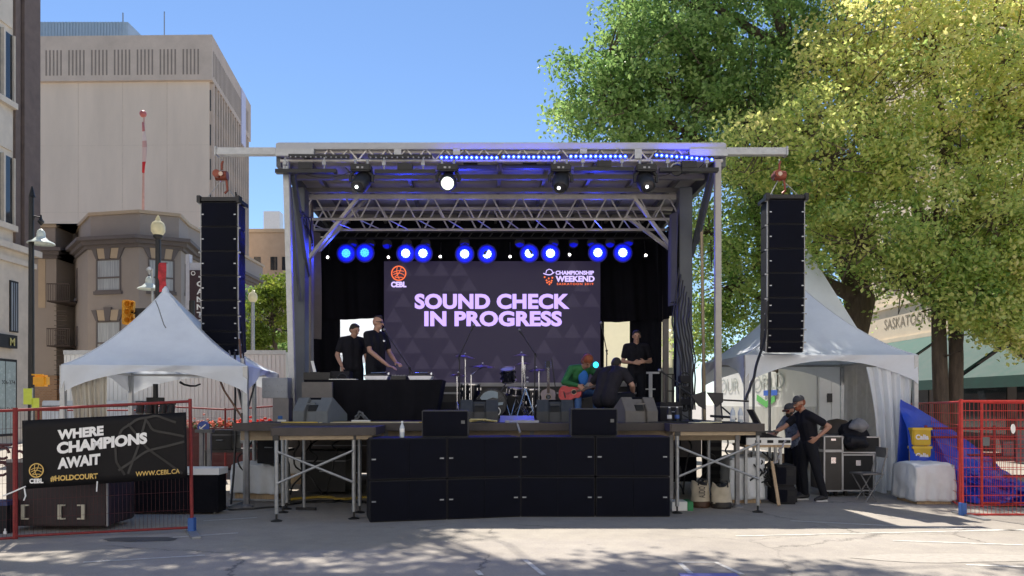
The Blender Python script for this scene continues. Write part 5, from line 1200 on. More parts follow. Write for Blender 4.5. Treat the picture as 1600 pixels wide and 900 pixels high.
b = MB(); b.bb(X(214,12.6),X(271,12.6),12.55,12.7,Z(633,12.6),Z(627,12.6)); b.bb(X(233,12.6),X(253,12.6),12.5,12.7,Z(628,12.6),Z(621,12.6)); b.build('crosshead', M_blkm, bl)
for px in (219,233,255,267): b = MB(); c = P(px,640,12.55); b.lathe([(.03,-.1),(.06,-.07),(.065,.06),(.05,.07)], c, (0,-.3,-1), 14); b.build('par_can', M_blk, bl)
b = MB(); b.tube([P(281,597,12.6),P(288,601,12.6),P(297,603,12.6),P(306,603,12.6),P(313,600,12.6)], .02, 8, True, .012); o = b.build('black_hose', M_rubber); tag(o, 'short black curved hose hanging under the left tent valance', 'hose')
dt = thing('draped_table', 'black-draped table with white top behind the banner', 'table', (-4.9,11.2,0))
b = MB(); b.bb(X(178,10.8),X(342,10.8),10.8,11.15,Z(742,10.8),Z(732,10.8)); b.build('tabletop', M_white, dt)
b = MB(); b.bb(X(180,10.8),X(340,10.8),10.82,11.12,.03,Z(741,10.8)); b.build('skirt_cloth', M_cloth, dt)
for x in (X(186,10.9), X(333,10.9)): MB().cyl((x,10.95,0),(x,10.95,.1),.02).build('leg', M_galv, dt)
def covered_box(label, x0, x1, y0, y1, z0, z1, seed, m=M_cover, feet=True):
    rnd = random.Random(seed); t = thing('covered_crate', label, 'covered crate', ((x0+x1)/2,(y0+y1)/2,0), 'equipment under white covers')
    bm = bmesh.new(); bmesh.ops.create_cube(bm, size=2); bmesh.ops.subdivide_edges(bm, edges=bm.edges, cuts=14, use_grid_fill=True)
    me = bpy.data.meshes.new('cover'); 
    from mathutils import noise as nz
    for v_ in bm.verts:
        p = v_.co.copy(); t_ = (1-p.z)/2
        x = (x0+x1)/2+p.x*(x1-x0)/2*(1+.05*t_); y = (y0+y1)/2+p.y*(y1-y0)/2*(1+.05*t_); z = z0+(z1-z0)*(p.z+1)/2
        q = Vector((x*3+seed, y*3, z*3)); d = nz.noise_vector(q)*.028+nz.noise_vector(q*3)*.012
        if p.z > .98: z -= .03*abs(p.x)**6+.03*abs(p.y)**6
        fold = .012*math.sin((p.x*5+p.y*4)*2.2+seed)*t_
        v_.co = Vector((x,y,z))+d+Vector((p.x*fold if abs(p.x)>.95 else 0, p.y*fold*2 if abs(p.y)>.95 else 0, 0))-Vector(((x0+x1)/2,(y0+y1)/2,0))
    bm.to_mesh(me); bm.free(); me.polygons.foreach_set('use_smooth',[True]*len(me.polygons)); me.materials.append(m)
    o = bpy.data.objects.new('cover', me); C.objects.link(o); o.parent = t
    b = MB(); b.bb(x0+.04,x1-.04,y0+.04,y1-.04,0.0,z0+.05); b.build('pallet', M_wood, t); return t
covered_box('white-covered crate behind the lifting stand', X(362,12.3), X(432,12.3), 12.3, 13.0, .12, Z(722,12.4), 1)
covered_box('long white-covered crate far under the left platform', X(450,15), X(560,15), 14.9, 15.5, .2, .75, 2)
covered_box('white-covered crate beneath the right platform edge', X(1146,11.9), X(1199,11.9), 12.05, 12.75, .06, Z(714,12), 3)
covered_box('white-covered crate between the tent curtain and blue tarpaulin', X(1431,11.9), X(1492,11.9), 11.9, 12.6, .05, Z(722,12.1), 4)
# chairs/plastic things on the left, clutter
def clutter_box(name, label, cat, x0,x1,y0,y1,z0,z1, m, rz=0, group=None, edging=None):
    t = thing(name, label, cat, ((x0+x1)/2,(y0+y1)/2,z0), group); b = MB(); b.bb(x0,x1,y0,y1,z0,z1); b.build('body', m, t, bevel=.01)
    b = MB(); b.bb(x0-.004,x1+.004,y0-.004,y1+.004,z0+(z1-z0)*.74,z0+(z1-z0)*.77); b.build('lid_seam', edging or M_alud, t)
    b = MB(); xm = (x0+x1)/2; b.tube([(xm-.06,y0-.01,z0+(z1-z0)*.5),(xm-.05,y0-.03,z0+(z1-z0)*.5),(xm+.05,y0-.03,z0+(z1-z0)*.5),(xm+.06,y0-.01,z0+(z1-z0)*.5)], .008); b.build('handle', M_alu, t)
    t.rotation_euler.z = rz; return t
clutter_box('equipment_case','dark equipment case on its stand beside the flowers','case', X(325,13.5),X(362,13.5),13.5,14,.75,1.1, M_blkm)
clutter_box('equipment_case','small pale case on the table beside the flowers','case', X(375,13.8),X(396,13.8),13.8,14.1,.85,1.05, M_cover)
clutter_box('equipment_case','black rounded speaker case left of the platform legs','case', X(411,12.4),X(447,12.4),12.1,12.45,.62,1.13, M_cab)
t = thing('work_table', 'dark work table carrying cases left of the stage', 'table', (-4.6,13.8,0)); MB().bb(X(320,13.4),X(440,13.4),13.4,14.2,.71,.75).build('tabletop', M_brown, t)
for x, y in ((X(323,13.5),13.5),(X(436,13.5),13.5),(X(323,14.1),14.15),(X(436,14.1),14.15)): MB().bb(x-.02,x+.02,y-.02,y+.02,0,.71).build('leg', M_blkm, t)
gp = thing('grey_framed_rack', 'grey posts of an open rack beside the blue disc sign', 'rack', (X(313,12.8),12.8,0))
for px in (314, 326): MB().bb(X(px,12.8)-.03,X(px,12.8)+.03,12.8,12.86,.0,Z(673,12.8)).build('upright', M_alud, gp)
MB().bb(X(305,12.8),X(332,12.8),12.78,12.9,Z(676,12.8),Z(671,12.8)).build('top_plate', M_gray, gp)
# under the deck
clutter_box('flight_case','black road case under the stage left','case', X(470,13.2),X(540,13.2),13.2,13.9,.05,.75, M_blkm, group='road cases under the stage'); clutter_box('flight_case','brown case under the stage behind the braces','case', X(490,14.2),X(575,14.2),14.2,14.5,.3,.95, M_brown, group='road cases under the stage')
t = thing('plastic_chair_stack', 'stack of white folding chairs under the stage left', 'chairs', (X(495,14),14,0))
for k in range(4): b = MB(); x = X(487+k*9,14); b.bb(x,x+.05,13.95,14.0,.3,.72); b.build('backrest_slat', M_white, t)
st = thing('jack_stand', 'slim grey jack stand with flat foot under the left platform', 'stand', (X(475,11.4),11.35,0))
b = MB(); b.cyl((X(475,11.3),11.3,0.02),(X(475,11.3),11.3,1.1),.022); b.build('tube', M_galv, st); b = MB(); b.bar((X(463,11.3),11.3,.02),(X(495,11.3),11.25,.02),.04); b.build('foot', M_blkm, st)
wire('floor_cable', [(X(455,12.4),12.4,.02),(X(500,12.6),12.7,.02),(X(540,12.6),12.4,.02),(X(600,12.6),12.8,.02)], .022, 'yellow cable lying under the left platform', M_ycable, w=.08, sd=5)
wire('floor_cable', [(X(440,12.2),12.1,.02),(X(480,12.2),12.0,.02),(X(530,12.2),12.2,.02),(X(575,12.2),12.0,.02)], .02, 'black cable bundle lying under the left platform', w=.1, sd=6)
for i in range(10):
    rnd = random.Random(40+i); x = rnd.uniform(-4.3,-1.9) if i < 5 else rnd.uniform(2.5,3.6)
    wire('dangling_cable', [(x,12.2+rnd.uniform(0,1),1.1),(x+rnd.uniform(-.2,.2),12.3,.7),(x+rnd.uniform(-.4,.4),12.4,.1)], .014, '%s of the black cables dangling under the %s of the deck' % (('longest','thinnest','nearest','middle','outermost')[i%5], ('left','right')[i > 4]), w=.06, sd=i, group='cables dangling under the deck')
side_drape('darkening_sheet', 'black sheet added under the rear right of the stage to darken the view beneath', 1.2, 15.0, 3.6, 15.0, .04, 1.15, M_curt, 6, .03)  # added black sheets block the bright view under the deck
side_drape('darkening_sheet', 'black sheet added under the rear left of the stage to darken the view beneath', -4.2, 16.9, -1.2, 16.9, .04, 1.15, M_curt, 7, .03)
# ---- right side: bags
M_canvas = mat('natural_canvas', (.50,.44,.34), .9, 0, .15, 3, bump=.5, bscale=14)
def bag(label, px0, px1, py0, Y, seed):
    x0, x1 = X(px0,Y), X(px1,Y); xc = (x0+x1)/2; w = (x1-x0)/2; z1 = Z(py0,Y)
    t = thing('canvas_bag', label, 'bag', (xc,Y,0), 'canvas cable bags under the right platform'); rnd = random.Random(seed); b = MB(); n = 28; rows = 14
    for j in range(rows+1):
        t_ = j/rows; z = .07+(z1-.07)*t_; rr = w*(1.0-.12*t_+.03*math.sin(t_*9+seed))
        for i in range(n):
            a = 2*math.pi*i/n; k = 1+.05*math.sin(a*3+t_*5+seed)+.03*math.sin(a*7-t_*8)
            b.v.append((xc+rr*k*math.cos(a), Y+.02+rr*.85*k*math.sin(a), z+(.035*math.sin(a*2+seed) if t_ > .9 else 0)))
    for j in range(rows):
        for i in range(n): b.f.append((j*n+i, j*n+(i+1)%n, (j+1)*n+(i+1)%n, (j+1)*n+i))
    b.build('sack', M_canvas, t, smooth=True, solid=.008)
    b = MB(); b.lathe([(w*.98,0),(w*1.05,.03),(w*1.03,.09),(w*.96,.095)], (xc,Y+.02,0), n=28); b.build('leather_base', mat('brown_leather' if seed == 1 else 'black_leather', (.07,.035,.02) if seed == 1 else (.025,.02,.018), .5), t)
    b = MB(); b.tube([(xc-.06,Y-w*.8,z1-.03),(xc-.05,Y-w*.85,z1+.06),(xc+.05,Y-w*.85,z1+.06),(xc+.06,Y-w*.8,z1-.03)], .012); b.build('handle', M_blk, t)
    b = MB(); b.ell((xc,Y+.02,z1-.06), (w*.8,w*.65,.08), 14, 8); b.build('cable_coil', M_blk, t)
    return t
b1 = bag('taller canvas bag with brown base and worn black writing', 1080,1109,754,11.6,1); bag('shorter canvas bag with black base and strap', 1112,1143,757,11.5,2)
text('lettering', 'AUDIO', mat('faded_ink', (.06,.05,.05), .8), b1, P(1102,778,11.43), (0,0,.17), (-.1,0,0), .02)
gb = thing('white_green_box', 'low white box with a green end beside the subwoofers', 'box', (X(1068,11.3),11.3,0))
MB().bb(X(1050,11.2),X(1074,11.2),11.2,11.5,.0,.13).build('body', M_white, gb); MB().bb(X(1074,11.2),X(1083,11.2),11.19,11.51,.0,.132).build('green_end', mat('green_plastic', (.02,.2,.07), .5), gb)
# timber leaning, black speaker cases
tb_ = MB().bar(P(1206,721,11.9),P(1217,790,11.6),.045,.03,(0,1,0)).build('timber_batten', M_wood); tag(tb_, 'pale timber batten leaning by the black speaker cases', 'timber')
def spk_case(x0,x1,y0,y1,z0,z1,label):
    t = thing('portable_speaker', label, 'speaker', ((x0+x1)/2,y0,z0), 'black portable speakers stacked by the sound crew'); b = MB(); b.bb(x0,x1,y0,y1,z0,z1); b.build('cabinet', M_cab, t, bevel=.03)
    b = MB(); xm = x0+(x1-x0)*.7; b.bb(xm-.05,xm+.05,y0-.004,y0+.003,z0+(z1-z0)*.5,z0+(z1-z0)*.75); b.build('handle_recess', M_rubber, t)
    b = MB(); b.bb(x0+.03,x0+(x1-x0)*.5,y0-.006,y0+.002,z0+.04,z1-.04); b.build('grille', M_grille, t)
spk_case(X(1213,11.9),X(1247,11.9),11.9,12.35,.0,.27,'lower black portable speaker on the street'); spk_case(X(1212,11.9),X(1246,11.9),11.92,12.33,.275,Z(726,11.95),'upper black portable speaker of the stack by the sound crew')
# ---- blue tarpaulin
def tarp():
    from mathutils import noise as nz
    bm = bmesh.new(); nx, nz_ = 150, 70; prof = [(1432,622),(1440,628),(1470,646),(1505,668),(1540,688),(1570,712),(1592,738),(1640,762),(1700,780)]
    Y0 = 12.6
    def topz(px):
        for (a, za), (c, zc) in zip(prof, prof[1:]):
            if a <= px <= c: return Z(za+(zc-za)*(px-a)/(c-a), Y0)
        return .1
    grid = []
    for j in range(nz_+1):
        row = []
        for i in range(nx+1):
            px = 1432+(1700-1432)*i/nx; t_ = j/nz_; zt_ = topz(px); z = zt_*(1-t_)+.0
            y = Y0+.5-1.25*t_**1.6*(1 if px > 1480 else .55); low = max(0, min(1, (t_-.5)/.2))*max(0, min(1, (px-1478)/25))
            q = Vector((X(px,Y0)*2.3, y*2.3, z*2.3)); w = nz.noise_vector(q)*.045+nz.noise_vector(q*2.6)*.02
            rd = 0
            if low > 0:
                q2 = Vector((X(px,Y0)*4.6+3, z*9, y*3)); r1 = 1-abs(nz.noise(q2))*2.2; r2 = 1-abs(nz.noise(q2*2.1))*2; rd = low*(.30*r1+.12*r2); w *= 1.6
            row.append(bm.verts.new((X(px,Y0)+w.x, y-rd+w.y, max(.02,z+w.z*.8+low*.05*(nz.noise(q*3)+.3)))))
        grid.append(row)
    for j in range(nz_):
        for i in range(nx): bm.faces.new((grid[j][i],grid[j+1][i],grid[j+1][i+1],grid[j][i+1]))
    # back side falling behind
    back = [bm.verts.new((grid[0][i].co.x, grid[0][i].co.y+.15, max(.02, grid[0][i].co.z*.2))) for i in range(nx+1)]
    for i in range(nx): bm.faces.new((grid[0][i],grid[0][i+1],back[i+1],back[i]))
    me = bpy.data.meshes.new('tarpaulin'); c = Vector((X(1540,Y0), Y0, 0))
    for v_ in bm.verts: v_.co -= c
    bmesh.ops.recalc_face_normals(bm, faces=bm.faces); bm.to_mesh(me); bm.free(); me.polygons.foreach_set('use_smooth',[True]*len(me.polygons)); me.set_sharp_from_angle(angle=R(55))
    me.materials.append(mat('blue_tarp', (.012,.055,.46), .34, 0, .2, 4, bump=.7, bscale=9)); o = bpy.data.objects.new('tarpaulin', me); C.objects.link(o); o.location = c
    tag(o, 'crumpled bright blue tarpaulin heaped behind the right red fence', 'tarpaulin')
tarp()
for k, (z0, lb) in enumerate(((1.1-.55,'lower yellow plastic crate beside the blue tarpaulin'),(.86,'upper yellow plastic crate beside the blue tarpaulin'))):
    t = thing('yellow_crate', lb, 'crate', (X(1446,12.8),12.9,z0), 'yellow crates by the tarpaulin'); x0, x1 = X(1429,12.8), X(1458,12.8)
    MB().bb(x0,x1,12.85,13.0,z0,z0+.29).build('body', mat('yellow_crate_plastic', (.62,.42,.03), .45), t, bevel=.02); b = MB(); b.bb(x0-.01,x1+.01,12.84,13.01,z0+.26,z0+.3); b.build('lid', mat('yellow_crate_lid', (.72,.5,.05), .45), t)
    text('lettering', 'Calia', M_screen_w, t, (x0+.04,12.845,z0+.1), (.22,0,0), (0,0,.09), .05)
# red/black fence clutter behind right fence
t = thing('bike_rack_frame', 'dark red metal bench with grey pads behind the right fences', 'bench', (7.9,12.6,0))
b = MB()
for x in (6.95,7.5,8.1,8.7):
    b.tube([(x,12.9,0),(x,12.9,1.2)], .025)
for z in (.35,.7,1.0,1.15): b.tube([(6.95,12.9,z),(8.7,12.9,z)], .02)
b.build('frame', mat('dark_red_metal', (.2,.015,.015), .5, .1), t)
for px, py in ((1568,690),(1588,700),(1590,680)):
    MB().bb(X(px,12.8),X(px+16,12.8),12.8,12.85,Z(py+22,12.8),Z(py,12.8)).build('pad', M_gray, t)
# maroon metal seat fragment on the far left
t = thing('maroon_iron_bench', 'maroon curled iron bench end behind the left fence', 'bench', (X(20,10.3),10.3,0))
b = MB(); Yb = 10.3
for cx0, cy0, rr in ((4,708,10),(2,733,11),(34,735,9),(-10,722,9),(30,712,8)):
    c = P(cx0,cy0,Yb); ring = [c+Vector((rr/116*math.cos(a), 0, rr/116*math.sin(a)*.9)) for a in [k*.5 for k in range(12)]]; b.tube(ring, .018)
b.tube([P(22,700,Yb),P(22,790,Yb)], .03); b.tube([P(-30,722,Yb),P(38,722,Yb)], .02); b.tube([P(-30,695,Yb),P(18,695,Yb)], .018); b.tube([P(-10,760,Yb),P(-10,838,Yb-.4)], .02)
b.build('scrollwork', mat('maroon_iron', (.07,.015,.018), .5), t)
t = thing('blue_bin', 'dark bin with blue lid and pale label at the bottom left edge', 'bin', (X(4,9.2),9.3,0)); MB().bb(X(-20,9.2),X(11,9.2),9.2,9.36,0,Z(790,9.2)).build('body', M_cab, t); MB().bb(X(-22,9.2),X(13,9.2),9.18,9.38,Z(790,9.2),Z(783,9.2)).build('lid', mat('navy_plastic', (.02,.03,.12), .5), t)
b = MB(); b.bb(X(5,9.19),X(10,9.19),9.19,9.2,Z(837,9.2),Z(830,9.2)); b.bb(X(6.5,9.19),X(8.5,9.19),9.19,9.2,Z(830,9.2),Z(826,9.2)); b.build('label', M_screen_w, t)
# blue mat at the very bottom of the frame
o = MB().bb(X(1060,7.0),X(1150,7.0),6.6,7.0,.004,.012).build('blue_mat', mat('lavender_mat', (.18,.18,.42), .8)); tag(o, 'blue-violet mat edge at the bottom of the frame', 'mat')
# ============================================================ PEOPLE
def voxel(mb, vox, name, m, parent, sm=3):
    me = bpy.data.meshes.new('tmp'); me.from_pydata([tuple(v) for v in mb.v], [], mb.f); o = bpy.data.objects.new('tmp', me); C.objects.link(o)
    r = o.modifiers.new('r','REMESH'); r.mode = 'VOXEL'; r.voxel_size = vox; r.use_smooth_shade = True
    s = o.modifiers.new('s','SMOOTH'); s.factor = .5; s.iterations = sm
    dg = bpy.context.evaluated_depsgraph_get(); dg.update(); out = bpy.data.meshes.new_from_object(o.evaluated_get(dg)); out.name = name
    bpy.data.objects.remove(o); bpy.data.meshes.remove(me); out.materials.clear(); out.materials.append(m); out.polygons.foreach_set('use_smooth',[True]*len(out.polygons))
    ob = bpy.data.objects.new(name, out); C.objects.link(ob); ob.parent = parent; return ob
def rc(b, p0, r0, p1, r1, n=12):
    p0 = Vector(p0); p1 = Vector(p1); b.ell(p0, r0*.999, n, 8); b.ell(p1, r1*.999, n, 8)
    b.tube([p0, p1], r0, n, True, r1)
def chain(b, pts, rs):
    for i in range(len(pts)-1): rc(b, pts[i], rs[i], pts[i+1], rs[i+1])
M_skin = mat('skin', (.42,.24,.17), .55, 0, .06, 8); M_skin_d = mat('ruddy_skin', (.36,.19,.13), .55, 0, .06, 8)
M_tee = mat('black_tee', (.012,.012,.017), .9, 0, .2, 6, bump=.6, bscale=7, spec=.2); M_tee2 = mat('faded_black_tee', (.022,.020,.026), .9, 0, .2, 6, bump=.6, bscale=7, spec=.2)
M_trou = mat('black_trousers', (.012,.013,.018), .9, 0, .2, 6, bump=.6, bscale=8, spec=.2); M_shoe = mat('dark_shoe', (.02,.02,.022), .6); M_sole = mat('white_sole', (.55,.55,.55), .6)
M_hair = mat('dark_hair', (.018,.012,.009), .6, 0, .3, 30, bump=.8, bscale=60); M_hair_r = mat('red_hair', (.24,.06,.02), .6, 0, .3, 30, bump=.8, bscale=60)
M_capm = mat('grey_cap', (.05,.05,.055), .85)
M_eye = mat('eye_dark', (.01,.008,.008), .2); M_lip = mat('lip', (.25,.09,.07), .5)
def hand(b, w, d, pn, thumb, curl=.5, s=1.0):
    """w wrist, d direction of the hand, pn palm normal (palm side), thumb: direction towards the thumb side"""
    d = Vector(d).normalized(); pn = Vector(pn); pn = (pn-d*pn.dot(d)).normalized(); t = Vector(thumb); t = (t-d*t.dot(d)-pn*t.dot(pn)).normalized(); w = Vector(w)
    for k, o in enumerate((-.028,-.01,.01,.028)):
        rc(b, w+t*o*.5*s, .017*s, w+d*.085*s+t*o*1.05*s, .0125*s, 8)
        L = (.058,.072,.078,.07)[k]*s; base = w+d*.088*s+t*o*1.15*s; a1 = curl*.8; d1 = (d*math.cos(a1)+pn*math.sin(a1)); p1 = base+d1*L*.5
        a2 = curl*1.7; d2 = (d*math.cos(a2)+pn*math.sin(a2)); p2 = p1+d2*L*.32; a3 = curl*2.3; d3 = (d*math.cos(a3)+pn*math.sin(a3)); p3 = p2+d3*L*.25
        chain(b, [base,p1,p2,p3], [.0105*s,.0095*s,.0085*s,.007*s])
    b0 = w+d*.025*s+t*.026*s; chain(b, [b0, b0+(d*.6+t*.75+pn*.25).normalized()*.04*s, b0+(d*.6+t*.75+pn*.25).normalized()*.04*s+(d*.85+t*.2+pn*.45).normalized()*.035*s], [.015*s,.0125*s,.009*s])
D0 = dict(pelvis=(0,0,.95), waist=(0,.0,1.1), chest=(0,.0,1.3), neck=(0,.005,1.47), head=(0,-.025,1.635), shl=(.185,.0,1.42), shr=(-.185,.0,1.42),
          ell_=(.25,.03,1.15), elr=(-.25,.03,1.15), wrl=(.25,-.1,.93), wrr=(-.25,-.1,.93), hpl=(.09,0,.92), hpr=(-.09,0,.92), knl=(.11,-.02,.5), knr=(-.11,-.02,.5), anl=(.12,.03,.09), anr=(-.12,.03,.09),
          tol=(.15,-.13,.035), tor=(-.15,-.13,.035), face=(0,-1,0), up=(0,0,1), hdl=(0,-.3,-1), hdr=(0,-.3,-1), pnl=(-1,0,0), pnr=(1,0,0), thl=(0,-1,0), thr=(0,-1,0), cul=.5, cur=.5)
def figure(label, loc, yaw, J, skin=M_skin, shirt=M_tee, trousers=M_trou, hair=M_hair, hairstyle='short', sc=1.0, group=None, sleeves='short', extra=None, shoes=M_shoe, bulk=1.0):
    j = dict(D0); j.update(J); Rz = Matrix.Rotation(yaw, 3, 'Z')
    g = {k: (Rz @ Vector(v)*(sc if k not in ('face','up','hdl','hdr','pnl','pnr','thl','thr') else 1) if hasattr(v,'__len__') else v) for k, v in j.items()}
    t = thing('person', label, 'person', loc, group)
    b = MB(); w = bulk*sc
    lat = (g['shl']-g['shr']).normalized(); lath = (g['hpl']-g['hpr']).normalized()
    # torso
    def torso(b, e):
        for s in (-1, 1):
            chain(b, [g['pelvis']+lath*s*.065*w, g['waist']+(lath+lat).normalized()*s*.055*w, g['chest']+lat*s*.07*w, (g['chest']*.35+g['neck']*.65)+lat*s*.06*w], [.105*w+e,.092*w+e,.108*w+e,.078*w+e])
            rc(b, g['neck']*.85+g['chest']*.15+lat*s*.03, .06*w+e, (g['shl'] if s > 0 else g['shr'])-lat*s*.02, .056*w+e)
    torso(b, -.006)
    rc(b, g['neck']-(g['neck']-g['chest'])*.1, .06*sc, g['head']-g['up']*.05*sc, .054*sc)
    # head
    f = g['face'].normalized(); up = (g['up']-f*g['up'].dot(f)).normalized(); rt = f.cross(up); H = Matrix((rt, -f, up)).transposed(); h = g['head']; q = sc
    b.ell(h+up*.02*q, (.074*q,.092*q,.093*q), 20, 14, H); b.ell(h-up*.055*q+f*.022*q, (.052*q,.062*q,.062*q), 16, 10, H)
    b.ell(h-up*.10*q+f*.055*q, (.022*q,.02*q,.016*q), 10, 8, H)
    rc(b, h+up*.012*q+f*.088*q, .010*q, h-up*.028*q+f*.108*q, .014*q, 8)
    for s in (-1, 1): b.ell(h+rt*s*.077*q-up*.005*q-f*.005*q, (.010*q,.020*q,.03*q), 10, 8, H); rc(b, h+up*.035*q+f*.078*q+rt*s*.018*q, .011*q, h+up*.033*q+f*.068*q+rt*s*.05*q, .010*q, 8)
    for S_, E_, W_, hd, pn, th, cu in (('shl','ell_','wrl','hdl','pnl','thl','cul'),('shr','elr','wrr','hdr','pnr','thr','cur')):
        sh, e, wr = g[S_], g[E_], g[W_]; chain(b, [sh, sh.lerp(e,.5), e], [.05*w,.044*w,.036*w]); chain(b, [e, e.lerp(wr,.3), wr], [.036*w,.037*w,.024*w]); hand(b, wr, g[hd], g[pn], g[th], g[cu], sc)
    for HP, K, A, T in (('hpl','knl','anl','tol'),('hpr','knr','anr','tor')):
        chain(b, [g[HP], g[HP].lerp(g[K],.5), g[K]], [.088*w,.07*w,.052*w]); chain(b, [g[K], g[K].lerp(g[A],.35), g[A]], [.05*w,.052*w,.034*w]); chain(b, [g[A]-Vector((0,0,.02)), g[T]], [.035*w,.024*w])
    voxel(b, .0085, 'body', skin, t, 2)
    for s in (-1, 1):
        e = MB(); e.ell(h+rt*s*.03*q+up*.012*q+f*.083*q, (.013*q,.007*q,.008*q), 8, 6, H); e.build('eye', M_eye, t, off=(0,0,0))
    e = MB(); e.ell(h-up*.058*q+f*.083*q, (.022*q,.008*q,.006*q), 10, 6, H); e.build('mouth', M_lip, t, off=(0,0,0))
    # shirt
    b = MB(); torso(b, .012)
    for S_, E_, W_ in (('shl','ell_','wrl'),('shr','elr','wrr')):
        sh, e, wr = g[S_], g[E_], g[W_]
        if sleeves == 'short': chain(b, [sh, sh.lerp(e,.62)], [.064*w,.062*w])
        else: chain(b, [sh, e, wr.lerp(e,.08)], [.064*w,.052*w,.038*w])
    for s in (-1, 1): rc(b, g['pelvis']+lath*s*.06*w, .118*w, g['waist']+lath*s*.055*w, .106*w)
    voxel(b, .011, 'shirt', shirt, t, 4)
    b = MB(); rc(b, g['pelvis']-lath*.06*w, .108*w, g['pelvis']+lath*.06*w, .108*w)
    for HP, K, A in (('hpl','knl','anl'),('hpr','knr','anr')):
        chain(b, [g[HP], g[HP].lerp(g[K],.5), g[K]], [.104*w,.088*w,.068*w]); chain(b, [g[K], g[K].lerp(g[A],.5), g[A].lerp(g[K],.04)], [.068*w,.064*w,.054*w])
    voxel(b, .011, 'trousers', trousers, t, 4)
    for A, T in (('anl','tol'),('anr','tor')):
        b = MB(); dd = (g[T]-g[A]); chain(b, [g[A]-dd*.15-Vector((0,0,.02)), g[A].lerp(g[T],.55)-Vector((0,0,.005)), g[T]], [.046*w,.04*w,.033*w]); s_ = voxel(b, .01, 'shoe', shoes, t, 2)
        b = MB(); a0 = g[A]-dd*.3; a0.z = min(g[A].z-.075, g[T].z-.022); t1 = g[T]+dd*.12; t1.z = g[T].z-.022; b.bar(a0, t1, .085*w, .022); b.build('sole', M_sole, s_, bevel=.008, off=(0,0,0))
    # hair
    b = MB()
    if hairstyle == 'short': b.ell(h+up*.045*q-f*.014*q, (.082*q,.092*q,.083*q), 18, 12, H); b.ell(h-f*.045*q+up*.01*q, (.078*q,.062*q,.075*q), 16, 10, H); b.ell(h+up*.088*q+f*.035*q, (.06*q,.045*q,.03*q), 14, 8, H)
    elif hairstyle == 'mohawk': b.ell(h+up*.075*q-f*.0*q, (.042*q,.085*q,.055*q), 16, 10, H); b.ell(h+up*.105*q+f*.04*q, (.036*q,.04*q,.03*q), 12, 8, H)
    elif hairstyle == 'thick': b.ell(h+up*.05*q-f*.01*q, (.092*q,.10*q,.09*q), 18, 12, H); b.ell(h-f*.04*q-up*.015*q, (.085*q,.07*q,.09*q), 16, 10, H)
    elif hairstyle == 'cap':
        b.ell(h-f*.045*q, (.077*q,.055*q,.07*q), 16, 10, H)
    if b.v: voxel(b, .008, 'hair', hair, t, 1)
    if hairstyle == 'cap':
        b = MB(); prof = [(.094*math.cos(k*math.pi/16)*q, .094*math.sin(k*math.pi/16)*q) for k in range(9)]
        b.lathe([(max(.003,r_), z_) for r_, z_ in prof], h+up*.038*q-f*.004*q, up, 20, False)
        b.prism([(-.06*q,0),(.06*q,0),(.055*q,.06*q),(.02*q,.085*q),(-.02*q,.085*q),(-.055*q,.06*q)], h+up*.034*q+f*.06*q, rt, -up, (f-up*.18).normalized(), .008); b.build('cap', M_capm, t, smooth=True, off=(0,0,0), solid=.004)
        b = MB(); b.ell(h-up*.078*q+f*.05*q, (.055*q,.05*q,.045*q), 14, 10, H); b.ell(h-up*.045*q+f*.02*q, (.066*q,.05*q,.05*q), 14, 10, H); b.build('beard', M_hair_r if hair is M_hair_r else M_hair, t, smooth=True, off=(0,0,0))
    if extra: extra(t, g, h, f, up, rt, H)
    return t, g
# eye helper above uses zero offset: parts are in the person's local frame
def stage_pt(px, Y, z=DZ): return (X(px,Y), Y, z)
# --- DJs behind the desk
def glasses(t, g, h, f, up, rt, H):
    b = MB(); b.bar(h+rt*.07+up*.014+f*.092, h-rt*.07+up*.014+f*.092, .012, .028, (0,0,1)); b.bar(h+rt*.074+up*.018+f*.09, h+rt*.078+up*.018-f*.01, .007, .01); b.bar(h-rt*.074+up*.018+f*.09, h-rt*.078+up*.018-f*.01, .007, .01); b.build('glasses', M_blk, t, off=(0,0,0))
    b = MB(); c = g['chest']+f*.0; Rz = (g['shl']-g['shr']).normalized(); fw = Rz.cross(Vector((0,0,1))); fw = fw if fw.dot(Vector((0,-1,0))) > 0 else -fw
    b.ell(g['chest']+Rz*.07+fw*.128+Vector((0,0,.03)), (.03,.006,.018), 10, 6); b.build('chest_print', M_screen_w, t, off=(0,0,0))
figure('young dark-haired man in a black tee looking down behind the DJ desk', stage_pt(551,13.75), R(28), dict(face=(.45,-1,-.35), head=(.02,-.05,1.60), wrr=(-.24,-.16,.95), elr=(-.27,.04,1.16), wrl=(.2,-.3,.93), ell_=(.24,-.05,1.13)), hairstyle='short', sc=1.0, bulk=1.1)
figure('man with a dark mohawk and glasses in a black tee reaching to the turntable', stage_pt(587,13.55), R(52), dict(face=(.35,-1,-.08), head=(.0,-.05,1.665), shl=(.19,0,1.45), shr=(-.19,0,1.45), neck=(0,.0,1.5), chest=(0,0,1.33),
       elr=(-.24,-.12,1.17), wrr=(-.04,-.36,.92), hdr=(.3,-1,-.25), pnr=(0,0,-1), thr=(1,0,0), cur=.35, ell_=(.27,-.05,1.17), wrl=(.2,-.3,.98), hdl=(-.2,-1,-.2), pnl=(0,0,-1), thl=(-1,0,0)), hairstyle='mohawk', extra=glasses, sc=1.03, bulk=1.1)
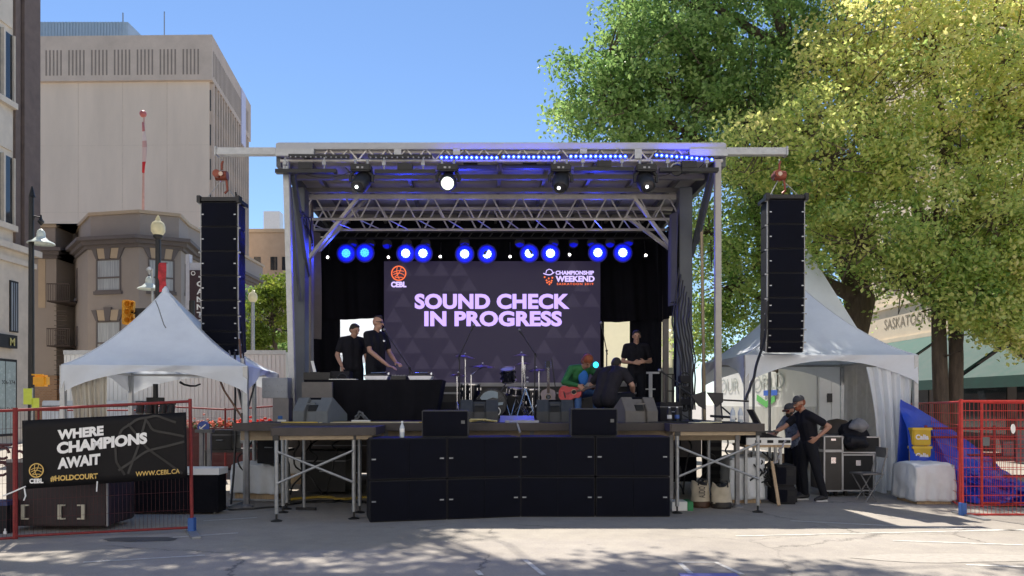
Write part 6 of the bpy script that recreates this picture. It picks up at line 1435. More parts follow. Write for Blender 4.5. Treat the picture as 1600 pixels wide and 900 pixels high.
# --- standing man, hands at the waist
figure('man in a black tee standing with folded hands at the stage right back', stage_pt(994,15.3), R(4), dict(face=(-.1,-1,-.1), elr=(-.27,.0,1.13), wrr=(-.1,-.2,1.1), hdr=(1,-.3,-.05), pnr=(0,1,0), thr=(0,0,1), cur=.6, ell_=(.29,.0,1.14), wrl=(.12,-.22,1.12), hdl=(-1,-.2,-.05), pnl=(0,1,0), thl=(0,0,1), cul=.6, shl=(.2,0,1.43), shr=(-.2,0,1.43)), sc=1.0, bulk=1.05)
# --- seated musician bent over his guitar: seat 0.42
def gcoat(t, g, h, f, up, rt, H):
    pass
Ys = 13.9
mus, gm = figure('seated red-haired musician in a green jacket bent over a red guitar', stage_pt(900,Ys), R(24), dict(pelvis=(0,.1,.50), waist=(0,.04,.62), chest=(0,-.12,.80), neck=(.01,-.24,.93), head=(.02,-.36,1.02), up=(0,-.55,.8), face=(.12,-.75,-.85), shl=(.19,-.17,.90), shr=(-.19,-.17,.90),
      hpl=(.1,.06,.48), hpr=(-.1,.06,.48), knl=(.2,-.38,.50), knr=(-.16,-.36,.52), anl=(.2,-.36,.1), anr=(-.2,-.44,.1), tol=(.22,-.52,.035), tor=(-.24,-.6,.035),
      elr=(-.36,-.22,.66), wrr=(-.2,-.44,.6), hdr=(.6,-.4,-.5), pnr=(.3,1,0), thr=(.3,0,1), ell_=(.36,-.28,.70), wrl=(.32,-.5,.62), hdl=(-.1,-.5,.3), pnl=(-.5,.6,.4), thl=(0,0,1), cul=.9),
      hairstyle='thick', hair=M_hair_r, shirt=mat('green_jacket', (.02,.13,.04), .8, 0, .2, 5, bump=.6, bscale=8), trousers=mat('blue_jeans', (.05,.11,.26), .85, 0, .2, 8), sleeves='long', skin=M_skin_d, sc=1.02)
b = MB(); b.ell(gm['chest']+Vector((.06,-.13,-.06)), (.09,.04,.14)); b.ell(gm['waist']+Vector((.04,-.12,.0)), (.08,.05,.1)); b.build('blue_shirt_front', mat('blue_shirt', (.02,.13,.45), .8), mus, smooth=True, off=(0,0,0))
stl = thing('stool', 'low black stool under the seated musician', 'stool', (X(900,Ys)-.03,Ys+.1,DZ)); c = stl.location
MB().lathe([(.17,.34),(.18,.36),(.18,.385),(.16,.395)], c, n=24).build('seat', M_blk, stl)
for a in range(4): MB().tube([c+Vector((.08*math.cos(a*1.57+.7),.08*math.sin(a*1.57+.7),.35)), c+Vector((.17*math.cos(a*1.57+.7),.17*math.sin(a*1.57+.7),0))], .013).build('leg', M_blkm, stl)
# --- guitars
def guitar(label, org, axis, facing, m_top, m_side, sc=1.0):
    """org: bottom of body; axis: along the neck; facing: soundboard normal"""
    ax_ = Vector(axis).normalized(); fn = Vector(facing); fn = (fn-ax_*fn.dot(ax_)).normalized(); sd = ax_.cross(fn); o = Vector(org)
    t = thing('guitar', label, 'guitar', tuple(o)); out = []
    U_ = [0,.05,.14,.27,.42,.55,.66,.80,.92,1]; W_ = [.02,.115,.175,.2,.175,.132,.128,.148,.12,.03]
    for k in range(41):
        u_ = k/40; i_ = max(q for q in range(9) if U_[q] <= u_+1e-9); f_ = (u_-U_[i_])/(U_[i_+1]-U_[i_]); f_ = f_*f_*(3-2*f_) if 2 <= i_ < 8 else f_; out.append(((W_[i_]+(W_[i_+1]-W_[i_])*f_)*sc, u_*.49*sc))
    out = out+[(-x_, y_) for x_, y_ in out[::-1]]
    b = MB(); b.prism(out, o-fn*.1*sc, sd, fn, ax_, .1*sc); b.build('body', m_side, t, bevel=.004)
    b = MB(); b.prism([(x_*.965, .008+y_*.97) for x_, y_ in out], o+fn*.0005, sd, fn, ax_, .003); b.build('soundboard', m_top, t)
    b = MB(); b.cyl(o+ax_*.33*sc+fn*.0045, o+ax_*.33*sc+fn*.006, .045*sc, 24); b.build('sound_hole', M_rubber, t); b = MB(); ring_mb(b, o+ax_*.33*sc+fn*.003, .052*sc, .01, sd, ax_, proud=.003 if True else 0); b.build('rosette', M_wood, t)
    b = MB(); b.bar(o+ax_*.4*sc+fn*.006, o+ax_*.86*sc+fn*.004, .05*sc, .022, tuple(fn)); b.build('neck', mat('dark_neck_wood', (.08,.045,.03), .5), t)
    b = MB(); b.bar(o+ax_*.86*sc, o+ax_*1.0*sc-fn*.02, .072*sc, .015, tuple(fn)); b.build('headstock', M_blk, t)
    b = MB()
    for k in range(3):
        for s in (-1,1): b.cyl(o+ax_*(.885+k*.04)*sc+sd*s*.04*sc, o+ax_*(.885+k*.04)*sc+sd*s*.058*sc, .008, 8)
    b.build('tuning_pegs', M_chrome, t)
    b = MB(); b.bar(o+ax_*.13*sc+fn*.006-sd*.07*sc, o+ax_*.13*sc+fn*.006+sd*.07*sc, .02, .01, tuple(fn)); b.build('bridge', M_rubber, t)
    b = MB()
    for k in range(6): b.tube([o+ax_*.13*sc+fn*.014+sd*(k-2.5)*.009*sc, o+ax_*.88*sc+fn*.017+sd*(k-2.5)*.006*sc], .0012, 4)
    b.build('strings', M_chrome, t)
    return t
guitar('acoustic guitar with a pale violet-lit top standing on the stage', P(857,650,14.3)+Vector((0,0,.02)), (.0,.12,1), (-.1,-1,.1), mat('spruce_top', (.28,.22,.24), .35, 0, .15, 4, stretch=(8,1,1)), mat('guitar_side', (.14,.08,.05), .3), 1.02)
gw = gm['wrr']+Vector(mus.location); guitar('red guitar held across the seated musician\'s lap', Vector(mus.location)+Vector((-.34,-.42,.42)), (.97,-.18,.28), (-.15,-.95,.3), mat('red_guitar_top', (.42,.02,.02), .25), mat('red_guitar_side', (.2,.02,.02), .3), .85)
gs = thing('guitar_stand', 'black stand under the acoustic guitar', 'stand', tuple(P(857,654,14.35))); p = Vector(gs.location)
for s in (-1,1): MB().tube([p+Vector((0,.12,.3)), p+Vector((s*.16,.0,.0))], .011).build('leg', M_blkm, gs)
b = MB(); b.tube([p+Vector((-.1,-.08,.06)),p+Vector((-.1,.05,.05)),p+Vector((.1,.05,.05)),p+Vector((.1,-.08,.06))], .01); b.build('cradle', M_blkm, gs)
# --- crouching technician, back to camera
Yc = 13.25
figure('crouching technician in a black tee and dark shorts seen from behind', stage_pt(950,Yc), R(146), dict(pelvis=(0,.12,.36), waist=(0,.06,.50), chest=(0,-.08,.70), neck=(0,-.22,.86), head=(.02,-.34,.93), up=(0,-.5,.85), face=(.1,-.9,-.5), shl=(.22,-.14,.80), shr=(-.22,-.14,.80),
      hpl=(.1,.08,.32), hpr=(-.1,.08,.32), knl=(.16,-.36,.42), knr=(-.26,-.30,.40), anl=(.14,-.12,.09), anr=(-.2,-.1,.09), tol=(.16,-.28,.035), tor=(-.24,-.26,.035),
      elr=(-.36,-.16,.58), wrr=(-.28,-.36,.46), hdr=(.3,-.8,-.2), ell_=(.38,-.12,.58), wrl=(.34,-.34,.50), hdl=(-.3,-1,-.1)), shirt=M_tee2, bulk=1.22, sc=1.05, hairstyle='short')
# --- sound crew
def watch(t, g, h, f, up, rt, H):
    w_ = g['wrr'].lerp(g['elr'],.12); b = MB(); b.lathe([(.03,-.012),(.034,0),(.03,.012)], w_, tuple((g['elr']-g['wrr']).normalized()), 14); b.build('watch', M_blk, t, off=(0,0,0))
    b = MB(); b.ell(g['pelvis']+(g['hpl']-g['hpr']).normalized()*-.13+Vector((-.02,-.08,.0)), (.03,.02,.05)); b.build('key_pouch', M_chrome, t, off=(0,0,0))
figure('bearded man in a grey cap and black tee leaning over the mixing desk', (X(1262,12.35),12.35,0), R(-80), dict(pelvis=(0,.04,.95), waist=(0,.02,1.09), chest=(0,-.03,1.29), neck=(0,-.07,1.45), head=(0,-.15,1.60), up=(0,-.22,1), face=(0,-1,-.35), shl=(.2,-.06,1.39), shr=(-.2,-.06,1.39),
      elr=(-.2,-.30,1.2), wrr=(-.1,-.56,1.11), hdr=(.1,-1,-.15), pnr=(0,0,-1), thr=(1,0,0), cur=.5, ell_=(.3,.2,1.22), wrl=(.24,.02,1.04), hdl=(-.4,-.6,-.6), anl=(.12,.22,.09), tol=(.14,.06,.035), knl=(.11,.1,.5)), hairstyle='cap', hair=M_hair_r, extra=watch, sc=.985, bulk=1.05, skin=M_skin_d)
figure('man in a grey cap, red sunglasses and patterned shirt behind the mixing desk', (X(1240,12.95),12.95,0), R(-62), dict(head=(0,-.1,1.58), face=(0,-1,-.25), neck=(0,-.05,1.44), elr=(-.25,-.2,1.14), wrr=(-.15,-.42,1.0), ell_=(.25,-.15,1.14), wrl=(.18,-.4,1.0), hdr=(0,-1,-.1), pnr=(0,0,-1), thr=(1,0,0), hdl=(0,-1,-.1), pnl=(0,0,-1), thl=(-1,0,0)),
       shirt=mat('grey_patterned_shirt', (.12,.14,.18), .8, 0, .8, 30), hairstyle='cap', sc=.92, skin=M_skin_d, extra=lambda t,g,h,f,up,rt,H: MB().bar(h+rt*.07+up*.012+f*.095, h-rt*.07+up*.012+f*.095, .012, .035, (0,0,1)).build('sunglasses', mat('red_lens', (.15,.01,.01), .15), t, off=(0,0,0)))
# ============================================================ ON-STAGE EQUIPMENT
# ---- DJ table
tb = thing('dj_table', 'wide DJ table under a black floor-length cloth at stage left', 'table', (X(583,12.7),12.7,DZ))
zt_ = Z(593,12.5); xa, xb = X(474,12.5), X(691,12.5)
MB().bb(xa+.02,xb-.02,12.52,13.2,zt_-.05,zt_-.02).build('tabletop', M_blkm, tb)
for x in (xa+.2, xb-.2):
    for y in (12.7, 13.1): MB().cyl((x,y,DZ),(x,y,zt_-.05),.02,8).build('leg', M_galv, tb)
b = MB(); n = 90; rows = 10; per = [(xa,13.22),(xa,12.5),(xb,12.5),(xb,13.22)]
for j in range(rows+1):
    t_ = j/rows; z = zt_-.005-(zt_-DZ-.02)*t_
    for i in range(n+1):
        s = i/n; L1 = .72; Lw = xb-xa; d = s*(2*L1+Lw); k = .02*t_*math.sin(d*17)+.015*t_*math.sin(d*31+1)
        ins = .0+t_*.11 
        if d < L1: p = (xa+ins*1.6+k, 13.22-d)
        elif d < L1+Lw: p = (xa+ins*1.6+(d-L1)*(1-ins*2.2/Lw*1.0-ins*.6/Lw), 12.5+ins*.3+k)
        else: p = (xb-ins*1.2+k, 12.5+(d-L1-Lw))
        b.v.append((p[0],p[1],z))
for j in range(rows):
    for i in range(n): a = j*(n+1)+i; b.f.append((a,a+1,a+n+2,a+n+1))
b.quad((xa,12.5,zt_-.003),(xb,12.5,zt_-.003),(xb,13.22,zt_-.003),(xa,13.22,zt_-.003)); b.build('tablecloth_skirt', M_cloth, tb, smooth=True)
o = MB().bb(X(472,12.3),X(519,12.3),12.28,12.36,DZ,Z(597,12.3)).build('panel_board', mat('dull_grey_board', (.13,.12,.115), .7, 0, .15)); tag(o, 'upright grey-brown board leaning at the left end of the DJ table', 'board')
def turntable(px0, px1, label):
    Y = 12.6; x0, x1 = X(px0,Y), X(px1,Y); z = zt_; t = thing('turntable', label, 'turntable', ((x0+x1)/2,Y+.17,z), 'white turntables on the DJ table'); w = (x1-x0)/2; xc = (x0+x1)/2
    b = MB(); b.prism([(-w*.84,0),(w*.84,0),(w,.065),(-w,.065)], (xc,Y,z), (1,0,0), (0,1,0), (0,0,1), .34); b.build('plinth', mat('lit_white_plinth', (.75,.75,.8), .35), t, bevel=.005)
    b = MB(); b.bb(xc-w*1.02,xc+w*1.02,Y-.004,Y+.345,z+.066,z+.082); b.build('top_plate', M_blk, t)
    b = MB(); b.lathe([(.001,.1),(.145,.1),(.15,.083)], (xc-.02,Y+.17,z), n=28); b.build('platter', M_blk, t)
    b = MB(); b.cyl((xc+w*.78,Y+.28,z+.08),(xc+w*.78,Y+.28,z+.13),.022); b.tube([(xc+w*.78,Y+.28,z+.128),(xc+w*.7,Y+.12,z+.128),(xc+w*.5,Y+.06,z+.112)], .007); b.tube([(xc-.1,Y+.1,z+.115),(xc+.12,Y+.1,z+.122)], .008); b.build('tonearm', M_chrome, t)
    return t
turntable(568,607,'white turntable under the DJ\'s hand, left of the mixer'); turntable(637,675,'white turntable at the right end of the DJ table')
mx = thing('dj_mixer', 'small black mixer with knobs between the two turntables', 'mixer', (X(622,12.6),12.7,zt_)); b = MB(); b.bb(X(610,12.6),X(634,12.6),12.6,12.95,zt_,zt_+.06); b.build('body', M_blk, mx, bevel=.005)
b = MB(); rnd = random.Random(2)
for i in range(5):
    for j in range(4): x = X(612.5+i*4.6,12.6); b.cyl((x,12.64+j*.07,zt_+.06),(x,12.64+j*.07,zt_+.082),.011,8)
b.build('knob_array', M_alud, mx)
cs = thing('record_case', 'black open case on the left end of the DJ table', 'case', (X(508,12.8),12.8,zt_)); MB().bb(X(474,12.8),X(516,12.8),12.8,13.1,zt_,zt_+.13).build('tray', M_blkm, cs, bevel=.006); MB().bb(X(516,12.85),X(546,12.85),12.85,13.15,zt_,zt_+.15).build('lid', M_cab, cs, bevel=.006)
lt = thing('tablet', 'white tilted tablet standing on the black case', 'tablet', (X(492,12.9),12.9,zt_+.13)); b = MB(); b.prism([(0,0),(.05,0),(-.0,.19),(-.045,.19)], (X(490,12.9),12.88,zt_+.135), (1,0,0), (0,1,0), (0,0,1), .02); b.build('screen', M_white, lt); MB().bb(X(485,12.9),X(498,12.9),12.87,12.96,zt_+.13,zt_+.14).build('stand', M_blk, lt)
o = MB().bb(X(514,12.55),X(556,12.55),12.54,12.75,zt_,zt_+.012).build('paper_sheets', M_white); tag(o, 'white papers at the front edge of the DJ table', 'paper')
hp = thing('headphones', 'black headphones lying by the white papers', 'headphones', (X(533,12.7),12.75,zt_)); p = Vector((X(533,12.7),12.8,zt_+.03)); b = MB(); b.tube([p+Vector((.08*math.cos(a),0,.0+.08*math.sin(a))) for a in [k*math.pi/8 for k in range(9)]], .008); b.build('headband', M_blk, hp)
for s in (-1,1): MB().ell(p+Vector((s*.08,0,0)), (.022,.04,.035)).build('ear_cup', M_blk, hp, smooth=True)
# ---- wedge monitors
def wedge(label, px, Y, w, rz, m=None, z=DZ, h=.36, sc=1):
    m = m or M_monitor; t = thing('stage_monitor', label, 'speaker', (X(px,Y),Y,z), 'floor monitors on the stage'); 
    P0 = [(0,0),(-.0,.17),(.13,h),(.47,.13),(.47,0)]; Pc = [(.035,0),(.055,.16),(.16,h-.03),(.47,.13),(.47,0)]
    for x0, x1, pf in ((-w/2,-w*.17,P0),(w*.17,w/2,P0),(-w*.17+.001,w*.17-.001,Pc)):
        b = MB(); b.prism(pf, (x0,0,0), (0,1,0), (1,0,0), (0,0,1), x1-x0); b.build('cabinet', m, t, bevel=.006, off=(0,0,0))
    b = MB(); b.prism([(.058,.175),(.10,.26),(.12,.26),(.08,.175)], (-w*.12,-.012,0), (0,1,0), (1,0,0), (0,0,1), w*.24); b.build('handle_recess', M_rubber, t, off=(0,0,0))
    b = MB(); b.bb(-w*.13,w*.13,.02,.04,.265,.285); b.build('handle_bar', m, t, off=(0,0,0))
    b = MB(); b.prism([(.16,h-.02),(.455,.14),(.46,.15),(.165,h-.005)], (-w/2+.02,0.0,0), (0,1,0), (1,0,0), (0,0,1), w-.04); b.build('grille', M_grille, t, off=(0,0,0))
    t.rotation_euler.z = rz; t.scale = (sc,)*3; return t
wedge('grey floor monitor angled at the left stage edge', 484, 11.55, .62, R(-24), mat('mid_grey_monitor', (.12,.13,.135), .5, 0, .15), DZ, .37, 1.05)
wedge('dark floor monitor seen from behind before the drum kit', 749, 12.1, .60, R(2)); wedge('dark floor monitor seen from behind before the seated musician', 867, 12.1, .58, R(-3))
wedge('brownish grey floor monitor angled at stage right beside the crouching man', 1003, 11.95, .56, R(22), mat('brown_grey_monitor', (.14,.125,.11), .5, 0, .15), DZ, .38, 1.05)
clutter_box('stage_box','black stage box with small white badge right of the brownish monitor','case', X(1028,12.7),X(1062,12.7),12.5,12.9,DZ,DZ+.32, M_cab)
# pale ramp/board on deck centre
pr = thing('pale_pedal_board', 'pale grey metal board and strip lying on the deck centre before the drums', 'board', (X(806,12.3),12.3,DZ))
MB().prism([(0,0),(.26,.1),(.26,0)], (X(781,12.2),12.2,DZ), (0,1,0), (1,0,0), (0,0,1), .55).build('board', mat('grey_board', (.33,.34,.38), .4, .2), pr)
MB().bb(X(789,11.8),X(842,11.8),11.8,11.95,DZ,DZ+.035).build('strip', mat('grey_board', (.33,.34,.38)), pr)
o = MB(); 
for k in range(6): o.tube(wiggle([(X(735,11.75)+.0,11.7+k*.02,DZ+.02+k*.006),(X(752,11.75),11.8-k*.03,DZ+.05),(X(775,11.75),11.72+k*.02,DZ+.02)], .07, k), .012, 6)
oo = o.build('yellow_strap_heap', mat('yellow_strap', (.6,.5,.22), .8)); tag(oo, 'crumpled yellow strap heap on the deck behind the subwoofers', 'strap')
bt = thing('water_bottle', 'clear plastic water bottle standing on the left subwoofer', 'bottle', (X(627.5,10.3),10.3,1.106)); zb = 1.106
MB().lathe([(.03,0),(.032,.01),(.032,.13),(.028,.15),(.013,.185),(.013,.2)], (X(627.5,10.3),10.35,zb), n=18).build('bottle_body', mat('clear_plastic', (.5,.55,.6), .1, 0, 0), bt, smooth=True); MB().cyl((X(627.5,10.3),10.35,zb+.2),(X(627.5,10.3),10.35,zb+.222),.016).build('cap', M_white, bt); MB().lathe([(.0325,.07),(.0325,.12)], (X(627.5,10.3),10.35,zb), n=18, cap=False).build('label_wrap', M_white, bt)
for i, (px, Y, lb) in enumerate(((1145,11.6,'left of the two clear bottles on the right platform'),(1157,11.6,'right of the two clear bottles on the right platform'),(1046,12.2,'small dark bottle with a white label by the right front post'),(1058,12.3,'blue-labelled bottle beside the stage box'))):
    t = thing('water_bottle', lb, 'bottle', (X(px,Y),Y,DZ+.005)); MB().lathe([(.035,0),(.038,.01),(.038,.15),(.03,.18),(.014,.21),(.014,.22)], (X(px,Y),Y,DZ+.005), n=16).build('bottle_body', mat('clear_plastic', (.5,.55,.6)) if i < 2 else M_blk, t, smooth=True); MB().cyl((X(px,Y),Y,DZ+.225),(X(px,Y),Y,DZ+.245),.017).build('cap', M_white, t); MB().lathe([(.0385,.05),(.0385,.11)], (X(px,Y),Y,DZ+.005), n=16, cap=False).build('label_wrap', M_white if i != 3 else mat('blue_label', (.05,.12,.4), .5), t)
# cables and tape on the deck
wire('deck_cable', [(X(440,11.6),11.6,DZ+.01),(X(475,11.4),11.5,DZ+.01),(X(530,11.5),11.55,DZ+.01),(X(660,11.5),11.6,DZ+.01)], .012, 'yellow cable lying along the left deck edge', M_ycable, w=.03, sd=7)
wire('deck_cable', [(X(500,11.5),11.45,DZ+.01),(X(560,11.5),11.5,DZ+.01),(X(655,11.5),11.48,DZ+.01)], .008, 'pale cable lying along the left deck edge', mat('cream_cable', (.5,.45,.3), .6), w=.02, sd=8)
wire('deck_cable', [(X(797,11.8),11.6,DZ+.01),(X(808,11.4),11.42,DZ+.01),(X(811,11.2),11.36,DZ-.08),(X(813,10.9),11.25,1.14)], .016, 'thick grey cable bending over the centre deck edge', mat('grey_cable', (.3,.3,.33), .5), sd=9)
for i in range(6): wire('deck_cable', [(X(1010+i*8,11.7),11.5+.05*i,DZ+.012),(X(1080,11.5),11.6+.05*i,DZ+.012),(X(1150,11.6),11.4+.09*i,DZ+.012)], .011, 'dark cable lying across the right deck, '+['frontmost of six','second nearest the front','third nearest the front','third from the back','second from the back','rearmost of six'][i], w=.05, sd=20+i)
t = thing('paper_plans', 'yellowish papers lying on the right platform', 'paper', (X(1100,11.5),11.4,DZ)); b = MB(); b.box((X(1095,11.4),11.4,DZ+.012),(.3,.2,.012), rz=.2); b.box((X(1112,11.4),11.45,DZ+.018),(.3,.22,.012), rz=-.15); b.build('sheet', mat('cream_paper', (.7,.65,.42), .8), t)
o = thing('power_adapter', 'black power strip with pale plugs before the DJ table', 'power strip', (X(563,11.8),11.8,DZ)); MB().bb(X(549,11.8),X(578,11.8),11.8,11.88,DZ,DZ+.04).build('strip', M_white, o); b = MB(); b.tube(wiggle([(X(553,11.8),11.84,DZ+.04),(X(560,11.8),11.85,DZ+.17),(X(566,11.8),11.84,DZ+.14),(X(574,11.8),11.84,DZ+.04)], .01, 2), .016); b.tube(wiggle([(X(556,11.8),11.83,DZ+.04),(X(563,11.8),11.82,DZ+.12),(X(570,11.8),11.84,DZ+.05)], .01, 3), .012); b.build('coiled_lead', M_gray, o)
# ---- drums
KD = Vector((X(768,14.6),14.6,DZ)); M_shell = mat('dark_drum_shell', (.012,.013,.02), .15, 0, .1); M_head = mat('black_drumhead', (.02,.025,.035), .25); M_headg = mat('grey_drumhead_print', (.28,.36,.42), .4)
kd = thing('bass_drum', 'dark bass drum facing the front with a teal-grey print', 'drum', tuple(KD)); c = KD+Vector((0,0,.30)); fd = Vector((-.12,-1,0)).normalized()
b = MB(); b.lathe([(.275,0),(.275,.4)], c, -fd, 36, False); b.build('shell', M_shell, kd, smooth=True); b = MB(); b.lathe([(.275,-.01),(.292,-.012),(.295,.025),(.275,.028)], c, -fd, 36, False); b.build('hoop', M_blk, kd)
b = MB(); b.lathe([(.001,.0),(.272,.0)], c, -fd, 36, False); b.build('drumhead', M_head, kd)
sx = fd.cross(Vector((0,0,1))); b = MB(); 
def kp(x, z): return c-sx*x*-1*.27+Vector((0,0,z*.27))+fd*.004
pl = [kp(math.cos(a)*.9, math.sin(a)*.9) for a in [R(25+k*12) for k in range(9)]]+[kp(-.45,.35), kp(-.1,.42), kp(.25,.3), kp(.6,.15)]
b.add(pl, [tuple(range(len(pl)))]); b.build('teal_print', M_headg, kd)
b = MB(); b.add([kp(-.85,.1),kp(-.4,.05),kp(-.3,-.15),kp(-.8,-.1)], [(0,1,2,3)]); b.build('teal_stripe', M_headg, kd)
b = MB(); ring_mb(b, kp(-.35,-.55), .075, .02, tuple(sx), (0,0,1), 0, 360, proud=.002); b.build('port_ring', M_white, kd)
for s in (-1, 1): MB().tube([c+sx*s*.27+fd*-.1, c+sx*s*.38+fd*.05-Vector((0,0,.29))], .01).build('spur_leg', M_chrome, kd)
def drum(name, label, c, r, h, tilt, legs=None):
    t = thing(name, label, 'drum', tuple(c)); ax_ = Vector(tilt).normalized(); b = MB(); b.lathe([(r,-h/2),(r,h/2)], c, ax_, 28, False); b.build('shell', M_shell, t, smooth=True)
    for s in (-1,1): b = MB(); b.lathe([(r,s*h/2-.012),(r+.012,s*h/2-.012),(r+.012,s*h/2+.012),(r,s*h/2+.012)], c, ax_, 28, False); b.build('hoop', M_chrome, t)
    b = MB(); b.lathe([(.001,h/2),(r,h/2)], c, ax_, 28, False); b.build('drumhead', mat('coated_head', (.35,.35,.37), .5), t)
    b = MB(); u_ = ax_.orthogonal().normalized(); w_ = ax_.cross(u_)
    for k in range(8):
        d = u_*math.cos(k*math.pi/4)+w_*math.sin(k*math.pi/4)
        for s in (-1,1): b.bar(c+d*(r+.012)+ax_*s*h*.32, c+d*(r+.012)+ax_*s*(h*.32-.05*s*s), .018)
    b.build('lug_set', M_chrome, t)
    if legs:
        for k in range(3): a = k*2.1+.5; MB().tube([c+Vector((math.cos(a)*r,math.sin(a)*r,0)), Vector((c.x+math.cos(a)*(r+.05),c.y+math.sin(a)*(r+.05),DZ))], .009).build('leg', M_chrome, t)
    return t
tm = drum('rack_tom', 'dark tom with bright lugs mounted above the bass drum', P(794,586,14.75), .135, .24, (-.1,-.35,1)); MB().tube([P(790,600,14.8), P(778,618,14.9)], .014).build('mount_arm', M_chrome, tm)
drum('floor_tom', 'dark floor tom left of the bass drum', P(735,615,14.9), .19, .36, (0,-.05,1), True)
sn = drum('snare_drum', 'shallow snare drum on chrome stand right of the bass drum', P(806,612,15.0), .17, .13, (.1,-.1,1))
for k in range(3): a = k*2.1; MB().tube([P(806,622,15.0), Vector((X(806,15)+.22*math.cos(a), 15+.22*math.sin(a), DZ))], .011).build('stand_leg', M_chrome, sn)
th_ = thing('drum_throne', 'black drum throne behind the bass drum', 'stool', (X(765,15.5),15.5,DZ)); MB().lathe([(.01,.44),(.17,.45),(.18,.5),(.15,.53),(.01,.53)], th_.location, n=24).build('seat', M_blk, th_, smooth=True); MB().cyl(th_.location, Vector(th_.location)+Vector((0,0,.45)), .02).build('post', M_chrome, th_)
M_cym = mat('bronze_cymbal', (.12,.08,.07), .3, .8, .2, 4)
def cym(label, px, py, Y, r, tilt, foot, boom=None):
    p = P(px,py,Y); t = thing('cymbal_stand', label, 'cymbal', (p.x,p.y,DZ)); b = MB(); b.lathe([(.01,.035),(.04,.02),(r*.6,.0),(r,-.014)], p, tilt, 32, False); b.build('cymbal', M_cym, t, smooth=True, solid=.003)
    f = Vector((X(foot,Y),Y,DZ)); top = Vector((f.x,f.y,p.z-.02)) if boom is None else P(*boom)
    b = MB(); b.tube([f+Vector((0,0,.2)), top], .012); 
    if boom: b.tube([top, p+Vector((0,0,-.02))], .009)
    b.tube([p-Vector((0,0,.03)), p+Vector((0,0,.06))], .007); b.ell(p+Vector((0,0,.05)), (.02,.02,.02), 8, 6); b.build('pole', M_chrome, t)
    for k in range(3): a = k*2.1+.9; MB().tube([f+Vector((0,0,.32)), f+Vector((.26*math.cos(a),.26*math.sin(a),.0))], .010).build('leg', M_chrome, t)
cym('left crash cymbal on a straight chrome stand', 727,557,14.7,.19,(.15,-.1,1),727)
cym('wide dark cymbal centred above the bass drum on a boom stand', 754,572,14.5,.235,(.03,-.12,1),736,(736,586,14.5))
cym('small upper right cymbal above the snare', 815,555,14.8,.17,(.0,-.05,1),816); cym('lower right cymbal above the snare', 817,568,15.1,.16,(-.06,-.05,1),820)
hh = thing('chrome_stand', 'tall pale chrome stand right of the snare', 'stand', (X(822,14.4),14.4,DZ))
b = MB(); b.tube([P(817,556,14.4),P(820,600,14.4),P(818,645,14.4)], .011); b.build('pole', M_chrome, hh)
for q in ((835,648),(822,606),(808,650)): MB().tube([P(821,606,14.4),P(q[0],q[1],14.2)], .012).build('leg', M_chrome, hh)
t = thing('practice_cups', 'two pale round clamps beside the chrome stand', 'clamp', tuple(P(824,595,14.4))); 
for py in (590, 597): MB().ell(P(824,py,14.4), (.024,.02,.02)).build('clamp', M_badge, t, smooth=True)
cym('hi-hat pair on a stand at the far left of the drum kit', 716,586,14.4,.17,(.05,-.06,1),714); cym('low crash cymbal at the far right of the drum kit', 838,578,14.9,.19,(-.12,-.1,1),842)
drum('low_tom', 'second dark floor tom right of the snare', P(832,622,15.1), .17, .34, (0,-.04,1), True)
def mic_stand(label, base, joint, tip, Y, Yt=None, mic=True, m=None):
    m = m or M_blkm; f = Vector((X(base,Y),Y,DZ)); jt = P(joint[0],joint[1],Y); tp = P(tip[0],tip[1],Yt or Y); t = thing('microphone_stand', label, 'microphone stand', tuple(f))
    b = MB(); b.tube([f+Vector((0,0,.1)), jt], .0115); b.build('pole', m, t); b = MB(); b.tube([jt-(tp-jt)*.18, tp], .009); b.ell(jt, .024, 10, 8); b.build('boom', m, t)
    for k in range(3): a = k*2.1+.4; MB().tube([f+Vector((0,0,.14)), f+Vector((.27*math.cos(a),.27*math.sin(a),.01))], .009).build('leg', m, t)
    if mic:
        d = (tp-jt).normalized(); b = MB(); b.tube([tp, tp+d*.1], .014, 10, True, .02); mc = b.build('microphone', M_blk, t); MB().ell(tp+d*.12, .027, 12, 8).build('mic_grille', M_alud, mc, smooth=True)
    return t
mic_stand('boom microphone stand left of the drums with its boom rising right', 718,(718,556),(736,517),14.2); mic_stand('boom microphone stand right of the drums with its boom rising left', 835,(836,553),(817,524),14.2)
mic_stand('microphone stand with a long boom rising to the DJ\'s mouth', 646,(640,575),(606,524),13.6,13.5); mic_stand('slim microphone stand before the bright opening', 948,(948,548),(941,514),14.9)
mic_stand('short microphone stand beside the acoustic guitar', 873,(872,640),(862,560),14.0, None, False)
mic_stand('microphone stand right of the stage by the sound desk', 1062,(1062,600),(1040,585),12.6)
# flight gear between the table and drums
pg = thing('pedal_amp', 'small box with violet lit strips on the deck beside the DJ table', 'amplifier', (X(697,13.2),13.2,DZ)); MB().bb(X(686,13.2),X(712,13.2),13.2,13.5,DZ+.05,DZ+.32).build('body', M_cab, pg, bevel=.01); b = MB(); b.bb(X(684,13.2),X(713,13.2),13.17,13.5,DZ,DZ+.035); b.bb(X(685,13.2),X(712,13.2),13.18,13.5,DZ+.05,DZ+.075); b.build('strip', mat('lilac_strip', (.4,.38,.65), .4), pg)
tl_ = thing('teal_lamp', 'small glowing teal lamp behind the crouching technician', 'stage light', tuple(P(931,570,14.4))); MB().ell(P(931,570,14.4), (.05,.03,.055)).build('glow_lens', em('teal_glow', (.02,.45,.75), 2.2), tl_, smooth=True); MB().lathe([(.03,.14),(.07,.1),(.075,.0)], P(931,570,14.42), (0,1,0), 18).build('housing', M_blk, tl_); MB().tube([P(931,578,14.5),(X(931,14.5),14.5,DZ)], .015).build('post', M_blkm, tl_)
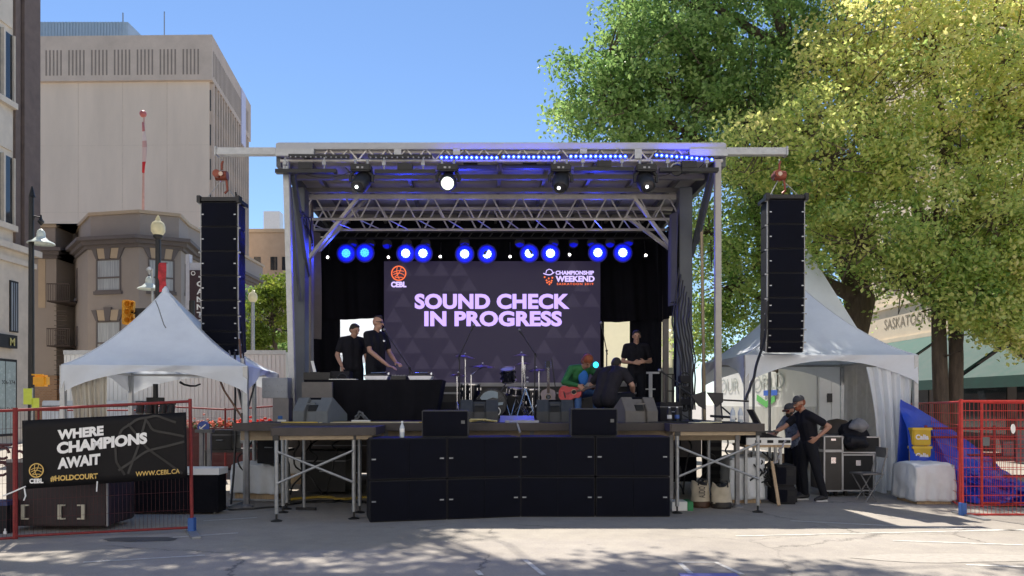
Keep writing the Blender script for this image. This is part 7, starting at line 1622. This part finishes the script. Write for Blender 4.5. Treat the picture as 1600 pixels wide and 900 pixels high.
rl = thing('white_railing', 'white railing behind the standing man at stage right', 'railing', (X(1018,16),16,DZ)); b = MB(); b.bb(X(1010,16),X(1030,16),15.98,16.02,Z(584,16),Z(581,16)); b.bb(X(1008,16),X(1024,16),15.98,16.02,Z(609,16),Z(607,16)); b.build('rail', M_white, rl); MB().bb(X(1014,16),X(1019,16),15.97,16.03,DZ,Z(584,16)).build('post', M_white, rl)
# ---- stage right gear: dimmer rack, lamp on column, barn doors
rk = thing('dimmer_rack', 'black open rack with coiled cables against the right column', 'rack', (X(1066,13.4),13.4,DZ))
b = MB()
for px in (1042,1052,1078): b.bb(X(px,13.4)-.02,X(px,13.4)+.02,13.4,13.44,DZ,Z(584,13.4))
b.bb(X(1042,13.4),X(1054,13.4),13.4,13.44,Z(586,13.4),Z(584,13.4)); b.bb(X(1042,13.4),X(1054,13.4),13.4,13.44,Z(612,13.4),Z(610,13.4)); b.build('frame', M_blkm, rk)
for k in range(5):
    b = MB(); c = P(1070,590+k*11,13.2); b.tube([c+Vector((.09*math.cos(a),-.02*math.sin(3*a),.09*math.sin(a))) for a in [q*.45 for q in range(15)]], .016, 6); b.build('cable_coil', M_cable, rk)
for k in range(3): b = MB(); b.bb(X(1062,13.2),X(1078,13.2),13.15,13.35,Z(597+k*18,13.2),Z(587+k*18,13.2)); b.build('module', M_cab, rk, bevel=.008)
bd = thing('barn_door_floodlight', 'black barn-door floodlight hung outside the right front post', 'stage light', tuple(P(1100,625,12.7)))
for q in ([(1080,618),(1103,611),(1103,640),(1092,634)],[(1105,613),(1130,614),(1130,628),(1120,636)]):
    b = MB(); c = P(q[0][0],q[0][1],12.7); pts = [((X(a,12.7)-c.x),(Z(e,12.7)-c.z)) for a, e in q]; b.prism(pts, c, (1,0,0), (0,1,0), (0,0,1), .05); b.build('door_flap', M_blk, bd)
b = MB(); b.tube([P(1058,603,12.9),P(1082,618,12.75)], .018); b.tube([P(1130,625,12.75),P(1170,627,12.7)], .014); b.tube([P(1110,650,12.7),P(1142,652,12.5)], .02); b.tube([P(1128,636,12.7),P(1150,655,12.4)], .014); b.tube([P(1126,628,12.7),P(1129,655,12.6)], .012); b.build('arm', M_blkm, bd)
rc2 = thing('equipment_rack', 'black stacked equipment rack under the right platform', 'rack', (X(1117,12.7),12.7,0)); b = MB(); b.bb(X(1109,12.7),X(1128,12.7),12.7,13.2,.05,1.15); b.build('body', M_blkm, rc2, bevel=.006)
for k in range(7): b = MB(); z = .2+k*.13; b.bb(X(1110,12.7),X(1127,12.7),12.685,12.7,z,z+.07); b.build('drawer', M_cab, rc2); 
lt = thing('laptop', 'open black laptop on the sound table left of the capped man', 'laptop', tuple(P(1188,672,11.9)))
b = MB(); b.prism([(0,0),(.03,0),(-.14,.32),(-.165,.32)], P(1192,672,11.9), (1,0,0), (0,1,0), (0,0,1), .3); b.build('lid', M_blk, lt); b = MB(); q = P(1186,676,11.9); b.bb(q.x,q.x+.3,11.9,12.2,q.z,q.z+.02); b.build('base', M_blk, lt)
md = thing('mixing_desk', 'black mixing desk with white front panel on a table under the right tent', 'mixing desk', tuple(P(1200,690,12.1))); zt2 = Z(694,12)
b = MB(); b.prism([(0,0),(.72,0),(.72,.07),(.5,.12),(.1,.24),(0,.26)], (X(1165,12),12.0,zt2), (1,0,0), (0,1,0), (0,0,1), .6); b.build('console', M_cab, md, bevel=.01)
b = MB(); b.bb(X(1166,11.98),X(1236,11.98),11.97,12.0,zt2-.01,zt2+.1); b.build('front_panel', M_white, md)
b = MB()
for px in (1180,1199,1216,1226): b.bb(X(px,11.97),X(px+9,11.97),11.96,11.97,zt2+.02,zt2+.065)
b.build('label_strip', M_rubber, md)
b = MB(); rnd = random.Random(9)
for i in range(18):
    for j in range(5): x = X(1170,12)+.03+i*.036; y = 12.08+j*.09; zz = zt2+.26-(x-X(1165,12))*.28; b.box((x,y,zz), (.012,.02,.02))
b.build('fader_bank', M_alud, md)
st2 = thing('desk_table', 'wooden table carrying the mixing desk', 'table', (X(1200,12),12.2,0)); MB().bb(X(1163,12),X(1234,12),11.98,12.65,zt2-.05,zt2-.012).build('tabletop', M_wood, st2)
for x, y in ((X(1166,12),12.02),(X(1221,12),12.05),(X(1166,12),12.6),(X(1232,12),12.6)): MB().bb(x-.02,x+.02,y-.02,y+.02,0,zt2-.05).build('leg', M_galv, st2)
o = MB(); o.tube(wiggle([P(1228,688,11.9),P(1218,705,11.9),P(1214,722,11.9),P(1204,724,11.9)], .02, 3), .014); o = o.build('desk_cable', mat('grey_cable', (.3,.3,.33))); tag(o, 'grey cable curling down from the mixing desk front', 'cable')
for i in range(5): wire('desk_cable', [(X(1175+i*8,12.1),12.1,.8),(X(1180+i*7,12.1),12.0,.5),(X(1172+i*9,12.1),12.1,.25),(X(1190+i*3,12.1),12.1,.6)], .014, 'black cable hanging under the mixing desk, '+['leftmost strand','second strand from the left','middle strand','second strand from the right','rightmost strand'][i], w=.07, sd=60+i)
# ---- road cases
M_case = mat('road_case_panel', (.055,.05,.045), .6, 0, .2)
def road_case(label, x0,x1,y0,y1,z0,z1, open_front=False, wheels=False):
    t = thing('road_case', label, 'road case', ((x0+x1)/2,y0,z0), 'road cases under the right tent'); b = MB(); b.bb(x0,x1,y0,y1,z0,z1); b.build('body', M_case if not open_front else M_rubber, t)
    b = MB(); e = .022
    for x in (x0,x1):
        for y in (y0,y1): b.bb(x-e/2,x+e/2,y-e/2,y+e/2,z0-.003,z1+.003)
        for z in (z0,z1): b.bb(x-e/2,x+e/2,y0,y1,z-e/2,z+e/2)
    for z in (z0,z1):
        for y in (y0,y1): b.bb(x0,x1,y-e/2,y+e/2,z-e/2,z+e/2)
    b.build('edge_trim', M_alu, t)
    b = MB(); xm = (x0+x1)/2; b.bb(xm-.04,xm+.04,y0-.012,y0,z0+(z1-z0)*.7,z0+(z1-z0)*.85); b.build('latch', M_chrome, t)
    if wheels:
        for x in (x0+.08,x1-.08): MB().cyl((x-.02,y0+.08,.045),(x+.02,y0+.08,.045),.045,16).build('castor', M_rubber, t)
    return t
x0 = X(1288,12.9)
road_case('upper narrow road case with metal edges under the right tent', x0, x0+.3, 12.9, 13.5, .78, Z(682,12.9)); road_case('lower narrow road case on castors under the right tent', x0, x0+.3, 12.9, 13.5, .10, .76, False, True)
road_case('wide open-fronted equipment rack beside the narrow road cases', x0+.33, x0+.95, 12.95, 13.6, .74, 1.0, True); road_case('lower wide open rack behind the folding chair', x0+.33, x0+.85, 12.95, 13.6, .1, .70, True, True)
o = MB(); o.lathe([(.001,.28),(.15,.25),(.28,.13),(.33,.0)], (X(1308,13.7),13.7,1.02), (0,0,1), 24, False); o = o.build('dark_dome_lid', mat('brown_dome', (.05,.035,.02), .5), None, smooth=True); tag(o, 'dark brown domed lid on top of the road cases', 'lid')
def blob(name, label, c, r, m, seed, cat):
    from mathutils import noise as nz
    b = MB(); b.ell((0,0,0), r, 28, 20); vs = []
    for v_ in b.v: q = Vector(v_); n_ = nz.noise(q*7+Vector((seed,0,0)))*.35+nz.noise(q*16)*.15; vs.append(tuple(Vector(c)+q*(1+n_)))
    b.v = vs; o = b.build(name, m, None, smooth=True); tag(o, label, cat); return o
blob('jacket_heap', 'heap of black jackets on the open rack', (X(1340,12.9),13.1,1.05+.0), (.24,.2,.2), M_tee, 1, 'clothes'); blob('grey_cloth_heap', 'crumpled grey cloth thrown over the black jackets', (X(1345,12.85),12.95,1.2), (.15,.13,.11), mat('grey_cloth', (.2,.2,.21), .9), 2, 'clothes'); blob('duffel_bag', 'black duffel bag on the open rack', (X(1336,12.9),12.95,.93), (.24,.16,.13), M_cab, 3, 'bag')
fc = thing('folding_chair', 'grey metal folding chair beside the road cases', 'chair', (X(1360,12.2),12.3,0)); zs = .44
b = MB(); b.box((X(1358,12.3),12.4,zs),(.38,.36,.025), rz=.2); b.build('seat', mat('grey_chair_metal', (.16,.165,.17), .4, .4), fc, bevel=.008)
M_gcm = mat('grey_chair_metal', (.16,.165,.17))
for dy in (-.17,.17):
    MB().tube([(X(1376,12.3),12.4+dy,zs),(X(1350,12.3),12.4+dy,0)], .011).build('leg', M_gcm, fc); MB().tube([(X(1342,12.3),12.4+dy,zs),(X(1366,12.3),12.4+dy,0)], .011).build('leg', M_gcm, fc)
    MB().tube([(X(1374,12.3),12.4+dy,zs),(X(1384,12.3),12.4+dy,.86)], .011).build('back_upright', M_gcm, fc)
b = MB(); b.bar((X(1382,12.3),12.22,.78),(X(1382,12.3),12.58,.78),.02,.16); b.build('backrest', M_gcm, fc); b = MB()
for z, px in ((.12,1355),(.2,1362)): b.tube([(X(px,12.3),12.23,z),(X(px,12.3),12.57,z)], .008)
b.build('crossbar', M_gcm, fc)
# chair hung with cream sweater behind the sound man
blob('cream_cloth', 'cream cloth hanging behind the sound man\'s legs', (X(1281,13.4),13.4,.72), (.1,.1,.34), M_canvas, 5, 'clothes')
# upper back cloth closes the gap over the lamp truss
curtain('back_wall_cloth', 'dark upper back wall cloth above the lamp truss', -4.6, 3.5, 5.0, 5.79, 17.62, M_curt, .02, 5, 9)
